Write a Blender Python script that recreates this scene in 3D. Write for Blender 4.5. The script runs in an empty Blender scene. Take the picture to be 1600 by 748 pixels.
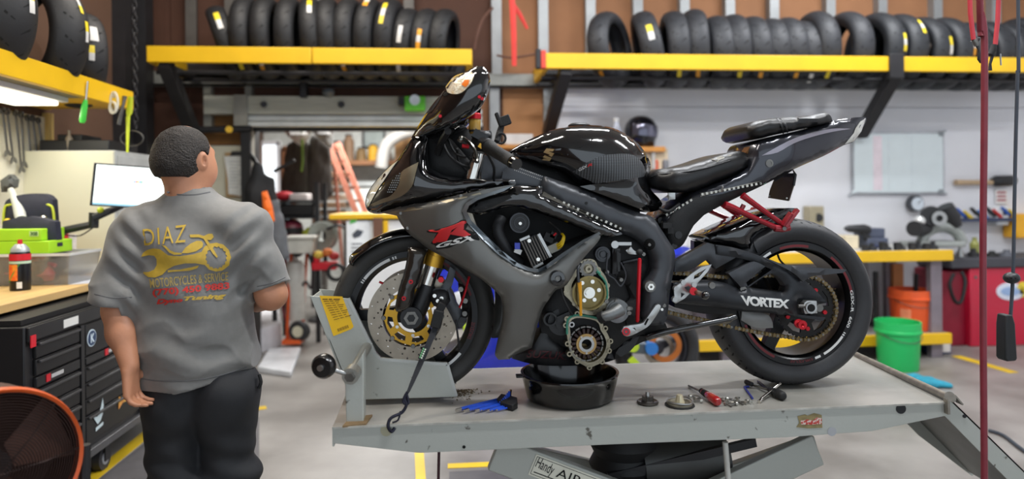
import bpy, math, random
import numpy as np
from mathutils import Vector, Matrix
from mathutils.bvhtree import BVHTree
from mathutils.geometry import delaunay_2d_cdt
random.seed(7)
PI = math.pi
SC = bpy.context.scene
COL = SC.collection
V = Vector
# ------------------------------------------------------------------ camera
F, CX, CY = 1050.0, 800.0, 305.5          # focal length in pixels, principal point of a 1600x748 frame
CAM = V((0, 0, 1.42))
YAW = math.atan(97 / 1050)
ROLL = math.radians(0.55)
_fw = V((math.sin(YAW), math.cos(YAW), 0))
_rt = V((math.cos(YAW), -math.sin(YAW), 0))
_up = V((0, 0, 1))
CR = _rt * math.cos(ROLL) - _up * math.sin(ROLL)
CU = _up * math.cos(ROLL) + _rt * math.sin(ROLL)
cam = bpy.data.cameras.new('camera')
camo = bpy.data.objects.new('camera', cam)
COL.objects.link(camo)
cam.sensor_fit = 'HORIZONTAL'
cam.sensor_width = 36
cam.lens = F / 1600 * 36
cam.shift_y = -(374 - CY) / 1600
cam.clip_start = 0.05
mw = Matrix.Identity(4)
for i in range(3):
 mw[i][0], mw[i][1], mw[i][2], mw[i][3] = CR[i], CU[i], -_fw[i], CAM[i]
camo.matrix_world = mw
cam.dof.use_dof = True
cam.dof.focus_distance = 2.42
cam.dof.aperture_fstop = 1.15
SC.camera = camo
# ------------------------------------------------------------------ light
SC.view_settings.view_transform = 'Standard'
SC.view_settings.look = 'None'
SC.view_settings.gamma = 1
SC.view_settings.exposure = 0.12
wd = bpy.data.worlds.new('world')
SC.world = wd
wd.use_nodes = True
wn = wd.node_tree.nodes
wn['Background'].inputs[0].default_value = (0.80, 0.90, 1.0, 1)
wn['Background'].inputs[1].default_value = 1.15
def area(name, loc, rot, sx, sy, power, col):
 l = bpy.data.lights.new(name, 'AREA')
 l.shape = 'RECTANGLE'
 l.size, l.size_y = sx, sy
 l.energy = power
 l.color = col
 o = bpy.data.objects.new(name, l)
 o.location = loc
 o.rotation_euler = rot
 COL.objects.link(o)
 return o
CEIL = 4.3
LAMPS = [(-1.1, 2.0), (1.3, 1.4), (1.3, 3.9), (3.7, 2.2), (3.7, 4.6), (-1.1, 4.6)]
for lx, ly in LAMPS:
 area('strip_lamp', (lx, ly, CEIL - 0.16), (0, 0, 0), 1.5, 0.16, 48 if lx < 0 else 72, (1.0, 0.93, 0.84) if lx < 0 else (0.93, 0.96, 1.0))
area('tube_lamp', (-2.33, 3.75, 1.935), (0, math.radians(-12), 0), 0.10, 1.1, 6, (1.0, 0.95, 0.80))
area('back_room_lamp', (-0.8, 7.8, 2.9), (0, 0, 0), 1.6, 1.0, 170, (1, 0.98, 0.95))  # added unseen light without a fixture, brightens the room behind the doorway
# ------------------------------------------------------------------ pixel -> world
def ray(px, py):
 return _fw + CR * ((px - CX) / F) + CU * ((CY - py) / F)
def P(px, py, y):
 d = ray(px, py)
 return CAM + d * (y / d.y)
def PZ(px, py, z):
 d = ray(px, py)
 return CAM + d * ((z - CAM.z) / d.z)
def PX(px, py, x):
 d = ray(px, py)
 return CAM + d * (x / d.x)
# ------------------------------------------------------------------ materials
def lin(c):
 return tuple((v / 255 / 12.92) if v / 255 <= 0.04045 else ((v / 255 + 0.055) / 1.055) ** 2.4 for v in c)
MATS = {}
def M(name, rgb, rough=0.5, metal=0.0, var=0.12, scale=8, bump=0.0, bscale=80, coat=0.0, spec=0.5, trans=0.0, emit=0.0, rgb2=None, thr=None, sheen=0.0, alpha=1.0, stretch=None):
 if name in MATS:
  return MATS[name]
 m = bpy.data.materials.new(name)
 m.use_nodes = True
 nt = m.node_tree
 b = nt.nodes['Principled BSDF']
 c = lin(rgb)
 b.inputs['Roughness'].default_value = rough
 b.inputs['Metallic'].default_value = metal
 b.inputs['Coat Weight'].default_value = coat
 b.inputs['Coat Roughness'].default_value = 0.05
 b.inputs['Specular IOR Level'].default_value = spec
 b.inputs['Transmission Weight'].default_value = trans
 b.inputs['Alpha'].default_value = alpha
 if sheen:
  b.inputs['Sheen Weight'].default_value = sheen
 tc = nt.nodes.new('ShaderNodeTexCoord')
 src = tc.outputs['Object']
 if stretch:
  mp = nt.nodes.new('ShaderNodeMapping')
  mp.inputs['Scale'].default_value = stretch
  nt.links.new(src, mp.inputs[0])
  src = mp.outputs[0]
 n = nt.nodes.new('ShaderNodeTexNoise')
 n.inputs['Scale'].default_value = scale
 n.inputs['Detail'].default_value = 5
 nt.links.new(src, n.inputs['Vector'])
 r = nt.nodes.new('ShaderNodeValToRGB')
 if thr:
  r.color_ramp.elements[0].position, r.color_ramp.elements[1].position = thr
 else:
  r.color_ramp.elements[0].position, r.color_ramp.elements[1].position = 0.3, 0.7
 c2 = lin(rgb2) if rgb2 else tuple(min(1, v * (1 + var)) for v in c)
 c1 = c if rgb2 else tuple(v * (1 - var) for v in c)
 r.color_ramp.elements[0].color = (*c1, 1)
 r.color_ramp.elements[1].color = (*c2, 1)
 nt.links.new(n.outputs[0], r.inputs[0])
 nt.links.new(r.outputs[0], b.inputs['Base Color'])
 if emit:
  b.inputs['Emission Color'].default_value = (*c, 1)
  b.inputs['Emission Strength'].default_value = emit
 if bump:
  n2 = nt.nodes.new('ShaderNodeTexNoise')
  n2.inputs['Scale'].default_value = bscale
  n2.inputs['Detail'].default_value = 4
  nt.links.new(src, n2.inputs['Vector'])
  bp = nt.nodes.new('ShaderNodeBump')
  bp.inputs['Strength'].default_value = bump
  bp.inputs['Distance'].default_value = 0.01
  nt.links.new(n2.outputs[0], bp.inputs['Height'])
  nt.links.new(bp.outputs[0], b.inputs['Normal'])
 MATS[name] = m
 return m
# ------------------------------------------------------------------ mesh building
class G:
 def __init__(s):
  s.v, s.f = [], []
 def add(s, vs, fs):
  o = len(s.v)
  s.v += [V(p) for p in vs]
  s.f += [tuple(i + o for i in q) for q in fs]
  return s
 def box(s, a, b):
  x0, y0, z0 = [min(a[i], b[i]) for i in range(3)]
  x1, y1, z1 = [max(a[i], b[i]) for i in range(3)]
  return s.add([(x0, y0, z0), (x1, y0, z0), (x1, y1, z0), (x0, y1, z0), (x0, y0, z1), (x1, y0, z1), (x1, y1, z1), (x0, y1, z1)],
     [(3, 2, 1, 0), (4, 5, 6, 7), (0, 1, 5, 4), (1, 2, 6, 5), (2, 3, 7, 6), (3, 0, 4, 7)])
 def obox(s, c, size, rot=None):
  g = G().box((-size[0] / 2, -size[1] / 2, -size[2] / 2), (size[0] / 2, size[1] / 2, size[2] / 2))
  m = rot.to_3x3() if rot is not None else Matrix.Identity(3)
  return s.add([m @ p + V(c) for p in g.v], g.f)
 def bar(s, p0, p1, w, h, side=V((0, 1, 0))):
  """rectangular bar from p0 to p1; w along `side`, h across"""
  p0, p1 = V(p0), V(p1)
  d = (p1 - p0).normalized()
  a = (side - d * side.dot(d)).normalized()
  b = d.cross(a)
  vs = []
  for p in (p0, p1):
   for u, t in ((-1, -1), (1, -1), (1, 1), (-1, 1)):
    vs.append(p + a * (u * w / 2) + b * (t * h / 2))
  return s.add(vs, [(3, 2, 1, 0), (4, 5, 6, 7), (0, 1, 5, 4), (1, 2, 6, 5), (2, 3, 7, 6), (3, 0, 4, 7)])
 def lathe(s, prof, c, axis=(0, 0, 1), n=24, a0=0.0, a1=2 * PI, closed=False, up=None, capends=False):
  """prof: list of (radius, height along axis)"""
  ax = V(axis).normalized()
  u = V(up) if up is not None else (V((1, 0, 0)) if abs(ax.x) < 0.9 else V((0, 0, 1)))
  u = (u - ax * u.dot(ax)).normalized()
  w = ax.cross(u)
  c = V(c)
  full = abs(a1 - a0 - 2 * PI) < 1e-6
  na = n if full else n + 1
  vs = []
  for i in range(na):
   a = a0 + (a1 - a0) * i / n
   d = u * math.cos(a) + w * math.sin(a)
   for r, h in prof:
    vs.append(c + d * r + ax * h)
  k = len(prof)
  fs = []
  for i in range(n):
   j = (i + 1) % na
   for q in range(k if closed else k - 1):
    q2 = (q + 1) % k
    fs.append((i * k + q, j * k + q, j * k + q2, i * k + q2))
  if not full and closed:
   fs.append(tuple(range(k)))
   fs.append(tuple((na - 1) * k + q for q in reversed(range(k))))
  return s.add(vs, fs)
 def cyl(s, p0, p1, r0, r1=None, n=16):
  p0, p1 = V(p0), V(p1)
  r1 = r0 if r1 is None else r1
  h = (p1 - p0).length
  return s.lathe([(0, 0), (r0, 0), (r1, h), (0, h)], p0, p1 - p0, n)
 def pipe(s, p0, p1, ro, ri, n=20):
  p0, p1 = V(p0), V(p1)
  h = (p1 - p0).length
  return s.lathe([(ri, 0), (ro, 0), (ro, h), (ri, h)], p0, p1 - p0, n, closed=True)
 def ball(s, c, r, nu=16, nv=10, rot=None):
  if not hasattr(r, '__len__'):
   r = (r, r, r)
  vs, fs = [], []
  m = rot.to_3x3() if rot is not None else Matrix.Identity(3)
  for i in range(nv + 1):
   t = PI * i / nv
   for j in range(nu):
    a = 2 * PI * j / nu
    vs.append(m @ V((r[0] * math.sin(t) * math.cos(a), r[1] * math.sin(t) * math.sin(a), r[2] * math.cos(t))) + V(c))
  for i in range(nv):
   for j in range(nu):
    k = (j + 1) % nu
    fs.append((i * nu + j, (i + 1) * nu + j, (i + 1) * nu + k, i * nu + k))
  return s.add(vs, fs)
 def tube(s, pts, r, n=8, closed=False, sub=0, flat=None):
  pts = [V(p) for p in pts]
  if sub:
   rr = r if hasattr(r, '__len__') else None
   out, ro = [], []
   m = len(pts)
   segs = m if closed else m - 1
   for i in range(segs):
    p0 = pts[(i - 1) % m] if (closed or i > 0) else pts[0]
    p1, p2 = pts[i], pts[(i + 1) % m]
    p3 = pts[(i + 2) % m] if (closed or i + 2 < m) else pts[-1]
    for q in range(sub):
     t = q / sub
     out.append(0.5 * (2 * p1 + (p2 - p0) * t + (2 * p0 - 5 * p1 + 4 * p2 - p3) * t * t + (3 * p1 - p0 - 3 * p2 + p3) * t ** 3))
     if rr:
      ro.append(rr[i] * (1 - t) + rr[(i + 1) % m] * t)
   if not closed:
    out.append(pts[-1])
    if rr:
     ro.append(rr[-1])
   pts = out
   r = ro if rr else r
  m = len(pts)
  rs = r if hasattr(r, '__len__') else [r] * m
  o = len(s.v)
  a = None
  for i in range(m):
   if closed:
    d = pts[(i + 1) % m] - pts[i - 1]
   else:
    d = pts[min(i + 1, m - 1)] - pts[max(i - 1, 0)]
   d = d.normalized() if d.length > 1e-9 else V((0, 0, 1))
   if a is None:
    h = V((0, 1, 0)) if abs(d.y) < 0.9 else V((1, 0, 0))
    a = (h - d * h.dot(d)).normalized()
   else:
    a = (a - d * a.dot(d))
    a = a.normalized() if a.length > 1e-6 else V((1, 0, 0))
   b = d.cross(a)
   fl = flat or (1, 1)
   for j in range(n):
    t = 2 * PI * j / n
    s.v.append(pts[i] + a * (rs[i] * fl[0] * math.cos(t)) + b * (rs[i] * fl[1] * math.sin(t)))
  for i in range(m if closed else m - 1):
   k = (i + 1) % m
   for j in range(n):
    l = (j + 1) % n
    s.f.append((o + i * n + j, o + i * n + l, o + k * n + l, o + k * n + j))
  if not closed:
   s.f.append(tuple(o + j for j in reversed(range(n))))
   s.f.append(tuple(o + (m - 1) * n + j for j in range(n)))
  return s
 def prism(s, poly, off):
  poly = [V(p) for p in poly]
  off = V(off)
  n = len(poly)
  vs = poly + [p + off for p in poly]
  nrm = V((0, 0, 0))
  for i in range(n):
   nrm += poly[i].cross(poly[(i + 1) % n])
  if nrm.dot(off) > 0:
   base, top = tuple(reversed(range(n))), tuple(n + i for i in range(n))
   sides = [(i, (i + 1) % n, n + (i + 1) % n, n + i) for i in range(n)]
  else:
   base, top = tuple(range(n)), tuple(n + i for i in reversed(range(n)))
   sides = [((i + 1) % n, i, n + i, n + (i + 1) % n) for i in range(n)]
  return s.add(vs, [base, top] + sides)
 def px(s, outline, y0, y1):
  return s.prism([P(x, y, y0) for x, y in outline], (0, y1 - y0, 0))
 def rect(s, x0, py0, x1, py1, y0, y1):
  """box whose front face covers a pixel rectangle at depth y0"""
  a, b = P((x0 + x1) / 2, py0, y0), P((x0 + x1) / 2, py1, y0)
  l, r = P(x0, (py0 + py1) / 2, y0), P(x1, (py0 + py1) / 2, y0)
  return s.box((l.x, y0, b.z), (r.x, y1, a.z))
WV = {}     # object name -> (world verts, faces)
ABS = {}    # object name -> world origin
def link(o, parent):
 COL.objects.link(o)
 if parent is not None:
  o.parent = parent
def tag(o, label=None, cat=None, group=None, kind=None):
 if label:
  o['label'] = label
 if cat:
  o['category'] = cat
 if group:
  o['group'] = group
 if kind:
  o['kind'] = kind
 return o
def root(name, label, cat, loc, group=None):
 o = bpy.data.objects.new(name, None)
 o.empty_display_size = 0.1
 o.location = loc
 COL.objects.link(o)
 ABS[o.name] = V(loc)
 return tag(o, label, cat, group)
def mk(name, g, mat, parent=None, label=None, cat=None, group=None, kind=None, smooth=35, bevel=0, seg=2, midx=None, origin=None):
 """link geometry given in world coordinates as one object"""
 vs, fs = g.v, g.f
 if parent is not None:
  org = ABS[parent.name]
 elif origin is not None:
  org = V(origin)
 elif kind == 'structure':
  org = V((0, 0, 0))
 else:
  xs = [p.x for p in vs]; ys = [p.y for p in vs]; zs = [p.z for p in vs]
  org = V(((min(xs) + max(xs)) / 2, (min(ys) + max(ys)) / 2, min(zs)))
 me = bpy.data.meshes.new(name)
 me.from_pydata([tuple(p - org) for p in vs], [], fs)
 if isinstance(mat, (list, tuple)):
  for m in mat:
   me.materials.append(m)
  if midx is not None:
   me.polygons.foreach_set('material_index', midx)
 else:
  me.materials.append(mat)
 if smooth:
  me.polygons.foreach_set('use_smooth', [True] * len(me.polygons))
  if smooth < 180:
   me.set_sharp_from_angle(angle=math.radians(smooth))
 me.update()
 o = bpy.data.objects.new(name, me)
 link(o, parent)
 if parent is None:
  o.location = org
 ABS[o.name] = org.copy()
 WV[o.name] = (vs, fs)
 if bevel:
  b = o.modifiers.new('bevel', 'BEVEL')
  b.width = bevel
  b.segments = seg
  b.limit_method = 'ANGLE'
  b.angle_limit = math.radians(40)
 return tag(o, label, cat, group, kind)
def dup(src, loc, rot=None, label=None, group=None, scale=None):
 """copy of a thing with copies of its parts and sub-parts"""
 r = src.copy()
 COL.objects.link(r)
 r.location = loc
 if rot is not None:
  r.rotation_euler = rot
 if scale is not None:
  r.scale = scale
 if label:
  r['label'] = label
 if group:
  r['group'] = group
 for ch in list(src.children):
  c = ch.copy()
  COL.objects.link(c)
  c.parent = r
  for gc in ch.children:
   d = gc.copy()
   COL.objects.link(d)
   d.parent = c
 return r
# ------------------------------------------------------------------ 2D outlines
def inside(pts, poly):
 pts = np.asarray(pts, float)
 poly = np.asarray(poly, float)
 x, y = pts[:, 0], pts[:, 1]
 r = np.zeros(len(pts), bool)
 j = len(poly) - 1
 for i in range(len(poly)):
  xi, yi = poly[i]
  xj, yj = poly[j]
  if yi != yj:
   c = ((yi > y) != (yj > y)) & (x < (xj - xi) * (y - yi) / (yj - yi) + xi)
   r ^= c
  j = i
 return r
def dist_poly(pts, poly):
 pts = np.asarray(pts, float)
 poly = np.asarray(poly, float)
 d = np.full(len(pts), 1e9)
 for i in range(len(poly)):
  a, b = poly[i - 1], poly[i]
  ab = b - a
  t = np.clip(((pts - a) @ ab) / max(1e-9, ab @ ab), 0, 1)
  q = a + t[:, None] * ab
  d = np.minimum(d, np.hypot(*(pts - q).T))
 return d
def curve2d(pts, sub=4, corner=48, closed=True):
 """Catmull-Rom through the points; sharp turns stay sharp"""
 P_ = [np.array(p, float) for p in pts]
 n = len(P_)
 cor = []
 for i in range(n):
  a, b = P_[i] - P_[i - 1], P_[(i + 1) % n] - P_[i]
  ang = abs(math.degrees(math.atan2(a[0] * b[1] - a[1] * b[0], a @ b)))
  cor.append(ang > corner)
 out = []
 for i in range(n if closed else n - 1):
  p1, p2 = P_[i], P_[(i + 1) % n]
  p0 = P_[i - 1] if not cor[i] and (closed or i > 0) else p1 - (p2 - p1) * 0.5
  p3 = P_[(i + 2) % n] if not cor[(i + 1) % n] and (closed or i + 2 < n) else p2 + (p2 - p1) * 0.5
  L = np.hypot(*(p2 - p1))
  k = max(1, min(sub, int(L / 3)))
  for q in range(k):
   t = q / k
   out.append(0.5 * (2 * p1 + (p2 - p0) * t + (2 * p0 - 5 * p1 + 4 * p2 - p3) * t * t + (3 * p1 - p0 - 3 * p2 + p3) * t ** 3))
 if not closed:
  out.append(P_[-1])
 return [tuple(p) for p in out]
def tri2d(outer, holes=(), step=None):
 pts = [tuple(p) for p in outer]
 n0 = len(pts)
 edges = [(i, (i + 1) % n0) for i in range(n0)]
 for h in holes:
  o = len(pts)
  pts += [tuple(p) for p in h]
  edges += [(o + i, o + (i + 1) % len(h)) for i in range(len(h))]
 if step:
  a = np.array(outer)
  x0, y0 = a.min(0)
  x1, y1 = a.max(0)
  gx, gy = np.meshgrid(np.arange(x0 + step / 2, x1, step), np.arange(y0 + step / 2, y1, step * 0.87))
  gx = gx + (np.arange(gx.shape[0]) % 2)[:, None] * step / 2
  c = np.stack([gx.ravel(), gy.ravel()], 1)
  if len(c):
   ok = inside(c, outer) & (dist_poly(c, outer) > step * 0.55)
   for h in holes:
    ok &= ~inside(c, h) & (dist_poly(c, h) > step * 0.55)
   pts += [tuple(p) for p in c[ok]]
 r = delaunay_2d_cdt([V(p) for p in pts], edges, [], 0, 1e-5)
 vs = np.array([tuple(p) for p in r[0]])
 tr = np.array([t for t in r[2] if len(t) == 3])
 cen = vs[tr].mean(1)
 ok = inside(cen, outer)
 for h in holes:
  ok &= ~inside(cen, h)
 tr = tr[ok]
 A = vs[tr]
 cr = (A[:, 1, 0] - A[:, 0, 0]) * (A[:, 2, 1] - A[:, 0, 1]) - (A[:, 1, 1] - A[:, 0, 1]) * (A[:, 2, 0] - A[:, 0, 0])
 tr[cr < 0] = tr[cr < 0][:, ::-1]
 return vs, tr
def boundary(tr):
 seen = {}
 for a, b, c in tr:
  for e in ((a, b), (b, c), (c, a)):
   seen[e] = 1
 return [e for e in seen if (e[1], e[0]) not in seen]
def inflate(vs, tr, bnd):
 """smooth dome over the triangulation, 0 at the rim and 1 at the top"""
 n = len(vs)
 e = np.concatenate([tr[:, [0, 1]], tr[:, [1, 2]], tr[:, [2, 0]]])
 e = np.unique(np.sort(e, 1), axis=0)
 deg = np.bincount(e.ravel(), minlength=n).astype(float)
 fix = np.zeros(n, bool)
 fix[[i for q in bnd for i in q]] = True
 h = np.zeros(n)
 for _ in range(350):
  s = np.bincount(e[:, 0], h[e[:, 1]], n) + np.bincount(e[:, 1], h[e[:, 0]], n)
  h = s / np.maximum(deg, 1) + 1
  h[fix] = 0
 return h / max(1e-9, h.max())
YB = 2.43            # the plane the motorcycle stands in
def panel_geo(outline, y, bulge=0.02, thick=0.02, step=6, holes=(), power=0.5, sym=False, curve=4, corner=48):
 """a domed body panel: outline in photograph pixels, unprojected at depth y(px, py); thick = depth behind the rim"""
 out = curve2d(outline, curve, corner) if curve else outline
 hs = [curve2d(h, curve, corner) if curve else h for h in holes]
 vs, tr = tri2d(out, hs, step)
 bnd = boundary(tr)
 h = inflate(vs, tr, bnd) ** power if bulge else np.zeros(len(vs))
 fy = y if callable(y) else (lambda a, b: y)
 g = G()
 n = len(vs)
 for i in range(n):
  yy = fy(vs[i][0], vs[i][1])
  g.v.append(P(vs[i][0], vs[i][1], yy - bulge * h[i]))
 g.f = [(int(a), int(b), int(c)) for a, b, c in tr]
 if sym:
  g.v += [V((p.x, 2 * YB - p.y, p.z)) for p in g.v[:n]]
 else:
  for i in range(n):
   yy = fy(vs[i][0], vs[i][1])
   q = P(vs[i][0], vs[i][1], yy)
   g.v.append(V((q.x, yy + thick - min(bulge, 0.7 * thick if bulge > thick else bulge) * h[i] * (0.8 if bulge > 0 else 0), q.z)))
 g.f += [(int(c) + n, int(b) + n, int(a) + n) for a, b, c in tr]
 g.f += [(int(b), int(a), int(a) + n, int(b) + n) for a, b in bnd]
 return g
def panel(name, outline, mat, parent, y, mirror=False, smooth=50, label=None, kind=None, **kw):
 g = panel_geo(outline, y, **kw)
 o = mk(name, g, mat, parent, label=label, smooth=smooth, kind=kind)
 if mirror:
  g2 = G()
  g2.v = [V((p.x, 2 * YB - p.y, p.z)) for p in g.v]
  g2.f = [tuple(reversed(f)) for f in g.f]
  mk(name, g2, mat, parent, smooth=smooth)
 return o
def lerp_fn(tab):
 xs = [t[0] for t in tab]
 ys = [t[1] for t in tab]
 return lambda px, py: float(np.interp(px, xs, ys))
def smooth_union(*gs):
 r = G()
 for g in gs:
  r.add(g.v, g.f)
 return r
# ------------------------------------------------------------------ lettering and marks lying on a surface
def bvh(*obs):
 g = G()
 for o in obs:
  g.add(*WV[o.name])
 return BVHTree.FromPolygons([tuple(p) for p in g.v], g.f)
def onto(tree, px, py, off, fallback):
 d = ray(px, py).normalized()
 h = tree.ray_cast(CAM, d)
 if h[0] is None:
  return P(px, py, fallback) - d * off
 return h[0] - d * off
def decal(name, outline, tree, mat, parent, off=0.0012, step=6, holes=(), fallback=YB, curve=0, thick=0.0008, label=None, kind=None, corner=48):
 out = curve2d(outline, curve, corner) if curve else outline
 hs = [curve2d(h, curve) if curve else h for h in holes]
 vs, tr = tri2d(out, hs, step)
 bnd = boundary(tr)
 n = len(vs)
 g = G()
 for k in (off + thick, off * 0.3):
  for p in vs:
   g.v.append(onto(tree, p[0], p[1], k, fallback))
 g.f = [tuple(int(i) for i in t) for t in tr] + [(int(c) + n, int(b) + n, int(a) + n) for a, b, c in tr]
 g.f += [(int(b), int(a), int(a) + n, int(b) + n) for a, b in bnd]
 return mk(name, g, mat, parent, label=label, smooth=40, kind=kind)
def text2d(s, bold=0.0, shear=0.0, space=1.0):
 cu = bpy.data.curves.new('lettering', 'FONT')
 cu.body = s
 cu.offset = bold
 cu.shear = shear
 cu.space_character = space
 cu.resolution_u = 3
 ob = bpy.data.objects.new('lettering', cu)
 COL.objects.link(ob)
 bpy.context.view_layer.update()
 me = bpy.data.meshes.new_from_object(ob.evaluated_get(bpy.context.evaluated_depsgraph_get()))
 vs = np.array([tuple(v.co)[:2] for v in me.vertices])
 fs = [tuple(p.vertices) for p in me.polygons]
 bpy.data.objects.remove(ob)
 bpy.data.curves.remove(cu)
 bpy.data.meshes.remove(me)
 lo, hi = vs.min(0), vs.max(0)
 return (vs - lo) / (hi - lo), fs
def bil(q, u, v):
 """q: pixel corners tl, tr, br, bl; u right, v up"""
 tl, tr, br, bl = [np.array(p, float) for p in q]
 return (bl * (1 - u) + br * u) * (1 - v) + (tl * (1 - u) + tr * u) * v
def text_px(name, s, quad, tree, mat, parent, off=0.002, fallback=YB, label=None, **kw):
 vs, fs = text2d(s, **kw)
 g = G()
 for u, v in vs:
  p = bil(quad, u, v)
  g.v.append(onto(tree, p[0], p[1], off, fallback))
 g.f = fs
 return mk(name, g, mat, parent, label=label, smooth=0)
def text_quad(name, s, tl, tr, bl, mat, parent, label=None, **kw):
 """lettering on a flat rectangle given by three world corners"""
 vs, fs = text2d(s, **kw)
 tl, tr, bl = V(tl), V(tr), V(bl)
 g = G()
 g.v = [bl + (tr - tl) * float(u) + (tl - bl) * float(v) for u, v in vs]
 g.f = fs
 return mk(name, g, mat, parent, label=label, smooth=0)
# ------------------------------------------------------------------ soft bodies from distance fields
class SDF:
 """smooth union of tapered capsules and ellipsoids, meshed with surface nets"""
 def __init__(s, lo, hi, res):
  s.lo, s.res = np.array(lo, float), res
  s.n = [int(math.ceil((hi[i] - lo[i]) / res)) + 1 for i in range(3)]
  s.d = np.full(s.n, 0.2, np.float32)
  s.ax = [(s.lo[i] + res * np.arange(s.n[i])).astype(np.float32) for i in range(3)]
 def _win(s, lo, hi, k):
  r = []
  for i in range(3):
   a = int(max(0, math.floor((lo[i] - k - s.lo[i]) / s.res)))
   b = int(min(s.n[i], math.ceil((hi[i] + k - s.lo[i]) / s.res) + 1))
   r.append(slice(a, max(a, b)))
  return tuple(r)
 def _mix(s, w, d, k, cut=False):
  a = s.d[w]
  if cut:
   d = -d
   h = np.clip(0.5 - 0.5 * (a - d) / k, 0, 1)
   s.d[w] = a * (1 - h) + d * h + k * h * (1 - h)
  else:
   h = np.clip(0.5 + 0.5 * (a - d) / k, 0, 1)
   s.d[w] = a * (1 - h) + d * h - k * h * (1 - h)
 def _pts(s, w):
  return np.meshgrid(s.ax[0][w[0]], s.ax[1][w[1]], s.ax[2][w[2]], indexing='ij')
 def cap(s, a, b, ra, rb, k=0.02, flat=None, cut=False):
  """flat: (axis vector, factor) squeezes the capsule along that axis"""
  a, b = np.array(a, float), np.array(b, float)
  m = max(ra, rb) + k + 0.03
  w = s._win(np.minimum(a, b) - m, np.maximum(a, b) + m, 0.02)
  x, y, z = s._pts(w)
  if x.size == 0:
   return s
  dx, dy, dz = x - a[0], y - a[1], z - a[2]
  ab = b - a
  t = np.clip((dx * ab[0] + dy * ab[1] + dz * ab[2]) / max(1e-9, ab @ ab), 0, 1)
  qx, qy, qz = dx - t * ab[0], dy - t * ab[1], dz - t * ab[2]
  if flat is not None:
   f = np.array(flat[0], float)
   f /= np.linalg.norm(f)
   c = (qx * f[0] + qy * f[1] + qz * f[2]) * (1 / flat[1] - 1)
   qx, qy, qz = qx + c * f[0], qy + c * f[1], qz + c * f[2]
  s._mix(w, np.sqrt(qx * qx + qy * qy + qz * qz) - (ra + (rb - ra) * t), k, cut)
  return s
 def ell(s, c, r, k=0.02, rot=None, cut=False):
  c, r = np.array(c, float), np.array(r, float)
  m = r.max() + k + 0.03
  w = s._win(c - m, c + m, 0.02)
  x, y, z = s._pts(w)
  if x.size == 0:
   return s
  x, y, z = x - c[0], y - c[1], z - c[2]
  if rot is not None:
   R = np.array(rot.to_3x3().inverted())
   x, y, z = (R[0, 0] * x + R[0, 1] * y + R[0, 2] * z, R[1, 0] * x + R[1, 1] * y + R[1, 2] * z, R[2, 0] * x + R[2, 1] * y + R[2, 2] * z)
  q = np.sqrt((x / r[0]) ** 2 + (y / r[1]) ** 2 + (z / r[2]) ** 2)
  q2 = np.sqrt((x / r[0] ** 2) ** 2 + (y / r[1] ** 2) ** 2 + (z / r[2] ** 2) ** 2)
  s._mix(w, q * (q - 1) / np.maximum(q2, 1e-6), k, cut)
  return s
 def field(s, fn):
  x, y, z = np.meshgrid(*s.ax, indexing='ij')
  s.d = fn(s.d, x, y, z).astype(np.float32)
  return s
 def mesh(s):
  d = s.d
  d[0], d[-1] = 0.2, 0.2
  d[:, 0], d[:, -1] = 0.2, 0.2
  d[:, :, 0], d[:, :, -1] = 0.2, 0.2
  nx, ny, nz = s.n
  sg = d < 0
  cor = [(i, j, k) for i in (0, 1) for j in (0, 1) for k in (0, 1)]
  sl = lambda o: (slice(o[0], nx - 1 + o[0]), slice(o[1], ny - 1 + o[1]), slice(o[2], nz - 1 + o[2]))
  cnt = sum(sg[sl(o)].astype(np.int8) for o in cor)
  act = (cnt > 0) & (cnt < 8)
  I = np.argwhere(act)
  acc = np.zeros((len(I), 3))
  num = np.zeros(len(I))
  for a in cor:
   for ax in range(3):
    if a[ax]:
     continue
    b = list(a)
    b[ax] = 1
    va = d[I[:, 0] + a[0], I[:, 1] + a[1], I[:, 2] + a[2]].astype(float)
    vb = d[I[:, 0] + b[0], I[:, 1] + b[1], I[:, 2] + b[2]].astype(float)
    m = (va < 0) != (vb < 0)
    t = np.where(m, va / np.where(m, va - vb, 1), 0)
    p = np.tile(np.array(a, float), (len(I), 1))
    p[:, ax] += t
    acc += p * m[:, None]
    num += m
  vs = s.lo + (I + acc / num[:, None]) * s.res
  idx = np.full((nx - 1, ny - 1, nz - 1), -1, np.int64)
  idx[act] = np.arange(len(I))
  fs = []
  for ax in range(3):
   u, w = (ax + 1) % 3, (ax + 2) % 3
   a = [slice(None)] * 3
   b = [slice(None)] * 3
   a[ax] = slice(0, -1)
   b[ax] = slice(1, None)
   ch = sg[tuple(a)] != sg[tuple(b)]
   E = np.argwhere(ch)
   if not len(E):
    continue
   E = E[(E[:, u] > 0) & (E[:, w] > 0) & (E[:, u] < s.n[u] - 1) & (E[:, w] < s.n[w] - 1)]
   c = []
   for du, dw in ((-1, -1), (0, -1), (0, 0), (-1, 0)):
    q = E.copy()
    q[:, u] += du
    q[:, w] += dw
    c.append(idx[q[:, 0], q[:, 1], q[:, 2]])
   c = np.stack(c, 1)
   neg = sg[E[:, 0], E[:, 1], E[:, 2]]
   c[~neg] = c[~neg][:, ::-1]
   fs.append(c[(c >= 0).all(1)])
  fs = np.concatenate(fs)
  g = G()
  g.v = [V(p) for p in vs]
  g.f = [tuple(int(i) for i in q) for q in fs]
  return g
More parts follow.
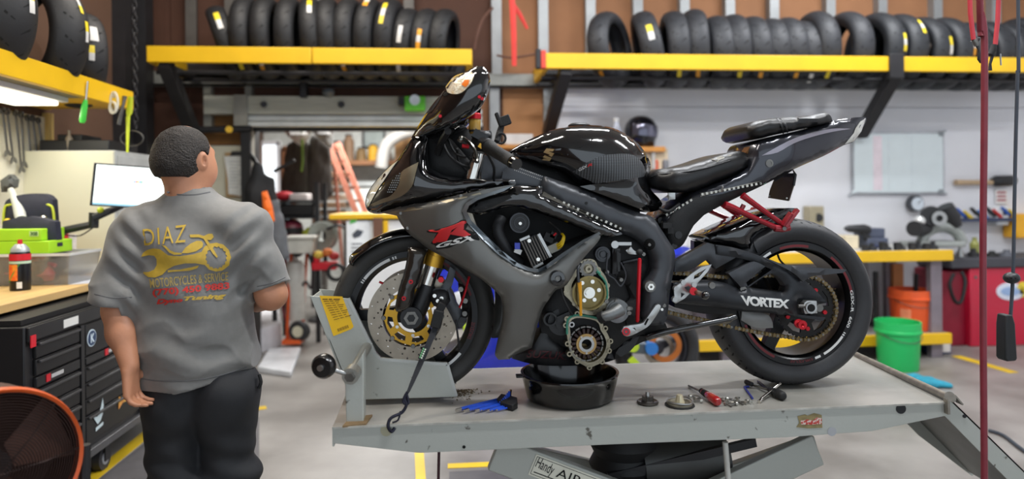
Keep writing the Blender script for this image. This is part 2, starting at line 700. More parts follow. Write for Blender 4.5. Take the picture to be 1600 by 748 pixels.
def mkeach(name, g, mat, parent, **kw):
 """every connected piece of g becomes an object of its own"""
 n = len(g.v)
 p = list(range(n))
 def find(a):
  while p[a] != a:
   p[a] = p[p[a]]
   a = p[a]
  return a
 for f in g.f:
  for i in f[1:]:
   a, b = find(f[0]), find(i)
   if a != b:
    p[a] = b
 grp = {}
 for f in g.f:
  grp.setdefault(find(f[0]), []).append(f)
 out = []
 for fs in grp.values():
  ids = sorted({i for f in fs for i in f})
  m = {i: k for k, i in enumerate(ids)}
  q = G()
  q.v = [g.v[i] for i in ids]
  q.f = [tuple(m[i] for i in f) for f in fs]
  out.append(mk(name, q, mat, parent, **kw))
 return out
ORD = ['first', 'second', 'third', 'fourth', 'fifth', 'sixth', 'seventh', 'eighth', 'ninth', 'tenth', 'eleventh', 'twelfth', 'thirteenth', 'fourteenth', 'fifteenth', 'sixteenth', 'seventeenth', 'eighteenth', 'nineteenth', 'twentieth', 'twenty-first', 'twenty-second']
# ================================================================== SETTING
YW = 6.2
XL, XR = -2.65, 6.0
concrete = M('concrete', (112, 108, 104), 0.40, 0, 0.16, 1.6, 0.08, 14, rgb2=(144, 140, 136), thr=(.36, .62))
whitewall = M('white_wall_paint', (226, 226, 230), 0.55, 0, 0.03, 2)
creamwall = M('cream_board', (206, 202, 180), 0.55, 0, 0.05, 2)
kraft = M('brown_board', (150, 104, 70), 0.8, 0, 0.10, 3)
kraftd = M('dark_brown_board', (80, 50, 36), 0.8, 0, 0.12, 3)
steel = M('galvanised_steel', (150, 152, 152), 0.45, 0.4, 0.10, 6)
darkst = M('dark_steel', (44, 43, 45), 0.5, 0.3, 0.15)
yel = M('yellow_steel', (232, 184, 26), 0.42, 0, 0.06, 4)
ceilm = M('ceiling_white', (190, 188, 184), 0.8)
g = G().box((XL - .1, -3, -.1), (XR + .1, 10.2, 0))
mk('floor', g, concrete, kind='structure', smooth=0)
mk('ceiling', G().box((XL - .1, -3, CEIL), (XR + .1, 10.2, CEIL + .1)), ceilm, kind='structure', smooth=0)
mk('wall_left', G().box((XL - .12, -3, 0), (XL, 10.2, CEIL)), M('left_wall_brown', (92, 66, 50), .8, 0, .12, 2), kind='structure', smooth=0)
mk('wall_right', G().box((XR, -3, 0), (XR + .12, 10.2, CEIL)), whitewall, kind='structure', smooth=0)
DX0, DX1, DZ = P(395, 300, YW).x, P(745, 300, YW).x, P(550, 200, YW).z
WX = P(868, 300, YW).x
BZ = P(600, 128, YW).z
g = G().box((XL, YW, 0), (DX0, YW + .12, CEIL)).box((DX0, YW, DZ), (DX1, YW + .12, CEIL)).box((DX1, YW, 0), (XR, YW + .12, CEIL))
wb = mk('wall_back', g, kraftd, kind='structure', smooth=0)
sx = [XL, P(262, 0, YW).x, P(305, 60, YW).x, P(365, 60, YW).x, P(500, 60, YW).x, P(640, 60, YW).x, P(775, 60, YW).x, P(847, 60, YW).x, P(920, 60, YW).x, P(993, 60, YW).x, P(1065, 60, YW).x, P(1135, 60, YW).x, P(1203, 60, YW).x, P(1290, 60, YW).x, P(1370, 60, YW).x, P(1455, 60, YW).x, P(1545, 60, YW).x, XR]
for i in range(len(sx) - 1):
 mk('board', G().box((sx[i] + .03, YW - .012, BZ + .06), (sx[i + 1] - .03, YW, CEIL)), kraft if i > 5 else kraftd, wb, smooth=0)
for a, b, z0, z1, m in ((XL, P(292, 0, YW).x, 1.9, BZ - .05, kraftd), (P(318, 0, YW).x, P(385, 0, YW).x, 1.9, P(0, 180, YW).z, M('ochre_board', (128, 88, 44), .8, 0, .1)), (P(318, 0, YW).x, P(385, 0, YW).x, P(0, 155, YW).z, BZ - .05, kraftd),
      (P(742, 0, YW).x, P(768, 0, YW).x, 0, BZ - .05, kraft), (P(784, 0, YW).x, P(848, 0, YW).x, 0, BZ - .05, M('ply_board', (172, 122, 78), .7, 0, .08, 3)), (P(852, 0, YW).x, WX, 0, BZ - .05, kraft)):
 mk('board', G().box((a, YW - .012, z0), (b, YW, z1)), m, wb, smooth=0)
mk('board', G().box((XL, YW - .03, 0), (DX0 - .04, YW, P(340, 228, YW).z)), creamwall, wb, smooth=0, label='cream board below the brown ones')
zs = P(1300, 168, YW).z
mk('board', G().box((WX, YW - .03, zs), (XR, YW, BZ + .05)), M('white_board_upper', (226, 225, 228), .55, 0, .03, 2), wb, smooth=0, label='white painted upper board')
mk('board', G().box((WX, YW - .036, 0), (XR, YW, zs - .006)), whitewall, wb, smooth=0, label='white painted lower board')
n = 0
for i, x in enumerate(sx[1:-1]):
 if i == 0:
  continue
 n += 1
 dark = i < 5
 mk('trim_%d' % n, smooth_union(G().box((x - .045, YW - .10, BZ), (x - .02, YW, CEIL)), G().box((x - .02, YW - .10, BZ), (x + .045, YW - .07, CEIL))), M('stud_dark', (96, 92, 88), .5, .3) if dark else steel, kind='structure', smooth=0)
n += 1
mk('trim_%d' % n, smooth_union(G().box((XL, YW - .13, BZ - .06), (XR, YW - .03, BZ - .045)), G().box((XL, YW - .13, BZ - .06), (XR, YW - .115, BZ + .06))), M('beam_grey', (140, 142, 138), .5, .3), kind='structure', smooth=0)
for x0, x1, y0, y1 in ((766, 781, 125, 330), (850, 866, 138, 230), (318, 330, 130, 205), (384, 394, 130, 470)):
 n += 1
 mk('trim_%d' % n, G().rect(x0, y0, x1, y1, YW - .09, YW), steel if x0 > 700 else M('post_grey', (150, 148, 138), .5, .2), kind='structure', smooth=0)
n += 1
pk = mk('trim_%d' % n, G().rect(318, 150, 700, 178, YW - .16, YW - .02), M('weathered_plank', (184, 182, 166), .7, 0, .12, 5, stretch=(1, 4, 20)), kind='structure', smooth=0, bevel=.004)
for x in (412, 533):
 mk('plank_bolt', G().cyl(P(x, 163, YW - .19), P(x, 163, YW - .16), .028, .028, 14), darkst, pk)
mk('plank_cleat', G().rect(365, 148, 386, 196, YW - .19, YW - .16), M('post_grey', (0, 0, 0)), pk, smooth=0)
n += 1
corner_post = mk('trim_%d' % n, G().box((XL + .0, YW - .35, 0), (XL + .14, YW - .2, CEIL)).box((XL, YW - .62, 0), (XL + .10, YW - .5, CEIL)), darkst, kind='structure', smooth=0)
n += 1
br_ = mk('trim_%d' % n, G().cyl(P(300, 203, YW - .14), P(393, 201, YW - .14), .03, .03, 12), darkst, kind='structure')
mk('pipe_cap', G().cyl(P(358, 202, YW - .2), P(358, 202, YW - .14), .030, .030, 16), yel, br_, label='yellow cap')
d1 = mk('door_1', G().box((DX0 - .06, YW - .14, 0), (DX0 + .02, YW + .16, DZ + .02)).box((DX1 - .02, YW - .14, 0), (DX1 + .06, YW + .16, DZ + .02)).box((DX0, YW - .05, DZ - .03), (DX1, YW + .02, DZ)), M('door_frame_black', (24, 24, 26), .5), kind='structure', smooth=0)
z = DZ
for k, hgt in enumerate((.05, .055, .055)):
 mk('slat', G().box((DX0 - .05, YW - .15 + .02 * (k % 2), z), (DX1 + .05, YW - .06, z + hgt - .008)), M('shutter_slat', (206, 208, 204), .5, .2), d1, smooth=0, bevel=.006)
 z += hgt
YR = 9.9
wr = mk('wall_back_room', G().box((XL, YR, 0), (XR, YR + .1, CEIL)), M('back_room_wall', (196, 200, 196), .6), kind='structure', smooth=0)
wx0, wx1 = P(398, 280, YR - .05).x, P(434, 280, YR - .05).x
w1 = mk('window_1', G().rect(396, 222, 400, 335, YR - .08, YR).rect(432, 222, 437, 335, YR - .08, YR).rect(396, 220, 437, 226, YR - .08, YR).rect(396, 330, 437, 336, YR - .08, YR), whitewall, kind='structure', smooth=0)
mk('pane', G().rect(400, 226, 433, 331, YR - .03, YR - .02), M('daylit_pane', (236, 244, 250), .2, emit=1.3), w1, smooth=0)
d2 = mk('door_2', G().rect(441, 232, 447, 480, YR - .1, YR).rect(455, 232, 461, 480, YR - .1, YR).rect(441, 228, 461, 236, YR - .1, YR), M('door_brown', (120, 76, 46), .6), kind='structure', smooth=0)
mk('door_leaf', G().rect(447, 236, 455, 480, YR - .06, YR - .02), M('door_leaf_blue', (140, 160, 170), .5), d2, smooth=0)
ylm = M('floor_yellow', (214, 178, 30), .5, 0, .15, 4)
def line_px(pts, w):
 g = G()
 q = [PZ(x, y, 0) for x, y in pts]
 for a, b in zip(q[:-1], q[1:]):
  d = (b - a).normalized()
  s = V((-d.y, d.x, 0)) * w / 2
  a2, b2 = a - d * w * .3, b + d * w * .3
  g.prism([a2 - s, b2 - s, b2 + s, a2 + s], (0, 0, .003))
 return g
for i, (pts, w) in enumerate((([(100, 782), (246, 664)], .075), ([(312, 651), (411, 637)], .07), ([(655, 708), (660, 790)], .05), ([(705, 728), (850, 722)], .06), ([(1497, 557), (1580, 581)], .085))):
 n += 1
 mk('trim_%d' % n, line_px(pts, w), ylm, kind='structure', smooth=0, label='yellow painted floor line')
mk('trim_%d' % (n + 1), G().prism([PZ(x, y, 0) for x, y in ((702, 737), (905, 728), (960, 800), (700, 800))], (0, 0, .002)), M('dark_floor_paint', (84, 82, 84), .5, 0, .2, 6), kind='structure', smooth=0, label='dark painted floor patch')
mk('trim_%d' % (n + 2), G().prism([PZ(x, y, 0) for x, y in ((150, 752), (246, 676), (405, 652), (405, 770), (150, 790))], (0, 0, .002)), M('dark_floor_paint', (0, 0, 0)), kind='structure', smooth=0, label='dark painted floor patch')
for i, (lx, ly) in enumerate(LAMPS):
 t = root('ceiling_lamp', 'long ceiling strip lamp, %s of the row %s' % (('first', 'second', 'third', 'fourth', 'fifth', 'sixth')[i], 'above the workshop'), 'lamp', (lx, ly, CEIL - .12), 'ceiling strip lamps')
 mk('housing', G().box((lx - .8, ly - .12, CEIL - .06), (lx + .8, ly + .12, CEIL)), whitewall, t, smooth=0)
 for s in (-1, 1):
  mk('tube', G().cyl((lx - .75, ly + s * .06, CEIL - .08), (lx + .75, ly + s * .06, CEIL - .08), .013, .013, 10), M('lit_tube', (255, 250, 240), .4, emit=6), t)
# ================================================================== MOTORCYCLE
gloss = M('gloss_black', (9, 9, 11), 0.10, 0, 0.1, coat=1.0, spec=0.6)
black = M('satin_black', (20, 20, 22), 0.42, 0, 0.15, 12, 0.05, 200)
matte = M('matte_black', (16, 16, 17), 0.65, 0, 0.2, 20, 0.08, 150)
framem = M('frame_grey', (64, 66, 70), 0.38, 0.3, 0.10, 6, 0.04, 300)
greyp = M('metallic_grey_paint', (104, 103, 99), 0.40, 0.5, 0.06, 5, coat=0.35)
silver = M('bare_aluminium', (178, 178, 176), 0.32, 0.9, 0.10, 20, 0.04, 200)
dsteel = M('dull_steel', (120, 118, 114), 0.4, 0.85, 0.2, 25, 0.06, 150)
chrome = M('chrome', (215, 212, 205), 0.12, 1.0, 0.03)
gold = M('gold_anodised', (196, 150, 52), 0.32, 0.8, 0.08)
bronze = M('bronze_trim', (150, 140, 118), 0.34, 0.7, 0.08)
red = M('red_anodised', (190, 28, 40), 0.3, 0.55, 0.08)
redpaint = M('red_painted_steel', (150, 18, 34), 0.28, 0.2, 0.10, coat=0.5)
rubber = M('tyre_rubber', (42, 42, 44), 0.54, 0, 0.15, 10, 0.10, 60)
groovem = M('tread_groove_black', (9, 9, 9), 0.9)
white = M('white_print', (225, 225, 222), 0.5, 0, 0.03)
decred = M('red_print', (196, 30, 34), 0.45, 0, 0.05)
dkred = M('dark_red_print', (112, 20, 28), 0.5, 0, 0.05)
yelw = M('yellow_wire', (235, 196, 30), 0.4)
vinyl = M('black_vinyl', (21, 21, 22), 0.34, 0, 0.10, 30, 0.12, 350)
lens = M('clear_lens', (236, 236, 226), 0.10, 0.0, 0.1, 25, 0.1, 60, coat=1.0, rgb2=(196, 194, 182))
chainm = M('chain_steel', (116, 98, 66), 0.42, 0.75, 0.25, 60)
discm = M('brake_disc_steel', (154, 144, 130), 0.33, 0.85, 0.10, 30)
gasket = M('green_gasket', (64, 140, 116), 0.6)
oilmetal = M('oily_casting', (150, 142, 122), 0.30, 0.8, 0.25, 25, 0.1, 90)
brass = M('oily_rotor', (118, 104, 66), 0.22, 0.85, 0.30, 15)
amber = M('amber_fluid_plastic', (190, 150, 70), 0.25, 0, 0.1, trans=0.3)
carbon = M('carbon_guard', (54, 50, 46), 0.22, 0.5, 0.25, 160, coat=0.6)
orangeb = M('orange_bulb', (235, 120, 30), 0.25, 0, 0.1)
ledm = M('led_chip', (205, 205, 196), 0.4)
ledbase = M('led_strip_base', (70, 68, 62), 0.5, 0.2, 0.3, 90)
bluepl = M('blue_plastic', (30, 60, 200), 0.35, 0, 0.1, coat=0.3)
bike = root('motorcycle', 'black and grey sportbike with opened engine strapped on the lift', 'motorcycle', PZ(930, 597, 0.727))
def mpp(px, py, y):
 return (P(px, py, y) - CAM).dot(_fw) / F
def pdisc(g, px, py, r, y0, y1, n=24, r1=None):
 """cylinder along the depth axis, centre and radius in photograph pixels at its near face"""
 c = P(px, py, y0)
 k = mpp(px, py, y0)
 return g.cyl(c, c + V((0, y1 - y0, 0)), r * k, (r1 or r) * k, n)
def pring(g, px, py, ro, ri, y0, y1, n=28):
 c = P(px, py, y0)
 k = mpp(px, py, y0)
 return g.pipe(c, c + V((0, y1 - y0, 0)), ro * k, ri * k, n)
def ptube(pts, r, n=8, sub=4, **kw):
 """tube through (px, py, y) points, r in metres"""
 return G().tube([P(*p) for p in pts], r, n, sub=sub, **kw)
def tyre_profile(w, R, r):
 H = R - r
 half = [(-.36, .0), (-.42, .08), (-.47, .28), (-.50, .50), (-.475, .66), (-.41, .79), (-.31, .89), (-.20, .955), (-.10, .99), (0, 1.0)]
 out = [(r + b * H, a * w) for a, b in half] + [(r + b * H, -a * w) for a, b in reversed(half[:-1])]
 inn = [(r + b * H, a * w) for a, b in [(.33, .03), (.40, .30), (.40, .58), (.26, .82), (0, .90), (-.26, .82), (-.40, .58), (-.40, .30), (-.33, .03)]]
 return out + inn
def crown(w, R, r, u):
 xs = [-1, -.95, -.82, -.62, -.40, -.20, 0, .20, .40, .62, .82, .95, 1]
 zs = [.50, .66, .79, .89, .955, .99, 1.0, .99, .955, .89, .79, .66, .50]
 return u * w / 2, r + float(np.interp(u, xs, zs)) * (R - r)
def grooves(c, w, R, r, count, paths, gw):
 """sunken-looking tread cuts: ribbons a hair above the rubber. paths: lists of (turn, u)"""
 g = G()
 for k in range(count):
  for path in paths:
   o = len(g.v)
   m = len(path)
   for i, (t, u) in enumerate(path):
    a = 2 * PI * (k + t) / count
    t2, u2 = path[min(i + 1, m - 1)]
    t1, u1 = path[max(i - 1, 0)]
    da, du = 2 * PI * (t2 - t1) / count * R, (u2 - u1) * w / 2
    L = math.hypot(da, du) or 1
    wd = gw * (0.35 if i in (0, m - 1) else 1)
    for sgn in (-1, 1):
     h, rr = crown(w, R, r, max(-1, min(1, u + sgn * wd * da / L / (w / 2))))
     aa = a - sgn * wd * du / L / R
     rr += 0.0008
     g.v.append(c + V((math.cos(aa) * rr, h, math.sin(aa) * rr)))
   for i in range(m - 1):
    g.f.append((o + 2 * i, o + 2 * i + 1, o + 2 * i + 3, o + 2 * i + 2))
 return g
def arc_band(c, y, r0, r1, a0, a1, n=16, th=0.0008):
 """flat band on a wheel face, angles in degrees counter-clockwise seen from the camera"""
 g = G()
 for i in range(n + 1):
  a = math.radians(a0 + (a1 - a0) * i / n)
  for r in (r0, r1):
   g.v.append(c + V((math.cos(a) * r, y, math.sin(a) * r)))
 for i in range(n):
  g.f.append((2 * i, 2 * i + 1, 2 * i + 3, 2 * i + 2))
 return g
def arc_text(s, c, y, r0, r1, a0, a1, **kw):
 vs, fs = text2d(s, **kw)
 g = G()
 for u, v in vs:
  a = math.radians(a0 + (a1 - a0) * u)
  r = r0 + (r1 - r0) * v
  g.v.append(c + V((math.cos(a) * r, y, math.sin(a) * r)))
 g.f = fs
 return g
def plate2d(outer, holes, to3, th, step=None):
 """flat plate: 2D outline (metres) with holes, to3 maps (u, v, depth) to the world"""
 vs, tr = tri2d(outer, holes, step)
 bnd = boundary(tr)
 n = len(vs)
 g = G()
 for d in (0, th):
  for p in vs:
   g.v.append(to3(p[0], p[1], d))
 g.f = [(int(a), int(b), int(c)) for a, b, c in tr] + [(int(c) + n, int(b) + n, int(a) + n) for a, b, c in tr]
 g.f += [(int(b), int(a), int(a) + n, int(b) + n) for a, b in bnd]
 return g
def circ(r, n=24, cx=0, cy=0, a0=0):
 return [(cx + r * math.cos(a0 + 2 * PI * i / n), cy + r * math.sin(a0 + 2 * PI * i / n)) for i in range(n)]
def facing(c):
 return lambda u, v, d: c + V((u, d, v))
def rim_geo(c, w, r, hub_r, hub_w, spokes, sw):
 g = G()
 prof = [(r + .004, -w / 2), (r + .006, -w / 2 + .006), (r - .006, -w / 2 + .014), (r - .012, -w / 2 + .030), (r - .016, -w * .2), (r - .016, w * .2), (r - .012, w / 2 - .03),
   (r - .006, w / 2 - .014), (r + .006, w / 2 - .006), (r + .004, w / 2),
   (r - .016, w / 2), (r - .022, w / 2 - .012), (r - .030, w * .18), (r - .030, -w * .18), (r - .022, -w / 2 + .012), (r - .016, -w / 2)]
 g.lathe(prof, c, (0, 1, 0), 64, closed=True)
 g.cyl(c + V((0, -hub_w / 2, 0)), c + V((0, hub_w / 2, 0)), hub_r, hub_r, 28)
 for a in spokes:
  a = math.radians(a)
  d = V((math.cos(a), 0, math.sin(a)))
  t = V((-d.z, 0, d.x))
  for r0, r1, w0, w1, y0, y1 in ((hub_r * .8, r - .018, sw, sw * .75, .022, .016),):
   vs = []
   for rr, ww, yy in ((r0, w0 * 1.25, y0), ((r0 + r1) / 2, w0 * .8, (y0 + y1) / 2), (r1 - .02, w1, y1), (r1, w1 * 1.9, y1)):
    for sx, sy in ((-1, -1), (1, -1), (1, 1), (-1, 1)):
     vs.append(c + d * rr + t * (sx * ww / 2) + V((0, sy * yy, 0)))
   fs = []
   for k in range(3):
    for j in range(4):
     fs.append((4 * k + j, 4 * k + (j + 1) % 4, 4 * k + 4 + (j + 1) % 4, 4 * k + 4 + j))
   g.add(vs, fs)
 return g
# ---------------------------------------------------------------- wheels
RWC = P(1230, 469, YB)
FWC = P(647, 489, YB)
RR = 128.5 * mpp(1230, 469, YB)
FR = 126.5 * mpp(647, 489, YB)
RIM = 0.222
ZT = RWC.z - RR                     # top of the lift table
wheelb = M('black_wheel', (24, 23, 24), 0.35, 0.3, 0.12)
wheelin = M('worn_wheel_inside', (74, 66, 62), 0.35, 0.6, 0.25, 14)
rw = mk('rear_wheel', rim_geo(RWC, .150, RIM, .048, .13, (245, 5, 125), .058), wheelb, bike, smooth=40)
mk('tyre', G().lathe(tyre_profile(.180, RR, RIM + .002), RWC, (0, 1, 0), 96, closed=True), rubber, rw, smooth=60)
mk('tread_grooves', grooves(RWC, .180, RR, RIM, 26, [[(.0, -.93), (.16, -.76), (.36, -.52), (.5, -.2)], [(.5, .93), (.66, .76), (.86, .52), (1.0, .2)], [(.62, -.72), (.72, -.62), (.8, -.50)]], .0042), groovem, rw, kind='stuff')
mkeach('rim_tape', smooth_union(*[arc_band(RWC, -.0755, RIM - .014, RIM - .005, a, b) for a, b in ((-62, -36), (-35, -33.5), (-32.5, -31.5), (-72, -66), (118, 130), (131, 132.5), (133.5, 135))]), white, rw, label='white tape stripe')
mkeach('rim_tape', smooth_union(*[arc_band(RWC, -.0756, RIM - .015, RIM - .006, a, b) for a, b in ((10, 52), (200, 245), (78, 108))]), dkred, rw, label='red tape stripe')
mk('rim_lettering', arc_text('GSX-R  600', RWC, -.0757, RIM - .015, RIM - .004, 12, -26, bold=.01), white, rw, smooth=0, label='white model lettering')
mk('rim_lettering', arc_text('SUZUKI', RWC, -.0757, RIM - .014, RIM - .005, 262, 285, bold=.01), dkred, rw, smooth=0, label='red maker lettering')
mk('rim_inside', G().lathe([(RIM - .0305, -.060), (RIM - .0305, .060)], RWC, (0, 1, 0), 64), wheelin, rw, smooth=60, label='worn bare inside of the rim')
disc2 = [circ(.004, 8, .085 * math.cos(a), .085 * math.sin(a)) for a in np.arange(0, 2 * PI, PI / 9)]
mk('brake_disc', plate2d(circ(.110, 48), [circ(.070, 40)] + disc2, lambda u, v, d: RWC + V((u, .10 + d, v)), .005), discm, rw)
fw_ = mk('front_wheel', rim_geo(FWC, .095, RIM, .036, .12, (180, 62, 300), .050), wheelb, bike, smooth=40)
mk('tyre', G().lathe(tyre_profile(.120, FR, RIM + .002), FWC, (0, 1, 0), 96, closed=True), M('worn_front_tyre', (50, 49, 47), 0.66, 0, 0.18, 10, 0.10, 60), fw_, smooth=60)
mk('tread_grooves', grooves(FWC, .120, FR, RIM, 22, [[(.55, -.92), (.4, -.66), (.22, -.38), (.0, -.12)], [(1.0, .92), (.85, .66), (.67, .38), (.45, .12)]], .0036), groovem, fw_, kind='stuff')
mkeach('rim_tape', smooth_union(*[arc_band(FWC, -.048, RIM - .014, RIM - .004, a, b) for a, b in ((112, 142), (108, 109.5), (105.5, 107), (143, 144.2), (145.2, 146.4), (-62, -40), (-64.5, -63.5))]), white, fw_, label='white tape stripe')
mkeach('rim_tape', smooth_union(*[arc_band(FWC, -.0481, RIM - .015, RIM - .006, a, b) for a, b in ((18, 60),)]), dkred, fw_, label='red tape stripe')
mk('rim_lettering', arc_text('SUZUKI', FWC, -.0482, RIM - .017, RIM - .003, 186, 170, bold=.01), dkred, fw_, smooth=0, label='red maker lettering')
mk('rim_lettering', arc_text('SUZUKI', FWC, -.0482, RIM - .003, RIM - .017, 352, 336, bold=.01), dkred, fw_, smooth=0, label='red maker lettering')
rng = random.Random(3)
hol = []
for k in range(44):
 a = 2 * PI * k / 44
 rr = (.120, .132, .144)[k % 3]
 hol.append(circ(.0030, 8, rr * math.cos(a), rr * math.sin(a)))
for k in range(12):
 a = 2 * PI * (k + .5) / 12
 hol.append(circ(.0048, 8, .112 * math.cos(a), .112 * math.sin(a)))
for yy in (-.078, .073):
 dd = mk('brake_disc', plate2d(circ(.155, 72), [circ(.104, 48)] + hol, lambda u, v, d: FWC + V((u, yy + d, v)), .005), discm, fw_, smooth=30)
 if yy < 0:
  hh = []
  for k in range(8):
   a = 2 * PI * k / 8 + .2
   hh.append([((r * math.cos(a + t)), (r * math.sin(a + t))) for r, t in ((.070, -.22), (.086, -.26), (.090, .0), (.086, .26), (.070, .22))])
  out = []
  for k in range(96):
   a = 2 * PI * k / 96
   out.append(((.096 + .010 * max(0, math.cos(8 * a)) ** 4) * math.cos(a), (.096 + .010 * max(0, math.cos(8 * a)) ** 4) * math.sin(a)))
  mk('disc_carrier', plate2d(out, hh + [circ(.054, 32)], lambda u, v, d: FWC + V((u, yy - .003 + d, v)), .007), gold, fw_, smooth=30)
  g = G()
  for k in range(8):
   a = 2 * PI * k / 8
   c = FWC + V((.100 * math.cos(a), yy - .004, .100 * math.sin(a)))
   g.cyl(c, c + V((0, -.004, 0)), .0085, .007, 12)
  mkeach('carrier_rivet', g, dsteel, fw_)
  g = G()
  for k in range(6):
   a = 2 * PI * (k + .5) / 6
   c = FWC + V((.062 * math.cos(a), yy - .003, .062 * math.sin(a)))
   g.cyl(c, c + V((0, -.006, 0)), .007, .006, 8)
  mkeach('disc_bolt', g, chrome, fw_)
c = P(606, 446, YB - .03)
mk('valve_stem', G().cyl(c, c + V((-.030, 0, .014)), .005, .004, 10).cyl(c + V((.006, 0, -.003)), c, .006, .006, 10), red, fw_, label='red capped valve stem')
# ---------------------------------------------------------------- fork and front brake
yf = YB - .105
fk = mk('fork_leg', smooth_union(
 ptube([(682, 397, yf), (664, 452, yf)], .0265, 24, sub=0)), chrome, bike, label='chrome fork stanchion')
mk('fork_collar', ptube([(684, 390, yf), (681, 399, yf), (680.5, 399, yf), (676, 415, yf)], [.031, .031, .034, .034], 24, sub=0), gold, fk, label='gold collar')
mk('fork_casting', ptube([(668, 444, yf), (662, 462, yf), (653, 484, yf), (643, 500, yf), (640, 508, yf)], [.028, .030, .032, .036, .030], 20, sub=3), black, fk)
g = pdisc(G(), 642.5, 497, 17, yf - .052, yf + .01, 28)
mk('axle_boss', g, black, fk)
mk('axle_nut', pring(G(), 642.5, 497, 11.5, 6.5, yf - .058, yf - .04, 6), dsteel, fk)
mk('stanchion_upper', ptube([(742, 250, YB - .11), (748, 240, YB - .11), (736, 282, YB - .11)], .024, 20, sub=0), chrome, fk)
mk('fork_leg', smooth_union(G().tube([P(682, 397, YB + .11) + V((.04, 0, .05)), P(664, 452, YB + .11)], .0215, 16), G().tube([P(664, 444, YB + .11), P(642, 500, YB + .11)], [.03, .034], 16)), black, bike)
gd = panel('fork_guard', [(638, 386), (668, 389), (662, 415), (655, 440), (648, 452), (646, 470), (640, 486), (620, 487), (617, 483), (622, 455), (630, 430), (635, 408)], carbon, bike, YB - .150, bulge=.018, thick=.03, step=6, label='smoky carbon fork guard')
tg = bvh(gd)
for i, (x, y) in enumerate(((642, 440), (631, 466))):
 h = onto(tg, x, y, 0, YB - .16)
 mk('guard_bolt', G().cyl(h + V((0, .004, 0)), h + V((0, -.004, 0)), .0085, .007, 14), red, gd)
 mk('guard_bolt_socket', G().cyl(h + V((0, -.003, 0)), h + V((0, -.0046, 0)), .0035, .0035, 6), matte, gd)
mk('caliper_bracket', smooth_union(panel_geo([(703, 416), (712, 422), (708, 440), (703, 455), (712, 470), (723, 488), (727, 505), (722, 512), (712, 508), (703, 490), (692, 473), (676, 465), (672, 452), (688, 450), (696, 438)], YB - .115, bulge=.006, thick=.018, step=7)), framem, bike)
cal = mk('brake_caliper', smooth_union(panel_geo([(716, 446), (728, 452), (735, 470), (733, 488), (726, 505), (716, 503), (722, 486), (720, 466)], YB - .13, bulge=.02, thick=.07, step=6), panel_geo([(676, 452), (700, 452), (704, 470), (694, 482), (678, 478), (672, 466)], YB - .12, bulge=.015, thick=.04, step=6)), black, bike)
g = G()
for x, y in ((720, 452), (727, 470), (726, 490), (689, 437)):
 pdisc(g, x, y, 4, YB - .156, YB - .12, 12)
mkeach('caliper_bolt', g, dsteel, cal)
mk('banjo_bolt', smooth_union(pdisc(G(), 689, 437, 4.5, YB - .165, YB - .13, 10)), red, cal)
mk('brake_line', ptube([(733, 432, YB - .14), (727, 455, YB - .16), (722, 470, YB - .16), (718, 480, YB - .15)], .004, 8), red, cal, label='red brake line')
mkeach('pad_pin', smooth_union(*[pdisc(G(), x, y, 3, YB - .15, YB - .11, 10) for x, y in ((679, 462), (690, 466), (684, 470))]), chrome, cal)
mk('brake_line', ptube([(712, 500, YB - .12), (716, 530, YB - .13), (717, 545, YB - .12)], .0035, 8), black, cal)
g = G()
prof = []
na = 30
for i in range(na + 1):
 a = math.radians(140 - i * (140 - 42) / na)
 for u in np.linspace(-1, 1, 13):
  half = .085 * (0.45 + .55 * min(1, (i + 2) / 7)) if i < 7 else .085
  rr = FR + .016 - .06 * max(0, abs(u) - .45) ** 1.5 - (.012 if i == 0 else 0)
  g.v.append(FWC + V((math.cos(a) * rr, u * half, math.sin(a) * rr)))
for i in range(na):
 for j in range(12):
  q = i * 13 + j
  g.f.append((q, q + 13, q + 14, q + 1))
o = mk('front_mudguard', g, gloss, bike, smooth=60)
sm = o.modifiers.new('thick', 'SOLIDIFY'); sm.thickness = .004
# ---------------------------------------------------------------- nose, screen, mirror, bars
ycowl = lerp_fn([(570, YB - .01), (600, YB - .05), (640, YB - .09), (700, YB - .13), (810, YB - .17)])
cowl = panel('front_cowl', [(571, 313), (575, 300), (588, 281), (607, 261), (621, 249), (643, 217), (655, 213), (668, 213), (668, 240), (672, 262), (683, 268), (700, 275), (730, 279), (782, 279), (806, 281), (806, 288), (747, 299), (690, 313), (628, 325), (595, 334), (577, 331), (571, 322)],
   gloss, bike, ycowl, bulge=.085, sym=True, step=6, power=.6)
tc_ = bvh(cowl)
decal('headlight_lens', [(622, 250), (613, 262), (601, 280), (590, 296), (580, 314), (576, 322), (572, 320), (572, 312), (576, 300), (589, 281), (608, 261)], tc_, lens, cowl, .004, 5, curve=4, thick=.002, label='clear headlight lens')
decal('intake_trim', [(654, 253), (649, 272), (643, 292), (626, 307), (598, 317), (581, 323), (579, 319), (596, 311), (611, 305), (623, 288), (627, 269), (640, 260)], tc_, bronze, cowl, .004, 5, curve=3, thick=.003, label='bronze intake surround')
ik = decal('intake_mouth', [(627, 270), (623, 288), (611, 305), (596, 311), (580, 318), (588, 304), (602, 284), (616, 274)], tc_, M('intake_dark', (42, 38, 34), .3, .4, .2), cowl, .003, 5, thick=.001)
g = G()
for i in range(7):
 for j in range(9):
  x, y = 606 + i * 3.1 + (j % 2) * 1.5, 271 + j * 3.6
  if inside([(x, y)], [(628, 269), (623, 289), (610, 305), (604, 302), (612, 284), (620, 272)])[0]:
   h = onto(tc_, x, y, .0052, YB)
   g.cyl(h, h + V((0, .002, 0)), .0026, .0026, 6)
mk('intake_mesh', g, dsteel, cowl, kind='stuff')
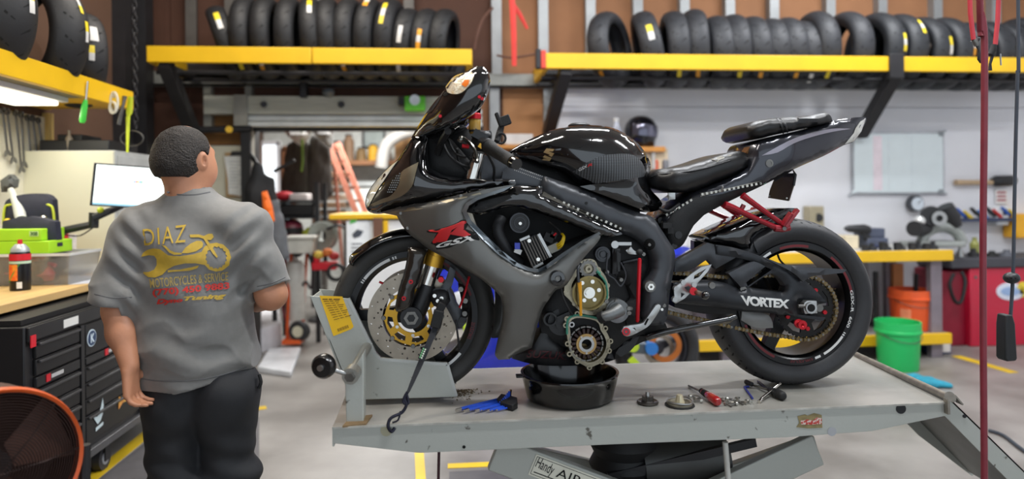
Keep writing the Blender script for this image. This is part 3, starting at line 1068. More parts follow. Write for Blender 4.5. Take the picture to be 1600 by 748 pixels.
scr = panel('windscreen', [(642, 216), (650, 202), (664, 179), (678, 160), (692, 144), (712, 148), (728, 170), (736, 190), (722, 203), (700, 211), (668, 217)], M('smoked_screen', (8, 8, 9), .08, 0, .05, coat=.8), bike, YB - .10, bulge=.06, sym=True, step=7)
ymir = lerp_fn([(642, YB - .20), (690, YB - .30), (760, YB - .34)])
mir = panel('mirror', [(748, 103), (757, 105), (763, 112), (766, 126), (763, 144), (753, 164), (735, 179), (700, 197), (668, 208), (652, 213), (643, 214), (652, 200), (664, 181), (680, 161), (694, 141), (711, 123), (735, 108)], gloss, bike, ymir, bulge=.05, thick=.06, step=6, label='black mirror with built-in turn signal')
tm = bvh(mir)
decal('turn_signal_lens', [(696, 135), (708, 120.5), (723, 114), (737, 112), (741, 117), (735, 131), (722, 144), (709, 147), (699, 144)], tm, M('signal_lens', (238, 232, 212), .12, .1, .3, 90, .3, 150, coat=1, rgb2=(206, 180, 140)), mir, .003, 4, curve=4, thick=.003, label='clear turn signal lens')
decal('orange_bulb', curve2d([(721, 132), (726, 124), (733, 124), (732, 131), (727, 136)], 3), tm, orangeb, mir, .0065, 4, thick=.002)
decal('mirror_edge_trim', [(693, 142), (695, 145), (678, 170), (662, 193), (655, 196), (664, 180), (680, 160)], tm, M('trim_sheen', (70, 68, 62), .3, .6), mir, .002, 5)  # paler line along the inner edge of the mirror
g = G()
for x, y in ((688, 181.5), (749, 151.5), (753, 154)):
 h = onto(tm, x, y, 0, YB - .3)
 g.cyl(h + V((0, .003, 0)), h + V((0, -.004, 0)), .006, .005, 10)
mkeach('mirror_bolt', g, red, mir)
mk('mirror_stem', ptube([(700, 205, YB - .24), (690, 222, YB - .16), (684, 240, YB - .12)], .012, 10), black, mir)
g2 = G(); gm = WV[mir.name]
g2.v = [V((p.x, 2 * YB - p.y, p.z)) for p in gm[0]]; g2.f = [tuple(reversed(f)) for f in gm[1]]
mk('mirror', g2, gloss, bike, smooth=50, label='far mirror half hidden behind the near one')
mk('inner_cowl', panel_geo([(667, 213), (698, 213), (716, 230), (733, 250), (745, 264), (744, 282), (712, 280), (690, 274), (670, 264)], YB - .08, bulge=.02, thick=.16, step=8), matte, bike)
mkeach('control_cable', smooth_union(ptube([(690, 216, YB - .12), (700, 240, YB - .15), (718, 256, YB - .14), (735, 262, YB - .1)], .0045), ptube([(700, 218, YB - .1), (712, 240, YB - .15), (728, 246, YB - .18)], .004), ptube([(715, 232, YB - .16), (716, 250, YB - .12), (730, 268, YB - .1)], .004), ptube([(762, 240, YB - .2), (772, 262, YB - .17), (770, 285, YB - .12)], .005)), matte, bike)
grip = mk('handlebar_grip', G().tube([P(760, 226, YB - .20), P(766, 231, YB - .23), P(770, 234, YB - .25), P(798, 251, YB - .375), P(801, 253, YB - .385)], [.024, .025, .0205, .0195, .021], 20), M('grip_rubber', (36, 36, 35), .7, 0, .15, 60, .3, 300), bike)
mk('bar_end', G().tube([P(799.5, 252, YB - .378), P(806, 255.5, YB - .405)], [.0165, .0165], 20), gold, grip, label='gold bar end')
mk('bar_end_cap', G().tube([P(803, 254, YB - .392), P(807.5, 256.3, YB - .412)], [.0185, .0175], 20), gloss, grip)
sw = mk('switch_housing', smooth_union(G().tube([P(744, 219, YB - .17), P(752, 224, YB - .19), P(763, 229, YB - .22)], [.022, .029, .025], 16), G().obox(P(750, 213, YB - .19), (.05, .05, .028), Matrix.Rotation(.5, 4, 'Y')), G().ball(P(757, 212, YB - .19), (.024, .02, .016))), black, bike, bevel=0)
mk('yellow_button', G().obox(P(751, 228, YB - .226), (.014, .008, .014), Matrix.Rotation(.6, 4, 'Y')), M('yellow_button', (240, 180, 30), .4), sw, label='yellow horn button')
mk('clamp', G().tube([P(742, 213, YB - .15), P(766, 213, YB - .17)], .020, 16), framem, sw)
mk('clutch_lever', smooth_union(G().tube([P(723, 216, YB - .20), P(732, 222, YB - .23), P(741, 233, YB - .27), P(745, 246, YB - .30), P(744.5, 253, YB - .31)], [.008, .007, .006, .006, .008], 10, sub=3), G().ball(P(720, 218, YB - .2), .013)), M('polished_lever', (120, 118, 112), .15, .95), bike)
mk('lever_adjuster', G().tube([P(722, 228, YB - .22), P(733, 229, YB - .22)], .007, 10), red, bike)
rs = mk('fluid_reservoir', G().lathe([(0, 0), (.017, 0), (.020, .008), (.020, .047), (.018, .05), (0, .05)], P(742, 209, YB - .13), (0, 0, 1), 24), amber, bike, label='amber brake fluid reservoir with red cap')
mk('reservoir_cap', G().lathe([(0, .05), (.022, .05), (.022, .066), (.019, .070), (0, .070)], P(742, 209, YB - .13), (0, 0, 1), 24), red, rs)
mk('reservoir_strap', G().lathe([(.0206, .006), (.0206, .013)], P(742, 209, YB - .13), (0, 0, 1), 24), matte, rs)
ph = mk('phone_mount', smooth_union(G().obox(P(788, 189, YB - .10), (.042, .03, .034), Matrix.Rotation(-.35, 4, 'Y')), G().tube([P(784, 196, YB - .1), P(781, 206, YB - .1), P(776, 222, YB - .12)], [.010, .012, .010], 10), G().obox(P(779, 187, YB - .10), (.012, .034, .05), Matrix.Rotation(-.35, 4, 'Y'))), matte, bike, bevel=.003)
mk('mount_ring', G().tube([P(783 + 7 * math.cos(a), 216 + 8 * math.sin(a), YB - .12) for a in np.linspace(0, 2 * PI, 14)[:-1]], .004, 8, closed=True), matte, ph)
mk('triple_clamp', smooth_union(panel_geo([(752, 246), (775, 240), (800, 254), (812, 262), (806, 284), (780, 283), (752, 280)], YB - .10, bulge=.01, thick=.2, step=9)), framem, bike)
# ---------------------------------------------------------------- frame, engine, opening
eng = panel('engine', [(862, 392), (905, 372), (940, 366), (985, 366), (1016, 384), (1024, 420), (1018, 470), (1040, 500), (1032, 516), (985, 528), (955, 548), (905, 548), (872, 538), (846, 520), (846, 495), (860, 440)], matte, bike, YB - .12, bulge=.03, thick=.24, step=10)
te = bvh(eng)
mk('belly_pan', panel_geo([(800, 560), (826, 534), (848, 508), (880, 534), (905, 550), (955, 548), (1000, 524), (985, 548), (950, 565), (900, 571), (840, 570)], YB - .10, bulge=.035, thick=.2, step=9), black, bike)
text_px('belly_lettering', 'SUZUKI', [(826, 546), (888, 550), (885, 562), (822, 558)], bvh(bpy.data.objects['belly_pan']), M('faded_red_print', (64, 16, 22), .5), bike, .002, YB - .12, label='dim red maker lettering', bold=.02)
mk('radiator', panel_geo([(736, 322), (790, 306), (830, 318), (850, 330), (935, 366), (905, 395), (880, 420), (840, 420), (800, 405), (752, 362)], YB - .05, bulge=0, thick=.12, step=20), M('radiator_dark', (12, 12, 12), .7), bike)
mk('radiator_hose', ptube([(783, 340, YB - .11), (778, 360, YB - .13), (792, 388, YB - .13), (812, 410, YB - .1)], .020, 12), rubber, bike)
hn = mk('horn', pdisc(G(), 812, 348, 15.5, YB - .145, YB - .10, 32), black, bike)
mk('horn_ring', smooth_union(pring(G(), 812, 348, 15.8, 13.6, YB - .152, YB - .14), pring(G(), 812, 348, 9, 8, YB - .149, YB - .14)), framem, hn)
mk('horn_bolt', pdisc(G(), 813, 349, 2.6, YB - .156, YB - .14, 8), chrome, hn)
yr = YB - .165
reg = mk('regulator', panel_geo([(813, 376), (843, 364), (860, 401), (833, 418)], yr, bulge=0, thick=.04, step=20, curve=0), black, bike, smooth=0)
for k in range(8):
 t = k / 7
 a = np.array((814, 377)) * (1 - t) + np.array((842.5, 365.5)) * t
 b = np.array((832.5, 416)) * (1 - t) + np.array((859, 400.5)) * t
 mk('fin', G().bar(P(a[0], a[1], yr - .010), P(b[0], b[1], yr - .010), .022, .0035), M('regulator_fin', (96, 90, 84), .4, .6), reg)
mk('regulator_edge', smooth_union(G().bar(P(812, 375, yr - .012), P(827, 368.5, yr - .012), .02, .008), G().bar(P(833, 418, yr - .012), P(848, 410, yr - .012), .02, .008), G().bar(P(841, 365, yr - .012), P(860, 401, yr - .012), .02, .010)), silver, reg)
mkeach('regulator_bolt', smooth_union(*[pdisc(G(), x, y, 3, yr - .026, yr, 10) for x, y in ((827, 376), (841, 405))]), chrome, reg)
mk('connector', G().obox(P(857, 371, yr), (.034, .03, .028), Matrix.Rotation(.4, 4, 'Y')).obox(P(864, 367, yr), (.022, .03, .02), Matrix.Rotation(.4, 4, 'Y')), matte, reg)
mk('connector', G().obox(P(864, 386, yr), (.040, .03, .022), Matrix.Rotation(-.4, 4, 'Y')).obox(P(867, 391, yr - .003), (.034, .02, .008), Matrix.Rotation(-.4, 4, 'Y')).obox(P(872, 384, yr), (.01, .03, .02), Matrix.Rotation(-.4, 4, 'Y')), M('grey_connector', (150, 148, 138), .5), reg, label='pale grey connector')
mkeach('yellow_wire', smooth_union(*[ptube([(868 + k, 383 + 3 * k, yr - .01), (876 + k, 378 + 3 * k, yr - .025), (880 + k, 369 + k, yr - .02), (877 + k, 365, yr)], .0032) for k in range(3)]), yelw, reg)
mkeach('dark_wire', smooth_union(ptube([(858, 347, yr + .02), (870, 356, yr), (876, 364, yr)], .003), ptube([(872, 391, yr), (884, 392, yr - .02), (892, 390, yr)], .0025)), matte, reg)
mk('red_terminal', ptube([(865, 368, yr - .02), (869, 364, yr - .02)], .004, 8, sub=0), red, reg)
mk('blue_plug', smooth_union(G().obox(P(808, 384, yr), (.018, .02, .022))), bluepl, reg)
mk('plug_body', smooth_union(G().obox(P(809, 392, yr), (.024, .02, .016), Matrix.Rotation(.4, 4, 'Y'))), white, reg)
fr_ = panel('frame_spar', [(846, 290), (851, 275), (875, 283), (904, 292), (938, 307), (970, 321), (994, 331), (1019, 339), (1033, 358), (1046, 378), (1054, 392), (1054, 412), (1047, 455), (1043, 492), (1037, 507), (1012, 509), (1002, 494), (1006, 465), (1005, 444), (1015, 427), (1018, 410), (1009, 386), (988, 370), (968, 363), (905, 334), (846, 306)],
  framem, bike, YB - .165, bulge=.03, thick=.05, step=7, corner=40, mirror=True)
tf = bvh(fr_)
for x, y, r in ((1015, 381.5, 9), (1003.5, 506, 3)):
 decal('frame_hole', circ(r, 20, x, y), tf, groovem, fr_, .0012, 4)
for x, y, r, m in ((1014.5, 382, 2.6, dsteel), (1043, 454, 3.2, matte), (1037.5, 477, 3.2, dsteel), (1034, 483, 2.4, chrome), (916, 317, 2.5, matte), (1000, 494, 3, matte)):
 h = onto(tf, x, y, 0, YB - .17)
 mk('frame_bolt', G().cyl(h + V((0, .004, 0)), h + V((0, -.004, 0)), r * .0023, r * .002, 12), m, fr_)
h = onto(tf, 1015, 447, 0, YB - .17)
piv = mk('pivot_bolt', G().cyl(h + V((0, .01, 0)), h + V((0, -.010, 0)), .021, .019, 24), dsteel, fr_)
mk('pivot_nut', G().lathe([(.005, 0), (.012, 0), (.012, .008), (.005, .008)], h + V((0, -.010, 0)), (0, -1, 0), 6, closed=True), chrome, fr_)
mk('air_box', panel_geo([(776, 238), (800, 240), (850, 262), (905, 286), (960, 311), (1000, 330), (1000, 346), (900, 332), (846, 302), (780, 285)], YB - .05, bulge=0, thick=.10, step=16), matte, bike)
ff = mk('frame_front', panel_geo([(800, 256), (822, 265), (852, 276), (847, 290), (846, 304), (800, 292), (783, 284), (786, 268)], YB - .145, bulge=.006, thick=.04, step=7, corner=30), framem, bike)
mk('dash', panel_geo([(694, 210), (728, 199), (741, 214), (745, 262), (733, 254), (714, 234)], YB - .03, bulge=.01, thick=.06, step=7), matte, bike)
text_px('warning_label', ':::::::::::::::', [(806, 260), (848, 275), (846, 282), (803, 266)], bvh(ff, fr_), M('label_grey', (150, 150, 148), .5), bike, .002, YB - .12, label='grey warning sticker')
duct = panel('side_duct', [(727, 331), (738, 319), (760, 307), (790, 298), (806, 290), (847, 291), (847, 304), (905, 332), (965, 360), (972, 366), (950, 370), (930, 366), (880, 346), (830, 329), (795, 323), (768, 331), (748, 335)], gloss, bike, YB - .20, bulge=.025, thick=.03, step=6, corner=40, mirror=True, label='glossy black duct above the side opening')
decal('duct_recess', [(733, 328), (745, 317), (770, 310), (795, 304), (800, 309), (778, 319), (760, 327), (745, 331)], bvh(duct), matte, duct, .001, 5, curve=3)
def led_strip(a, b, n, tree, parent, w=3.4):
 a, b = np.array(a, float), np.array(b, float)
 d = (b - a) / np.hypot(*(b - a))
 nn = np.array((-d[1], d[0])) * w
 o = decal('light_strip', [tuple(a + nn), tuple(b + nn), tuple(b - nn), tuple(a - nn)], tree, ledbase, parent, .002, 6, fallback=YB - .17, thick=.002, label='self-adhesive light strip')
 g = G()
 for k in range(n):
  p = a + (b - a) * (k + .5) / n
  h = onto(tree, p[0], p[1], .005, YB - .17)
  dx = P(p[0] + d[0], p[1] + d[1], h.y) - P(p[0], p[1], h.y)
  g.bar(h - dx * 1.7, h + dx * 1.7, .0025, .0085)
 mk('light_chips', g, ledm, parent, kind='stuff')
led_strip((848, 302), (973, 358), 17, bvh(fr_, duct), bike)
yfair = lambda x, y: YB - float(np.interp(x, [590, 625, 680, 740, 800, 940], [.075, .125, .185, .225, .235, .200])) + float(np.interp(y, [300, 440, 560], [.0, .0, .045]))
fout = [(593, 332), (628, 323), (690, 312), (747, 298), (790, 290), (806, 288), (788, 297), (764, 304), (745, 310), (730, 319), (725, 330), (734, 346), (760, 373), (782, 394), (806, 412), (827, 422), (841, 424), (854, 418), (880, 399), (912, 378), (936, 363), (939, 366), (934, 378), (908, 408), (886, 444), (868, 454), (856, 470), (847, 485), (839, 511), (831, 543), (802, 556), (797, 561), (779, 562), (774, 556), (777, 540), (783, 515), (786, 492), (783, 466), (769, 450), (749, 434), (732, 424), (699, 405), (670, 389), (651, 374), (640, 366), (628, 352), (620, 337), (611, 335)]
fair = panel('side_fairing', fout, greyp, bike, yfair, bulge=.028, thick=.03, step=6, corner=40, mirror=True, label='metallic grey side fairing')
tfa = bvh(fair)
lip = M('fairing_lip', (138, 146, 152), .35, .6, .05)
decal('fairing_lip', [(803, 289), (787, 298.5), (764, 306), (747, 312), (733, 321), (729, 330), (737, 345), (763, 371), (785, 392), (808, 410), (828, 418.5), (841, 420), (853, 414), (879, 395), (911, 374.5), (936, 362), (939, 365), (913, 379), (881, 400.5), (855, 419.5), (841, 425), (827, 423.5), (804, 415), (778, 397), (755, 375), (730, 348), (722, 330), (728, 317), (745, 307), (764, 301), (785, 294.5)], tfa, lip, fair, .0015, 5, fallback=YB - .235, thick=.004, label='pale lip around the side opening')
decal('upper_crease', [(602, 333), (640, 324), (690, 314), (750, 300.5), (752, 303), (700, 316), (655, 327), (622, 337), (612, 335)], tfa, bronze, fair, .0008, 6, fallback=YB - .2)  # pale bronze decal paints the highlight along the fairing crease
rr_ = [(668.7, 360), (723, 345), (731, 345), (736, 347.5), (723.5, 358.8), (749, 362), (735, 367), (725.5, 369.8), (703.5, 366), (698, 376.5), (677, 380), (675.4, 377.5), (685.5, 363), (672, 361.5)]
decal('red_letter_outline', [(666, 360.5), (722, 343.2), (732, 343.2), (738.5, 347), (727.5, 357.8), (754, 361.2), (749, 375), (700, 387.5), (682, 389.8), (679.5, 383), (673, 380.5), (682, 364.5), (668, 362.8)], tfa, groovem, fair, .0010, 5, fallback=YB - .22)
decal('red_letter', rr_, tfa, decred, fair, .0026, 5, holes=[[(703.2, 364.2), (706, 359.2), (714.5, 354.5), (707.5, 361.2)]], fallback=YB - .22, label='big red R of the emblem')
text_px('emblem_lettering', 'GSX', [(682, 381), (750, 362.5), (747, 374), (681, 388)], tfa, white, fair, .0030, YB - .22, label='white GSX lettering', bold=.03, shear=.25)
g = G()
for x, y in ((626, 333), (720, 306), (637, 356)):
 h = onto(tfa, x, y, 0, YB - .2)
 g.cyl(h + V((0, .002, 0)), h + V((0, -.003, 0)), .006, .005, 12)
mkeach('fairing_screw', g, dsteel, fair)
h = onto(tfa, 870, 434, 0, YB - .22)
sl_ = mk('frame_slider', smooth_union(G().lathe([(0, .0), (.021, .0), (.026, -.006), (.027, -.04), (.023, -.052), (.012, -.054), (.010, -.044), (0, -.044)], h + V((0, .03, 0)), (0, 1, 0), 28)), gloss, bike)
mk('slider_bolt', G().cyl(h + V((0, -.014, 0)), h + V((0, -.019, 0)), .009, .008, 6), dsteel, sl_)
ye = YB - .165
cs = mk('crankcase_flange', plate2d([((x - 920) * .0023, -(y - 450) * .0023) for x, y in curve2d([(903, 417), (910, 408), (920, 406), (929, 409), (934, 419), (944, 432), (949, 448), (948, 466), (940, 482), (928, 489), (912, 487), (900, 478), (890, 466), (882, 458), (884, 440), (895, 428)], 4)],
         [[((x - 920) * .0023, -(y - 450) * .0023) for x, y in curve2d([(907, 420), (912, 412), (921, 410), (927, 413), (931, 423), (941, 436), (945, 450), (943, 465), (936, 477), (926, 483), (912, 481), (902, 473), (897, 462), (893, 446), (900, 432)], 4)]],
         lambda u, v, d: P(920, 450, ye) + V((u, d - .012, v)), .05), oilmetal, bike, label='bare crankcase flange of the opened cover')
g = G()
for x, y in ((886, 440), (885, 456), (898, 474), (912, 486), (930, 487), (943, 478), (948, 464), (949, 446), (935, 421), (905, 411), (893, 430)):
 pring(g, x, y, 4.2, 2.0, ye - .014, ye + .02, 10)
mkeach('flange_boss', g, oilmetal, cs)
mk('green_gasket', smooth_union(G().tube([P(x, y, ye - .0135) for x, y in ((931, 420), (936, 428), (943, 436), (947, 444), (949, 462), (947, 468))], .0035, 8, sub=3), G().tube([P(x, y, ye - .0135) for x, y in ((930, 419), (934, 425), (938, 427))], .005, 8, sub=2)), gasket, cs)
rot_ = mk('flywheel', smooth_union(pring(G(), 921, 458, 27, 24.5, ye - .035, ye + .02, 40), pdisc(G(), 921, 458, 25, ye - .020, ye + .02, 40)), brass, bike, label='oily brass-toned flywheel')
g = G()
for x, y in ((910, 442), (926, 440), (936, 453), (929, 468), (913, 469)):
 pdisc(g, x, y, 3.2, ye - .028, ye - .015, 12)
mkeach('flywheel_bolt', g, chrome, rot_)
mk('flywheel_nut', smooth_union(pdisc(G(), 921, 457.5, 9, ye - .034, ye - .01, 24), pdisc(G(), 921.5, 457.5, 6, ye - .050, ye - .03, 16)), chrome, rot_)
gr_ = mk('starter_gear', G(), dsteel, bike) if False else None
o2 = []
for k in range(56):
 a = 2 * PI * k / 56
 r = .0315 if (k // 2) % 2 else .027
 o2.append((r * math.cos(a), r * math.sin(a)))
gc = P(919.5, 420, ye - .02)
sg = mk('starter_gear', plate2d(o2, [circ(.018, 20)], facing(gc), .02), dsteel, bike)
mk('gear_hub', G().pipe(gc + V((0, -.006, 0)), gc + V((0, .02, 0)), .0115, .005, 18).cyl(gc + V((0, .012, 0)), gc + V((0, .02, 0)), .019, .019, 20), oilmetal, sg)
mkeach('stator_wire', smooth_union(*[ptube([(903 + k * 1.6, 440, ye - .052), (905 + k, 456, ye - .055), (906 + k * .7, 470, ye - .055), (906.5 + k * .7, 493, ye - .05)], .0024, 6) for k in range(4)]), M('orange_yellow_wire', (226, 160, 34), .45), bike, label='yellow wires hanging over the flywheel')
mk('wire_sleeve', ptube([(907, 412, ye - .03), (903, 420, ye - .05), (904, 441, ye - .055)], .005, 8), framem, bike)
mk('cable_loop', ptube([(876, 444, ye - .03), (879, 462, ye - .04), (888, 482, ye - .04), (895, 492, ye - .03)], .0035, 8), matte, bike)
wp = mk('water_pump', smooth_union(pdisc(G(), 965, 486, 18.5, ye - .03, ye + .03, 32), pdisc(G(), 965, 486, 15, ye - .042, ye - .02, 32)), M('pump_casting', (122, 124, 124), .45, .7, .1, 30, .1, 100), bike)
mk('pump_outlet', G().tube([P(969, 483, ye - .05), P(958, 490, ye - .06), P(945, 494, ye - .06), P(937, 497, ye - .05)], [.024, .020, .017, .0165], 16, sub=3), M('pump_casting', (0, 0, 0)), wp)
mk('hose_clamp', G().tube([P(944, 494, ye - .06), P(937, 497, ye - .05)], .0195, 16), matte, wp)
g = G()
for x, y in ((964, 471), (983, 482), (983, 489), (948, 471)):
 pdisc(g, x, y, 3.2, ye - .04, ye, 10)
mkeach('pump_bolt', g, dsteel, wp)
mk('cam_plug', smooth_union(pdisc(G(), 942, 397, 12, ye - .01, ye + .04, 28), pring(G(), 942, 397, 8.5, 6.5, ye - .016, ye), pdisc(G(), 942, 397, 4.2, ye - .02, ye, 14)), framem, bike)
sv = mk('shift_sensor', smooth_union(panel_geo([(957, 388), (969, 388), (966, 428), (957, 428)], ye - .005, bulge=.008, thick=.03, step=6), panel_geo([(964, 392), (970, 396), (969, 424), (965, 424)], ye - .012, bulge=.004, thick=.02, step=6)), black, bike)
mk('shift_linkage', smooth_union(G().bar(P(957, 380.5, ye - .02), P(986, 380.5, ye - .02), .012, .011), pdisc(G(), 961, 382, 6, ye - .03, ye, 14), panel_geo([(978, 391), (986, 385), (992, 392), (1004, 393), (1004, 398), (988, 397), (982, 396)], ye - .025, bulge=.004, thick=.012, step=5)), silver, bike)
mk('linkage_ball', smooth_union(G().ball(P(999.5, 394, ye - .03), .0115)), matte, bike)
mk('cover_seams', smooth_union(ptube([(950, 395, ye - .02), (948, 425, ye - .02), (960, 436, ye - .02), (970, 447, ye - .02), (978, 430, ye - .02), (970, 410, ye - .02)], .003), ptube([(973, 410, ye + .0), (998, 405, ye + .0)], .004)), framem, bike)
mkeach('engine_bolt', smooth_union(*[pdisc(G(), x, y, 3, ye - .02, ye + .03, 10) for x, y in ((949, 425), (971, 437), (1006, 397), (986, 482), (984, 489))]), dsteel, bike)
mk('sprocket_cover', panel_geo([(972, 408), (1004, 402), (1010, 420), (1000, 440), (1000, 470), (1002, 500), (980, 508), (975, 480), (985, 465), (975, 440), (962, 430)], ye + .01, bulge=.02, thick=.05, step=7), matte, bike)
mk('shift_rod', G().tube([P(999.5, 403, YB - .205), P(999.5, 405, YB - .205), P(996, 500, YB - .215), P(996, 503, YB - .215)], [.004, .0068, .0068, .004], 14), red, bike, label='red shift rod')
sh = mk('shift_lever', panel_geo([(971, 517), (975, 510), (986, 508), (1003, 505), (1010, 498), (1025, 477), (1031, 476), (1032, 482), (1017, 505), (1006, 514), (984, 525), (975, 524)], YB - .215, bulge=.004, thick=.012, step=5, holes=[[(1006, 507), (1011, 497), (1014, 498), (1009, 508)], [(988, 512), (992, 512), (994, 516)]]), silver, bike)
mk('toe_peg', G().cyl(P(978.5, 518, YB - .215), P(978.5, 518, YB - .255), .014, .013, 18), red, sh)
mk('toe_peg_cap', G().pipe(P(978.5, 518, YB - .256), P(978.5, 518, YB - .25), .0095, .005, 14), framem, sh)
mk('starter_motor', smooth_union(pring(G(), 860, 499, 11, 8, YB - .16, YB - .1, 24), pdisc(G(), 877, 503, 21, YB - .14, YB - .08, 28), pdisc(G(), 880, 505, 12, YB - .15, YB - .1, 24), G().bar(P(868, 500, YB - .15), P(890, 490, YB - .15), .02, .02)), black, bike)
mk('blue_hose', ptube([(842, 512, YB - .06), (848, 500, YB - .06), (862, 489, YB - .06)], .012, 10), bluepl, bike)
mk('oil_pan_sump', panel_geo([(958, 545), (985, 520), (1040, 505), (1045, 518), (1000, 536), (975, 552)], YB - .08, bulge=.02, thick=.16, step=9), matte, bike)
# ---------------------------------------------------------------- tank and seats
ytank = lerp_fn([(790, YB - .06), (860, YB - .10), (930, YB - .12), (1020, YB - .09), (1036, YB - .09)])
tank = panel('fuel_tank', [(792, 239), (806, 229), (823, 220), (840, 212), (857, 205), (875, 200), (895, 196.5), (912, 195), (926, 195.5), (945, 197), (961, 201), (974, 207), (986, 215), (998, 225), (1008, 238), (1016, 254), (1016, 268), (1013, 282), (1018, 297), (1030, 310), (1035, 318), (1029, 328), (1003, 331), (965, 316), (930, 301), (900, 288), (878, 273), (868, 269), (845, 262), (820, 252), (798, 246)],
   gloss, bike, ytank, bulge=.095, sym=True, step=6, power=.55, corner=60)
tt = bvh(tank)
def hexmat():
 m = M('tank_pad_rubber', (58, 60, 62), .45, 0, .06)
 nt = m.node_tree
 tcn = nt.nodes.new('ShaderNodeTexCoord')
 mp = nt.nodes.new('ShaderNodeMapping'); mp.inputs['Scale'].default_value = (110, 0.01, 190)
 vo = nt.nodes.new('ShaderNodeTexVoronoi'); vo.inputs['Randomness'].default_value = 0.0; vo.inputs['Scale'].default_value = 1; vo.voronoi_dimensions = '3D'
 mp2 = nt.nodes.new('ShaderNodeVectorMath'); mp2.operation = 'ADD'
 cr = nt.nodes.new('ShaderNodeValToRGB')
 cr.color_ramp.elements[0].position, cr.color_ramp.elements[1].position = .32, .46
 cr.color_ramp.elements[0].color = (*lin((92, 95, 98)), 1)
 cr.color_ramp.elements[1].color = (*lin((16, 16, 17)), 1)
 nt.links.new(tcn.outputs['Object'], mp.inputs[0])
 nt.links.new(mp.outputs[0], vo.inputs['Vector'])
 nt.links.new(vo.outputs['Distance'], cr.inputs[0])
 nt.links.new(cr.outputs[0], nt.nodes['Principled BSDF'].inputs['Base Color'])
 return m
pad = decal('tank_pad', [(895, 268), (906, 261), (919, 253), (939, 244), (960, 240.5), (982, 240.5), (995, 245), (1004, 255), (1009, 269), (1006, 276), (970, 281), (932, 286.5), (921, 282), (908, 276)], tt, hexmat(), tank, .0015, 5, fallback=YB - .15, curve=4, thick=.003, label='dimpled grey knee grip pad')
tp = bvh(pad, tank)
text_px('pad_lettering', 'GSX', [(903, 264), (917, 257), (918.5, 260.5), (905, 268)], tp, white, tank, .0015, YB - .18, label='small white GSX on the pad', shear=.2, bold=.02)
text_px('pad_lettering', 'R', [(918, 256.5), (926, 254.5), (926, 258.5), (918, 261)], tp, decred, tank, .0015, YB - .18, label='small red R on the pad', shear=.2, bold=.04)
emb = M('emblem_gold', (206, 178, 130), .25, .6)
decal('tank_emblem', [(849, 238), (854, 231.5), (866, 233), (864, 236.5), (857, 236), (866, 239.5), (862, 245), (857, 242.5), (859, 241.5)], tt, emb, tank, .001, 4, fallback=YB - .15, thick=.003, label='gold S emblem')
decal('tank_emblem', [(848, 245.5), (851, 242.5), (856, 244.5), (862, 246.5), (859, 251.5), (847, 250), (849, 247.5), (855, 248)], tt, emb, tank, .001, 4, fallback=YB - .15, thick=.003, label='lower half of the gold S emblem')
cap_c = P(905, 197, YB - .02)
mk('filler_cap', G().lathe([(0, .012), (.03, .012), (.04, .006), (.042, -.01)], cap_c + V((0, 0, -.002)), (0, 0, 1), 28), black, tank)
decal('tank_seam', [(868, 268), (876, 257), (887, 240), (888.5, 241), (878, 258), (871, 269.5)], tt, framem, tank, .0006, 5, fallback=YB - .14)
decal('tank_seam', [(866, 233), (905, 228), (928, 215), (928.5, 217), (906, 230.5), (867, 235.5)], tt, gloss, tank, .001, 5, fallback=YB - .14)
mk('tank_side_cover', panel_geo([(906, 291), (940, 286), (975, 283), (995, 284), (998, 300), (1012, 318), (1000, 326), (960, 311)], YB - .19, bulge=.012, thick=.03, step=7), gloss, bike)
yseat = lerp_fn([(1013, YB - .09), (1060, YB - .125), (1172, YB - .115)])
seat = panel('rider_seat', [(1013, 286), (1016, 275), (1026, 266), (1045, 262), (1068, 259.5), (1100, 251), (1126, 242), (1148, 236.5), (1163, 238), (1171, 247), (1169, 259), (1148, 272), (1116, 285), (1084, 298), (1052, 301), (1026, 296), (1016, 291)], vinyl, bike, yseat, bulge=.045, sym=True, step=6, power=.45)
ts = bvh(seat)
mk('seat_piping', smooth_union(*[G().tube([onto(ts, x, y, .0005, YB - .12) for x, y in ((1016, 277), (1035, 272), (1068, 269), (1105, 262), (1140, 251), (1168, 244))], .0022, 8, sub=3)]), black, seat)
decal('seat_emblem', [(1110, 249), (1127, 243), (1130, 244.5), (1120, 248), (1137, 243.5), (1142, 241), (1143, 243), (1124, 250), (1121, 253), (1118, 250.5)], ts, M('seat_emblem', (120, 116, 104), .5), seat, .001, 5, fallback=YB)
pil = panel('pillion_seat', [(1165, 205), (1167, 196), (1180, 189), (1204, 185), (1245, 182), (1280, 178), (1291, 177), (1298, 181), (1301, 190), (1284, 194.5), (1250, 202), (1228, 207), (1205, 212), (1185, 217), (1171, 216)], vinyl, bike, lerp_fn([(1165, YB - .10), (1200, YB - .115), (1300, YB - .09)]), bulge=.04, sym=True, step=6, power=.42)
tpi = bvh(pil)
mkeach('seat_strap', smooth_union(*[G().tube([onto(tpi, x, y, .001, YB - .1) for x, y in pts] + [V((p.x, 2 * YB - p.y, p.z)) for p in [onto(tpi, pts[0][0], pts[0][1], .001, YB - .1)]][:0], .005, 8, sub=3, flat=(.4, 1)) for pts in (((1214, 185.5), (1220, 193), (1223, 201), (1224, 208)), ((1219, 185), (1226, 193), (1229, 200), (1231, 206)))]), black, pil)
ytail = lerp_fn([(1036, YB - .12), (1085, YB - .125), (1170, YB - .125), (1240, YB - .11), (1300, YB - .07), (1354, YB - .02)])
tailp = M('tail_grey_paint', (52, 53, 60), .26, .55, .06, coat=.7)
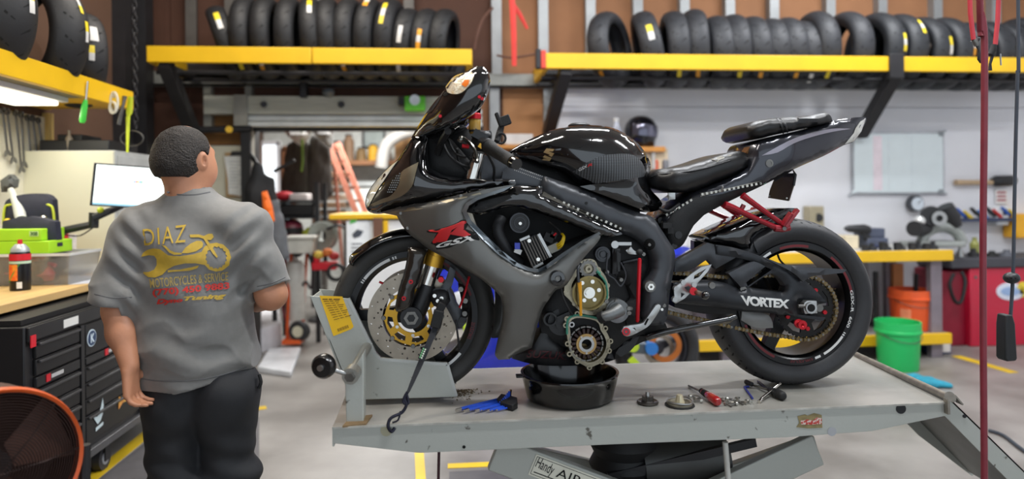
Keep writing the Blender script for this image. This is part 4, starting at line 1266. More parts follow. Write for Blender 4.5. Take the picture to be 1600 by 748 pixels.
tail = panel('tail_cowl', [(1084, 301), (1116, 288), (1148, 275), (1170, 262), (1176, 244), (1182, 226), (1192, 218), (1228, 209), (1256, 203), (1284, 196), (1301, 189), (1330, 184), (1353, 182.5), (1354, 187), (1345, 205), (1334, 221), (1318, 227), (1286, 244), (1241, 264), (1193, 289), (1161, 304), (1132, 318), (1100, 336), (1084, 352), (1068, 381), (1055, 390), (1047, 382), (1036, 350), (1040, 338), (1060, 318)],
   tailp, bike, ytail, bulge=.03, sym=True, step=6, power=.5, corner=40)
tta = bvh(tail)
decal('subframe_panel', [(1052, 332), (1084, 309), (1130, 303), (1192, 285), (1193, 288.5), (1161, 304), (1132, 318), (1100, 336), (1084, 352), (1068, 380), (1055, 389), (1048, 382), (1038, 350)], tta, matte, tail, .001, 6, fallback=YB - .13, thick=.004, label='matte black lower subframe')
decal('tail_stripe', [(1190, 243), (1232, 220), (1262, 209), (1300, 201), (1330, 201), (1300, 206), (1268, 214), (1240, 224), (1215, 238)], tta, M('tail_stripe', (150, 146, 156), .3, .5), tail, .0008, 6, fallback=YB - .1, curve=3, label='silver lilac stripe')  # sky reflection on the tail, painted as a pale band
decal('tail_lamp', [(1353, 184.5), (1346, 205), (1334, 221), (1320, 225), (1334, 208), (1337, 200), (1344, 190)], tta, lens, tail, .002, 5, fallback=YB - .03, thick=.002, label='clear tail lamp')
h = onto(tta, 1202, 255, 0, YB - .13)
mk('tail_screw', G().pipe(h + V((0, -.003, 0)), h + V((0, .004, 0)), .014, .008, 20).cyl(h + V((0, -.0015, 0)), h + V((0, .002, 0)), .008, .008, 14), dsteel, tail)
mk('seat_hinge', smooth_union(G().bar(P(1162, 240, YB - .05), P(1172, 226, YB - .05), .05, .008), G().bar(P(1168, 238, YB - .06), P(1184, 232, YB - .06), .03, .006)), M('copper_clip', (150, 104, 60), .35, .6), tail)
led_strip((1039, 337), (1083, 311), 7, tta, tail)
led_strip((1094, 304), (1192, 285.5), 14, tta, tail)
mk('seat_bracket', smooth_union(panel_geo([(1044, 301), (1055, 301), (1055, 311), (1045, 312)], YB - .15, bulge=.003, thick=.006, step=5), ptube([(1127, 299, YB - .15), (1129, 293, YB - .16), (1128, 290, YB - .16)], .004, 8)), silver, bike)
g = G()
for x, y, r in ((1032, 344, 5), (1060, 367, 6.5), (1053.5, 384, 5)):
 h = onto(tta, x, y, 0.004, YB - .14)
 g.cyl(h + V((0, .008, 0)), h + V((0, -.003, 0)), r * .0023, r * .002, 18)
mkeach('subframe_bolt', g, black, bike)
mk('harness', smooth_union(ptube([(1030, 325, YB - .13), (1045, 330, YB - .14), (1062, 318, YB - .14)], .006), G().obox(P(1041, 352, YB - .15), (.03, .03, .018)), G().obox(P(1046, 360, YB - .145), (.02, .03, .02))), matte, bike)
pl = mk('plate_bracket', smooth_union(G().tube([P(1210, 282, YB - .04), P(1238, 264, YB - .07), P(1243, 273, YB - .09), P(1240, 290, YB - .09)], .005, 8), G().bar(P(1222, 274, YB), P(1242, 273, YB - .09), .008, .012)), black, bike)
mk('number_plate_holder', G().prism([P(1211, 276, YB + .06), P(1243, 272, YB - .09), P(1241, 286, YB - .09), P(1232, 314, YB - .075), P(1200, 309, YB + .07), P(1203, 296, YB + .07)], (.004, 0, .001)), M('plate_back_brown', (92, 80, 70), .5, .2), pl, smooth=0, label='dull brown plate holder')
g = G()
for x, y, dy in ((1203, 306, .062), (1230, 309.5, -.072)):
 h = P(x, y, YB + dy)
 g.ball(h + V((-.004, -.004, 0)), .0035, 8, 6)
mkeach('plate_screw', g, white, pl)
for s, nm in ((1, 'near'), (-1, 'far')):
 yy = YB - s * .15
 def Q(x, y, dy=0):
  p = P(x, y, YB - .15 + dy)
  return p if s > 0 else V((p.x, 2 * YB - p.y, p.z))
 g = G()
 g.tube([Q(1160, 305), Q(1168, 311), Q(1196, 331), Q(1224, 351)], [.013, .011, .009, .0085], 10, sub=2, flat=(1, 1))
 g.tube([Q(1132, 320), Q(1146, 325), Q(1180, 341), Q(1214, 356)], [.014, .012, .009, .010], 10, sub=2)
 g.tube([Q(1210, 356), Q(1222, 357), Q(1233, 355)], .013, 12)
 hg = mk('peg_hanger', g, redpaint, bike, label=nm + ' red passenger peg hanger')
 mk('foot_peg', smooth_union(G().bar(Q(1226, 354, -.012), Q(1246, 327, -.02), .026, .012), G().bar(Q(1222, 352, -.01), Q(1236, 332, -.02), .03, .009)), redpaint, hg, bevel=.002)
 mk('peg_bolt', G().cyl(Q(1226, 357, -.02), Q(1226, 357, .01), .007, .007, 12), dsteel, hg)
 if s > 0:
  mk('hook_tab', G().tube([Q(1150, 338, .02), Q(1157, 330, .02), Q(1162, 320, .02)], .009, 8), redpaint, hg)
# ---------------------------------------------------------------- swingarm, chain, rear end
ysw = YB - .125
sa = panel('swingarm', [(1052, 442), (1080, 440), (1110, 439), (1140, 444), (1158, 453), (1168, 447), (1196, 428), (1206, 421), (1180, 410), (1150, 402), (1118, 398), (1118, 382), (1152, 388), (1200, 404), (1236, 420), (1260, 440), (1278, 457), (1291, 471), (1278, 470), (1248, 467), (1246, 491), (1290, 496), (1286, 501), (1240, 494), (1200, 489), (1156, 486), (1128, 481), (1090, 477), (1052, 473)],
  M('swingarm_grey', (40, 42, 46), .42, .3, .1), bike, ysw, bulge=.022, thick=.04, step=7, mirror=True, corner=35,
  holes=[[(1169, 449), (1197, 430), (1208, 427), (1220, 436), (1227, 447), (1224, 456), (1200, 453)]])
tsa = bvh(sa)
mk('swingarm_brace', smooth_union(panel_geo([(1138, 427), (1172, 410), (1184, 410), (1196, 416), (1166, 441), (1168, 447), (1158, 449), (1150, 440)], ysw - .01, bulge=.008, thick=.03, step=7), panel_geo([(1054, 408), (1106, 379), (1120, 384), (1150, 402), (1118, 420), (1105, 405), (1078, 422), (1054, 425)], ysw + .01, bulge=.01, thick=.03, step=7)), framem, bike)
mk('chain_guard', panel_geo([(1196, 404), (1230, 414), (1258, 417), (1300, 420), (1323, 421.5), (1318, 426), (1290, 429), (1268, 432), (1255, 440), (1236, 424)], ysw - .03, bulge=.008, thick=.02, step=7, corner=30), framem, bike)
ah = mk('axle_block', smooth_union(panel_geo([(1257, 473), (1261, 470), (1276, 470), (1277, 489), (1258, 490), (1256, 483)], ysw - .03, bulge=.003, thick=.03, step=5), pdisc(G(), 1268, 481, 9, ysw - .042, ysw, 24)), silver, bike)
mk('axle_hole', pdisc(G(), 1268, 481, 6, ysw - .044, ysw - .03, 20), groovem, ah)
decal('axle_slot', [(1246, 468), (1255, 468), (1255, 491), (1246, 491)], tsa, groovem, sa, .001, 6, fallback=ysw)
mk('chain_adjuster', smooth_union(G().tube([P(1247, 478, ysw - .03), P(1257, 478, ysw - .03)], .006, 10), pdisc(G(), 1281, 481, 6, ysw - .02, ysw, 14)), dsteel, sa)
text_px('swingarm_lettering', 'VORTEX', [(1157, 461), (1234, 468), (1232, 482), (1161, 477)], tsa, white, sa, .003, ysw - .02, label='white VORTEX lettering', bold=.045, space=.86)
decal('swingarm_seam', [(1128, 444), (1130, 444), (1130.5, 478), (1128.5, 478)], tsa, groovem, sa, .0008, 6, fallback=ysw)
g = G()
for x, y, r in ((1112, 445.5, 6), (1160.5, 451, 6)):
 h = onto(tsa, x, y, 0, ysw)
 g.cyl(h + V((0, .004, 0)), h + V((0, -.006, 0)), r * .0022, r * .0019, 16)
mkeach('swingarm_bolt', g, dsteel, sa)
hug = panel('rear_hugger', [(1098, 372), (1118, 362), (1140, 352), (1160, 344), (1182, 335), (1204, 329), (1228, 325), (1246, 325), (1249, 328), (1238, 331), (1220, 346), (1200, 358), (1180, 368), (1175, 374), (1178, 384), (1184, 396), (1160, 391), (1130, 384), (1106, 379)], gloss, bike, YB - .075, bulge=.035, sym=True, step=6, corner=40, power=.5)
decal('hugger_seam', [(1245, 327), (1215, 348), (1185, 364), (1176, 372), (1179, 384), (1184, 395), (1182, 395), (1176, 383), (1173, 372), (1183, 362), (1213, 346)], bvh(hug), framem, hug, .001, 5, fallback=YB - .1)
spc = P(1258, 481, ysw + .045)
teeth = []
for k in range(180):
 a = 2 * PI * k / 180
 r = .110 if (k // 2) % 2 else .105
 teeth.append((r * math.cos(a), r * math.sin(a)))
cut = []
for k in range(5):
 a = 2 * PI * k / 5 + .4
 cut.append([(r * math.cos(a + t), r * math.sin(a + t)) for r, t in ((.060, -.30), (.092, -.34), (.094, 0), (.092, .34), (.060, .30))])
spk = mk('rear_sprocket', plate2d(teeth, cut + [circ(.03, 24)], facing(spc), .008), M('dark_sprocket', (34, 32, 30), .4, .6), bike)
mk('sprocket_carrier', G().lathe([(.02, 0), (.06, 0), (.07, .02), (.03, .03)], spc + V((0, .01, 0)), (0, 1, 0), 32), matte, spk)
g = G()
for k in range(5):
 a = 2 * PI * k / 5 + .4 + PI / 5
 c_ = spc + V((.075 * math.cos(a), -.001, .075 * math.sin(a)))
 g.cyl(c_ + V((0, .004, 0)), c_ + V((0, -.006, 0)), .009, .008, 6)
mkeach('sprocket_nut', g, red, spk)
mk('paddock_spool', G().lathe([(0, 0), (.016, 0), (.016, .006), (.010, .009), (.010, .022), (.016, .026), (.016, .032), (.006, .032), (0, .026)], P(1247, 505, ysw - .02), (0, -1, 0), 24), red, sa, label='red paddock stand spool')
path = [(1020, 424), (1050, 426.5), (1095, 429), (1130, 433), (1180, 431), (1225, 430), (1262, 430)]
k_ = mpp(1258, 481, ysw + .03)
arc = []
for i in range(15):
 a = math.radians(82 - i * 180 / 14)
 arc.append((1258 + 50 * math.cos(a), 481 - 50 * math.sin(a)))
low = [(1235, 527), (1205, 523), (1170, 516.5), (1140, 510), (1105, 501), (1070, 494), (1040, 487), (1020, 482)]
poly = [np.array(p, float) for p in path + arc + low]
cum = np.concatenate([[0], np.cumsum([np.hypot(*(poly[i + 1] - poly[i])) for i in range(len(poly) - 1)])])
pitch = 6.1
N = int(cum[-1] / pitch)
pts = [np.array((np.interp(i * pitch, cum, [p[0] for p in poly]), np.interp(i * pitch, cum, [p[1] for p in poly]))) for i in range(N)]
gl, gp = G(), G()
for i in range(N - 1):
 a, b = pts[i], pts[i + 1]
 yy = ysw + .036 + (.004 if i % 2 else 0)
 A, B = P(a[0], a[1], yy), P(b[0], b[1], yy)
 ex = (B - A) * .16
 for dy in (0, .016 - (.008 if i % 2 else 0)):
  o_ = V((0, dy, 0))
  d_ = (B - A).normalized()
  n_ = V((d_.z, 0, -d_.x))
  h_ = .0078
  m_ = .0046
  q = [A - ex, A + n_ * h_, A + (B - A) * .5 + n_ * m_, B + n_ * h_, B + ex, B - n_ * h_, A + (B - A) * .5 - n_ * m_, A - n_ * h_]
  gl.prism([p + o_ for p in q], (0, .0022, 0))
 gp.cyl(A + V((0, -.002, 0)), A + V((0, .02, 0)), .0042, .0042, 8)
mk('drive_chain', gl, chainm, bike, smooth=0, kind='stuff')
mk('chain_pins', gp, dsteel, bike, smooth=30, kind='stuff')
mk('swingarm_inner', panel_geo([(1054, 445), (1150, 455), (1150, 490), (1100, 490), (1054, 480)], YB - .09, bulge=.01, thick=.18, step=12), matte, bike)
mk('link_cover', panel_geo([(1160, 484), (1196, 490), (1206, 500), (1208, 512), (1180, 512), (1158, 500)], YB - .085, bulge=.01, thick=.03, step=8), M('pale_cover', (128, 128, 126), .5, .3), bike)
pp = mk('rearset_plate', panel_geo([(1053, 450), (1066, 440), (1080, 428), (1096, 417), (1112, 413), (1106, 424), (1090, 442), (1086, 452), (1080, 456), (1070, 466), (1056, 474), (1050, 470), (1054, 462)], YB - .20, bulge=.002, thick=.008, step=4, curve=0,
 holes=[[(1085, 430), (1104, 419), (1092, 433), (1084, 436)], [(1069, 449), (1076, 446), (1081, 451), (1075, 455)], [(1064, 457), (1070, 459), (1064, 465)]]), silver, bike, smooth=30, label='drilled silver rearset plate')
mkeach('rearset_bolt', smooth_union(*[pdisc(G(), x, y, 4, YB - .208, YB - .19, 14) for x, y in ((1057, 451), (1068, 441), (1055, 468), (1085, 445))]), silver, pp)
pg = mk('rider_peg', G().tube([P(1084, 455, YB - .21), P(1098, 460, YB - .29)], [.0085, .0085], 14), M('peg_metal', (170, 150, 130), .3, .9), pp)
mk('peg_joint', G().cyl(P(1083, 454, YB - .205), P(1084, 455, YB - .235), .013, .013, 16), red, pp)
mk('peg_tip', G().ball(P(1102, 461, YB - .30), (.014, .016, .014)), gloss, pp)
st = mk('side_stand', G().tube([P(1010, 526, YB - .13), P(1040, 518, YB - .16), P(1100, 506, YB - .19), P(1140, 498, YB - .20), P(1150, 494, YB - .20)], [.014, .012, .0105, .010, .008], 12), gloss, bike)
mk('stand_foot', G().prism([P(1128, 503, YB - .205), P(1149, 492.5, YB - .205), P(1151, 496, YB - .205), P(1141, 504, YB - .205), P(1132, 507, YB - .205)], (0, .03, 0)), M('worn_stand_foot', (96, 86, 70), .4, .6), st)
mk('brake_hose_rear', ptube([(1213, 390, YB + .03), (1218, 405, YB + .03), (1226, 414, YB + .03)], .004), matte, bike)
# ================================================================== LIFT AND WHAT LIES ON IT
liftp = M('lift_paint', (180, 183, 176), 0.38, 0.15, 0.10, 26, 0.05, 60, rgb2=(96, 92, 84), thr=(.69, .74))
liftt = M('lift_top', (142, 141, 134), 0.28, 0.2, 0.0, 2.2, 0.05, 40, rgb2=(180, 175, 168), thr=(.35, .6))
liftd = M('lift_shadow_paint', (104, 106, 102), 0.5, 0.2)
YF, YK = 2.137, 2.788
lift = root('motorcycle_lift', 'grey steel motorcycle lift with wheel clamp and lowered ramp', 'lift', (.65, 2.46, 0))
FL, FRc, BR_ = PZ(519, 667, ZT), PZ(1480, 628, ZT), PZ(1335, 556, ZT)
BL = V((FL.x - .02, YK, ZT))
mk('table_top', G().prism([FL, FRc, BR_, BL], (0, 0, -.006)), liftt, lift, smooth=0, bevel=.002)
skirt = [(519, 667), (521, 692.5), (655, 707.5), (800, 701), (960, 694), (1230, 683), (1362, 673.5), (1480, 649), (1480, 628)]
sk = mk('side_skirt', G().px(skirt, YF - .001, YF + .006), liftp, lift, smooth=0, bevel=.0015)
g = G(); g.v = [V((p.x, YK - (p.y - YF), p.z)) for p in WV[sk.name][0]]; g.f = [tuple(reversed(f)) for f in WV[sk.name][1]]
mk('side_skirt', g, liftp, lift, smooth=0)
mk('end_skirt', G().prism([FL + V((0, 0, -.002)), BL + V((0, 0, -.002)), BL + V((0, 0, -.06)), FL + V((0, 0, -.06))], (.006, 0, 0)), liftp, lift, smooth=0)
mk('table_lip', G().bar(P(519, 668, YF - .004), P(1480, 629, YF - .004), .006, .006), M('lip_worn', (196, 194, 186), .3, .5, .2, 20), lift)
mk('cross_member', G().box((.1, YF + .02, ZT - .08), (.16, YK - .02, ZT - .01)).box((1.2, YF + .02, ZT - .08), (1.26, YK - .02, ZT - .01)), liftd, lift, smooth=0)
tsk = bvh(sk)
for x, y, r, m, nm in ((725, 698, 2.6, groovem, 'skirt_hole'), (1408, 638.5, 7.8, M('rubber_plug', (24, 26, 30), .6), 'rubber_plug'), (603.5, 672.5, 9, M('hole_light', (168, 164, 140), .4, .4), 'tie_hole'), (1300, 674, 7, M('bare_disc', (176, 178, 182), .4), 'skirt_disc')):  # pale discs paint the light seen through the skirt holes
 decal(nm, circ(r, 24, x, y), tsk, m, lift, .0012, 5, fallback=YF)
st_ = decal('sticker_remains', [(1246, 650), (1258, 647), (1262, 649), (1272, 645), (1284, 648), (1285, 668), (1262, 669), (1244, 667), (1249, 660)], tsk, M('peeled_sticker', (138, 124, 84), .7, 0, .2, 60), lift, .001, 5, fallback=YF, label='peeling tan sticker')
decal('sticker_print', [(1251, 657), (1262, 655), (1270, 657), (1276, 652), (1284, 653), (1284, 662), (1270, 663), (1252, 663)], tsk, M('sticker_red', (190, 60, 54), .6, 0, .3, 120, rgb2=(220, 200, 190), thr=(.5, .55)), lift, .0022, 5, fallback=YF)
h0, h1 = P(1484, 622, YF), P(1602, 737, YF)
dr = (h1 - h0).normalized()
rl = .78
nr = V((dr.z, 0, -dr.x))
if nr.z > 0:
 nr = -nr
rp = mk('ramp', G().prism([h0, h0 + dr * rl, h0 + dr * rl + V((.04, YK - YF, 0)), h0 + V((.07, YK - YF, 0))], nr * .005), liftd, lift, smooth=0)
for yy in (YF, YK - .005):
 off = V((.07 if yy > YF else 0, 0, 0))
 fl = [h0 + off, h0 + dr * rl + off, h0 + dr * rl + nr * .03 + off, h0 + dr * (rl * .6) + nr * .065 + off, h0 + dr * .02 + nr * .055 + off]
 mk('ramp_flange', G().prism([V((p.x, yy, p.z)) for p in fl], (0, .005, 0)), liftp, rp, smooth=0)
mk('ramp_bolt', G().cyl(P(1507, 650, YF - .004), P(1507, 650, YF + .004), .006, .006, 10), darkst, rp)
hg_ = mk('hinge_rod', G().cyl(h0 + V((-.005, -.02, .004)), BR_ + V((.01, .02, .006)), .012, .012, 12), M('worn_steel', (150, 144, 134), .4, .7, .2, 30), lift)
mk('hinge_knuckle', smooth_union(G().cyl(P(1484, 619, YF - .02), P(1484, 619, YF + .06), .016, .016, 14), G().bar(P(1479, 622, YF - .01), P(1480, 646, YF - .01), .02, .008), G().bar(P(1487, 615, YF), P(1500, 630, YF), .03, .005)), M('worn_steel', (0, 0, 0)), lift)
for yy in (YF + .10, YK - .13):
 a, b = P(800, 714, yy), P(800, 714, yy)
 b = V((a.x + 1.05, yy, .10))
 sc_ = mk('scissor_leg', G().bar(a + V((-.06, 0, .02)), b, .035, .115), liftp, lift, bevel=.004)
 if yy < 2.4:
  d = (b - a).normalized()
  u = V((d.x, 0, d.z))
  w_ = V((d.z, 0, -d.x)) * -1
  c0 = P(838, 709, yy - .0185)
  c0.y = yy - .0185
  q = lambda s, t: c0 + u * s + w_ * t
  mk('nameplate', G().prism([q(0, .0), q(.36, .0), q(.36, -.072), q(0, -.072)], (0, -.0015, 0)), M('plate_cream', (226, 224, 208), .4), sc_, smooth=0, label='cream maker plate')
  mk('plate_border', smooth_union(*[G().bar(q(*a_) + V((0, -.0018, 0)), q(*b_) + V((0, -.0018, 0)), .001, .0015) for a_, b_ in (((.006, -.006), (.354, -.006)), ((.006, -.066), (.354, -.066)), ((.006, -.006), (.006, -.066)))]), groovem, sc_, smooth=0, kind='stuff')
  text_quad('plate_lettering', 'Handy', q(.008, -.004) + V((0, -.003, 0)), q(.075, -.012) + V((0, -.003, 0)), q(.012, -.050) + V((0, -.003, 0)), groovem, sc_, label='script maker lettering', shear=.3)
  text_quad('plate_lettering', 'AIR LIFT', q(.088, -.016) + V((0, -.003, 0)), q(.30, -.016) + V((0, -.003, 0)), q(.088, -.046) + V((0, -.003, 0)), groovem, sc_, label='AIR LIFT lettering')
  mk('plate_line', G().bar(q(.014, -.057) + V((0, -.002, 0)), q(.20, -.057) + V((0, -.002, 0)), .001, .003), groovem, sc_, smooth=0)
for yy in (YF + .17, YK - .2):
 a = P(1275, 700, yy)
 b = V((a.x - 1.0, yy, .10))
 mk('scissor_leg', G().bar(a, b, .035, .115), liftp, lift, bevel=.004)
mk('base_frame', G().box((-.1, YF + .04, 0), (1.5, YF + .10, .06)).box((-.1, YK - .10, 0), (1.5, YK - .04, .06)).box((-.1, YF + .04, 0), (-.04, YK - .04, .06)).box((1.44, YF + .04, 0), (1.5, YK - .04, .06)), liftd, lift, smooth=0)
mk('air_ram', G().cyl(P(1000, 725, 2.42), P(1130, 712, 2.42), .085, .085, 28).cyl(P(985, 728, 2.42), P(1000, 725, 2.42), .04, .06, 16), M('ram_dark', (62, 62, 60), .45, .3), lift)
mk('air_bag', G().lathe([(0, 0), (.11, .0), (.13, .04), (.11, .08), (.13, .12), (.11, .16), (.13, .20), (.11, .24), (0, .24)], (P(975, 740, 2.46).x, 2.46, .30), (0, 0, 1), 28), M('airbag_rubber', (22, 22, 23), .6), lift, label='black rubber air bag under the table')
mk('safety_post', G().cyl(P(1133, 690, YF + .03), P(1142, 800, YF + .03), .0095, .0095, 14), M('post_white', (196, 196, 190), .35, .2), lift)
mk('air_line', G().tube([P(686, 700, 2.4), P(685, 748, 2.4), P(688, 820, 2.4)], .005, 8), M('maroon_line', (70, 36, 44), .5), lift)
mk('leg_brace', G().bar(P(950, 745, 2.35), P(1180, 690, 2.35), .02, .03), darkst, lift)
yc = 2.345
chp = [(484, 462), (544, 466), (586, 553), (594, 561), (699, 569), (714, 620), (571, 624), (548, 627), (536, 592)]
ck = mk('wheel_chock', G().px(chp, yc, yc + .006), liftp, lift, smooth=0, bevel=.002, label='bent sheet steel front wheel chock')
g = G(); g.v = [V((p.x, 2 * YB - p.y - .0, p.z)) for p in WV[ck.name][0]]; g.f = [tuple(reversed(f)) for f in WV[ck.name][1]]
mk('far_plate', g, liftp, ck, smooth=0)
e0, e1, e2, e3 = P(544, 466, yc), P(586, 553, yc), P(594, 561, yc), P(699, 569, yc)
mk('folded_edge', smooth_union(*[G().bar(a, b, .014, .010) for a, b in ((e0 + V((0, .006, 0)), e1 + V((0, .006, 0))), (e1 + V((0, .006, 0)), e2 + V((0, .006, 0))), (e2 + V((0, .006, 0)), e3 + V((0, .006, 0))), (e3 + V((0, .006, 0)), P(713, 618, yc + .006)))]), M('edge_pale', (186, 188, 184), .35, .4), ck, smooth=0)
f0, f1 = P(486, 464, yc), P(540, 595, yc)
mk('front_plate', G().prism([f0, f1, f1 + V((0, 2 * (YB - yc), 0)), f0 + V((0, 2 * (YB - yc), 0))], (.004, 0, 0)), liftp, ck, smooth=0)
tck = bvh(ck)
decal('warning_sticker', [(499, 461.5), (535, 463), (552.5, 510), (549, 514), (521, 525)], tck, M('sticker_orange', (255, 200, 24), .5, 0, .05), ck, .001, 6, fallback=yc, label='orange yellow warning sticker with black print')
ink = M('sticker_ink', (110, 70, 16), .6)
for k in range(10):
 x, y = 504 + k * 2.0, 466.5 + k * 3.6
 for a, b in ((0, 8), (9.5, 15), (17, 27 - 3 * (k % 3))):
  sl = lambda t: y - t * .03 * k
  decal('printed_line', [(x + a, sl(a)), (x + b, sl(b)), (x + b, sl(b) + (1.6 if k == 0 else .8)), (x + a, sl(a) + (1.6 if k == 0 else .8))], tck, ink, ck, .0022, 9, fallback=yc)
for k in range(9):
 x, y = 527 + k * 1.9, 513.5 - k * .72
 decal('printed_bar', [(x, y), (x + .9 - .3 * (k % 2), y - .3), (x + 2.6 - .3 * (k % 2), y + 4), (x + 1.7, y + 4.3)], tck, ink, ck, .0022, 9, fallback=yc)
po = mk('clamp_post', G().px([(539, 598), (568, 550), (568, 662), (541, 666)], 2.165, 2.225), liftp, lift, smooth=0, bevel=.003)
mk('post_foot', G().prism([PZ(535, 668, ZT), PZ(572, 664, ZT), PZ(582, 650, ZT), PZ(548, 654, ZT)], (0, 0, .006)), M('rusty_foot', (136, 112, 80), .6, .3, .25, 20), po, smooth=0)
mk('clamp_screw', smooth_union(G().cyl(P(574, 541, 2.35), P(548, 586, 2.12), .0165, .0165, 18), G().cyl(P(552, 580, 2.14), P(547, 588, 2.10), .026, .026, 20)), M('screw_steel', (172, 172, 166), .35, .8, .1), po)
mk('clamp_nut', G().cyl(P(547, 588, 2.10), P(545.5, 590, 2.09), .017, .015, 6), dsteel, po)
hd = mk('crank_handle', G().cyl(P(548, 586, 2.11), P(508, 573, 2.09), .0075, .0075, 12), silver, po)
kc = P(505.5, 572, 2.07)
mk('crank_knob', G().lathe([(0, -.018), (.030, -.016), (.037, -.006), (.037, .010), (.030, .018), (0, .02)], kc, (.25, 1, 0), 32), M('knob_black', (16, 16, 17), .25, coat=.4), hd)
mk('knob_bolt', G().cyl(kc + V((-.004, -.018, 0)), kc + V((-.007, -.026, 0)), .009, .009, 14), silver, hd)
web = M('strap_webbing', (36, 38, 44), .7, 0, .1, 200, .3, 400)
tds = root('tie_down_strap', 'black ratchet strap from fork to lift edge with steel hook', 'strap', PZ(606, 668, ZT))
pts = [(684, 503, 2.235), (672, 532, 2.215), (655, 572, 2.195), (643, 600, 2.175), (637, 614, 2.165)]
ws = [.0145, .0135, .0125, .009, .006]
g = G()
for (x, y, yy), w in zip(pts, ws):
 p = P(x, y, yy)
 s = V((.93, 0, .36))
 g.v += [p - s * w, p + s * w, p + s * w + V((0, .004, 0)), p - s * w + V((0, .004, 0))]
for i in range(len(pts) - 1):
 for j in range(4):
  k = (j + 1) % 4
  g.f.append((4 * i + j, 4 * i + 4 + j, 4 * i + 4 + k, 4 * i + k))
mk('webbing', g, web, tds, smooth=30)
mk('strap_buckle', G().obox(P(683, 498, 2.228), (.034, .02, .058), Matrix.Rotation(.25, 4, 'Y')).obox(P(687, 484, 2.24), (.026, .02, .05), Matrix.Rotation(.5, 4, 'Y')), matte, tds, bevel=.003)
mk('strap_tag', G().prism([P(x, y, yy) for x, y, yy in ((661, 540, 2.200), (669, 543, 2.203), (661, 563, 2.192), (653, 560, 2.190))], (0, .001, 0)), M('strap_tag', (20, 22, 24), .5), tds, smooth=0)
for a, b, c_ in (((656, 558.5), (662.5, 542.5), (120, 190, 130)), ((658.5, 560), (665.5, 543.5), (214, 222, 206))):
 for t in range(5):
  u = np.array(a) + (np.array(b) - np.array(a)) * (t / 5)
  w = np.array(a) + (np.array(b) - np.array(a)) * ((t + .65) / 5)
  mk('tag_print', G().bar(P(u[0], u[1], 2.186 + .002 * t), P(w[0], w[1], 2.188 + .002 * t), .001, .0042), M('tag_print%d' % c_[0], c_, .5), tds, smooth=0)
hk = M('dark_hook', (40, 40, 54), .35, .6)
mk('strap_hook', smooth_union(G().tube([P(x, y, yy) for x, y, yy in ((637, 612, 2.163), (632, 622, 2.160), (635, 632, 2.155), (628, 644, 2.150), (612, 652, 2.135), (607, 660, 2.128), (607, 668, 2.126), (612, 674, 2.130), (617, 668, 2.135))], .0052, 10, sub=5), G().tube([P(x, y, yy) for x, y, yy in ((634, 616, 2.162), (630, 628, 2.156), (638, 630, 2.156), (636, 618, 2.162))], .0045, 8, sub=4, closed=True), G().tube([P(x, y, yy) for x, y, yy in ((626, 642, 2.148), (622, 656, 2.142), (613, 660, 2.138))], .003, 8, sub=3)), hk, tds)
fp = PZ(903, 642, ZT)
rb, rt = .152, .174
oc = V((fp.x, fp.y + rb, ZT))
prof = [(0, .0), (rb - .012, 0), (rb, .008), (rt - .006, .072), (rt - .004, .086), (rt, .090), (rt - .001, .094), (rt - .010, .094), (rt - .012, .086), (rb - .008, .012), (rb - .018, .006), (0, .006)]
pan = mk('oil_drain_pan', G().lathe(prof, oc, (0, 0, 1), 64), M('pan_black', (7, 7, 8), .14, 0, .1, coat=.4), label='round black oil drain pan under the engine', cat='pan', smooth=40)
mk('used_oil', G().lathe([(0, .008), (rb - .020, .008), (rb - .020, .005), (0, .005)], oc, (0, 0, 1), 48), M('used_oil', (6, 5, 4), .2, 0, .1), pan, label='dark used oil')
mk('pan_spout', G().obox(oc + V((-rt - .004, -.02, .088)), (.03, .03, .008), None), M('pan_black', (0, 0, 0)), pan, bevel=.002)
ysv = 2.262
kk = mpp(920, 530, ysv)
svc = root('stator_cover', 'opened alternator cover with copper stator hanging over the oil pan', 'engine cover', P(920, 574, ysv))
outl = curve2d([(884, 508), (884, 498), (890, 492), (900, 490), (920, 492), (937, 496), (942, 503), (944, 512), (950, 522), (954, 534), (953, 546), (948, 556), (941, 566), (930, 571), (920, 574), (908, 568), (899, 562), (892, 552), (888, 540), (886, 525)], 4)
innr = curve2d([(890, 507), (893, 499), (902, 496), (920, 498), (932, 502), (937, 508), (939, 516), (945, 526), (948, 536), (946, 547), (940, 557), (930, 564), (920, 566), (909, 561), (901, 553), (895, 544), (892, 532), (891, 518)], 4)
t2 = lambda pts: [((x - 920) * kk, -(y - 530) * kk) for x, y in pts]
co = P(920, 530, ysv)
mk('cover_rim', plate2d(t2(outl), [t2(innr)], lambda u, v, d: co + V((u, d, v)), .045), oilmetal, svc, label='bare rim of the cover')
mk('cover_back', plate2d(t2(innr), [], lambda u, v, d: co + V((u, .036 + d, v)), .006), M('cover_inside', (128, 110, 74), .3, .7, .3, 20), svc)
g = G()
for x, y in ((884, 508), (886, 498), (902, 490), (938, 497), (946, 513), (954, 533), (952, 548), (941, 565), (921, 574), (902, 565), (890, 553), (887, 537)):
 pring(g, x, y, 4.3, 2.1, ysv - .003, ysv + .03, 12)
mkeach('cover_boss', g, oilmetal, svc)
mk('green_gasket', G().tube([P(x, y, ysv - .002) for x, y in ((886, 522), (886, 505), (890, 496), (901, 492), (920, 494), (936, 498), (941, 505))], .0042, 8, sub=3), gasket, svc)
sc0 = P(916, 537, ysv - .004)
coil = M('stator_coil', (44, 24, 20), .35, .2, .2, 60)
for k in range(18):
 a = 2 * PI * k / 18
 d = V((math.cos(a), 0, math.sin(a)))
 mk('coil', G().bar(sc0 + d * .030 + V((0, .014, 0)), sc0 + d * .053 + V((0, .014, 0)), .026, .0115), coil, svc, bevel=.003)
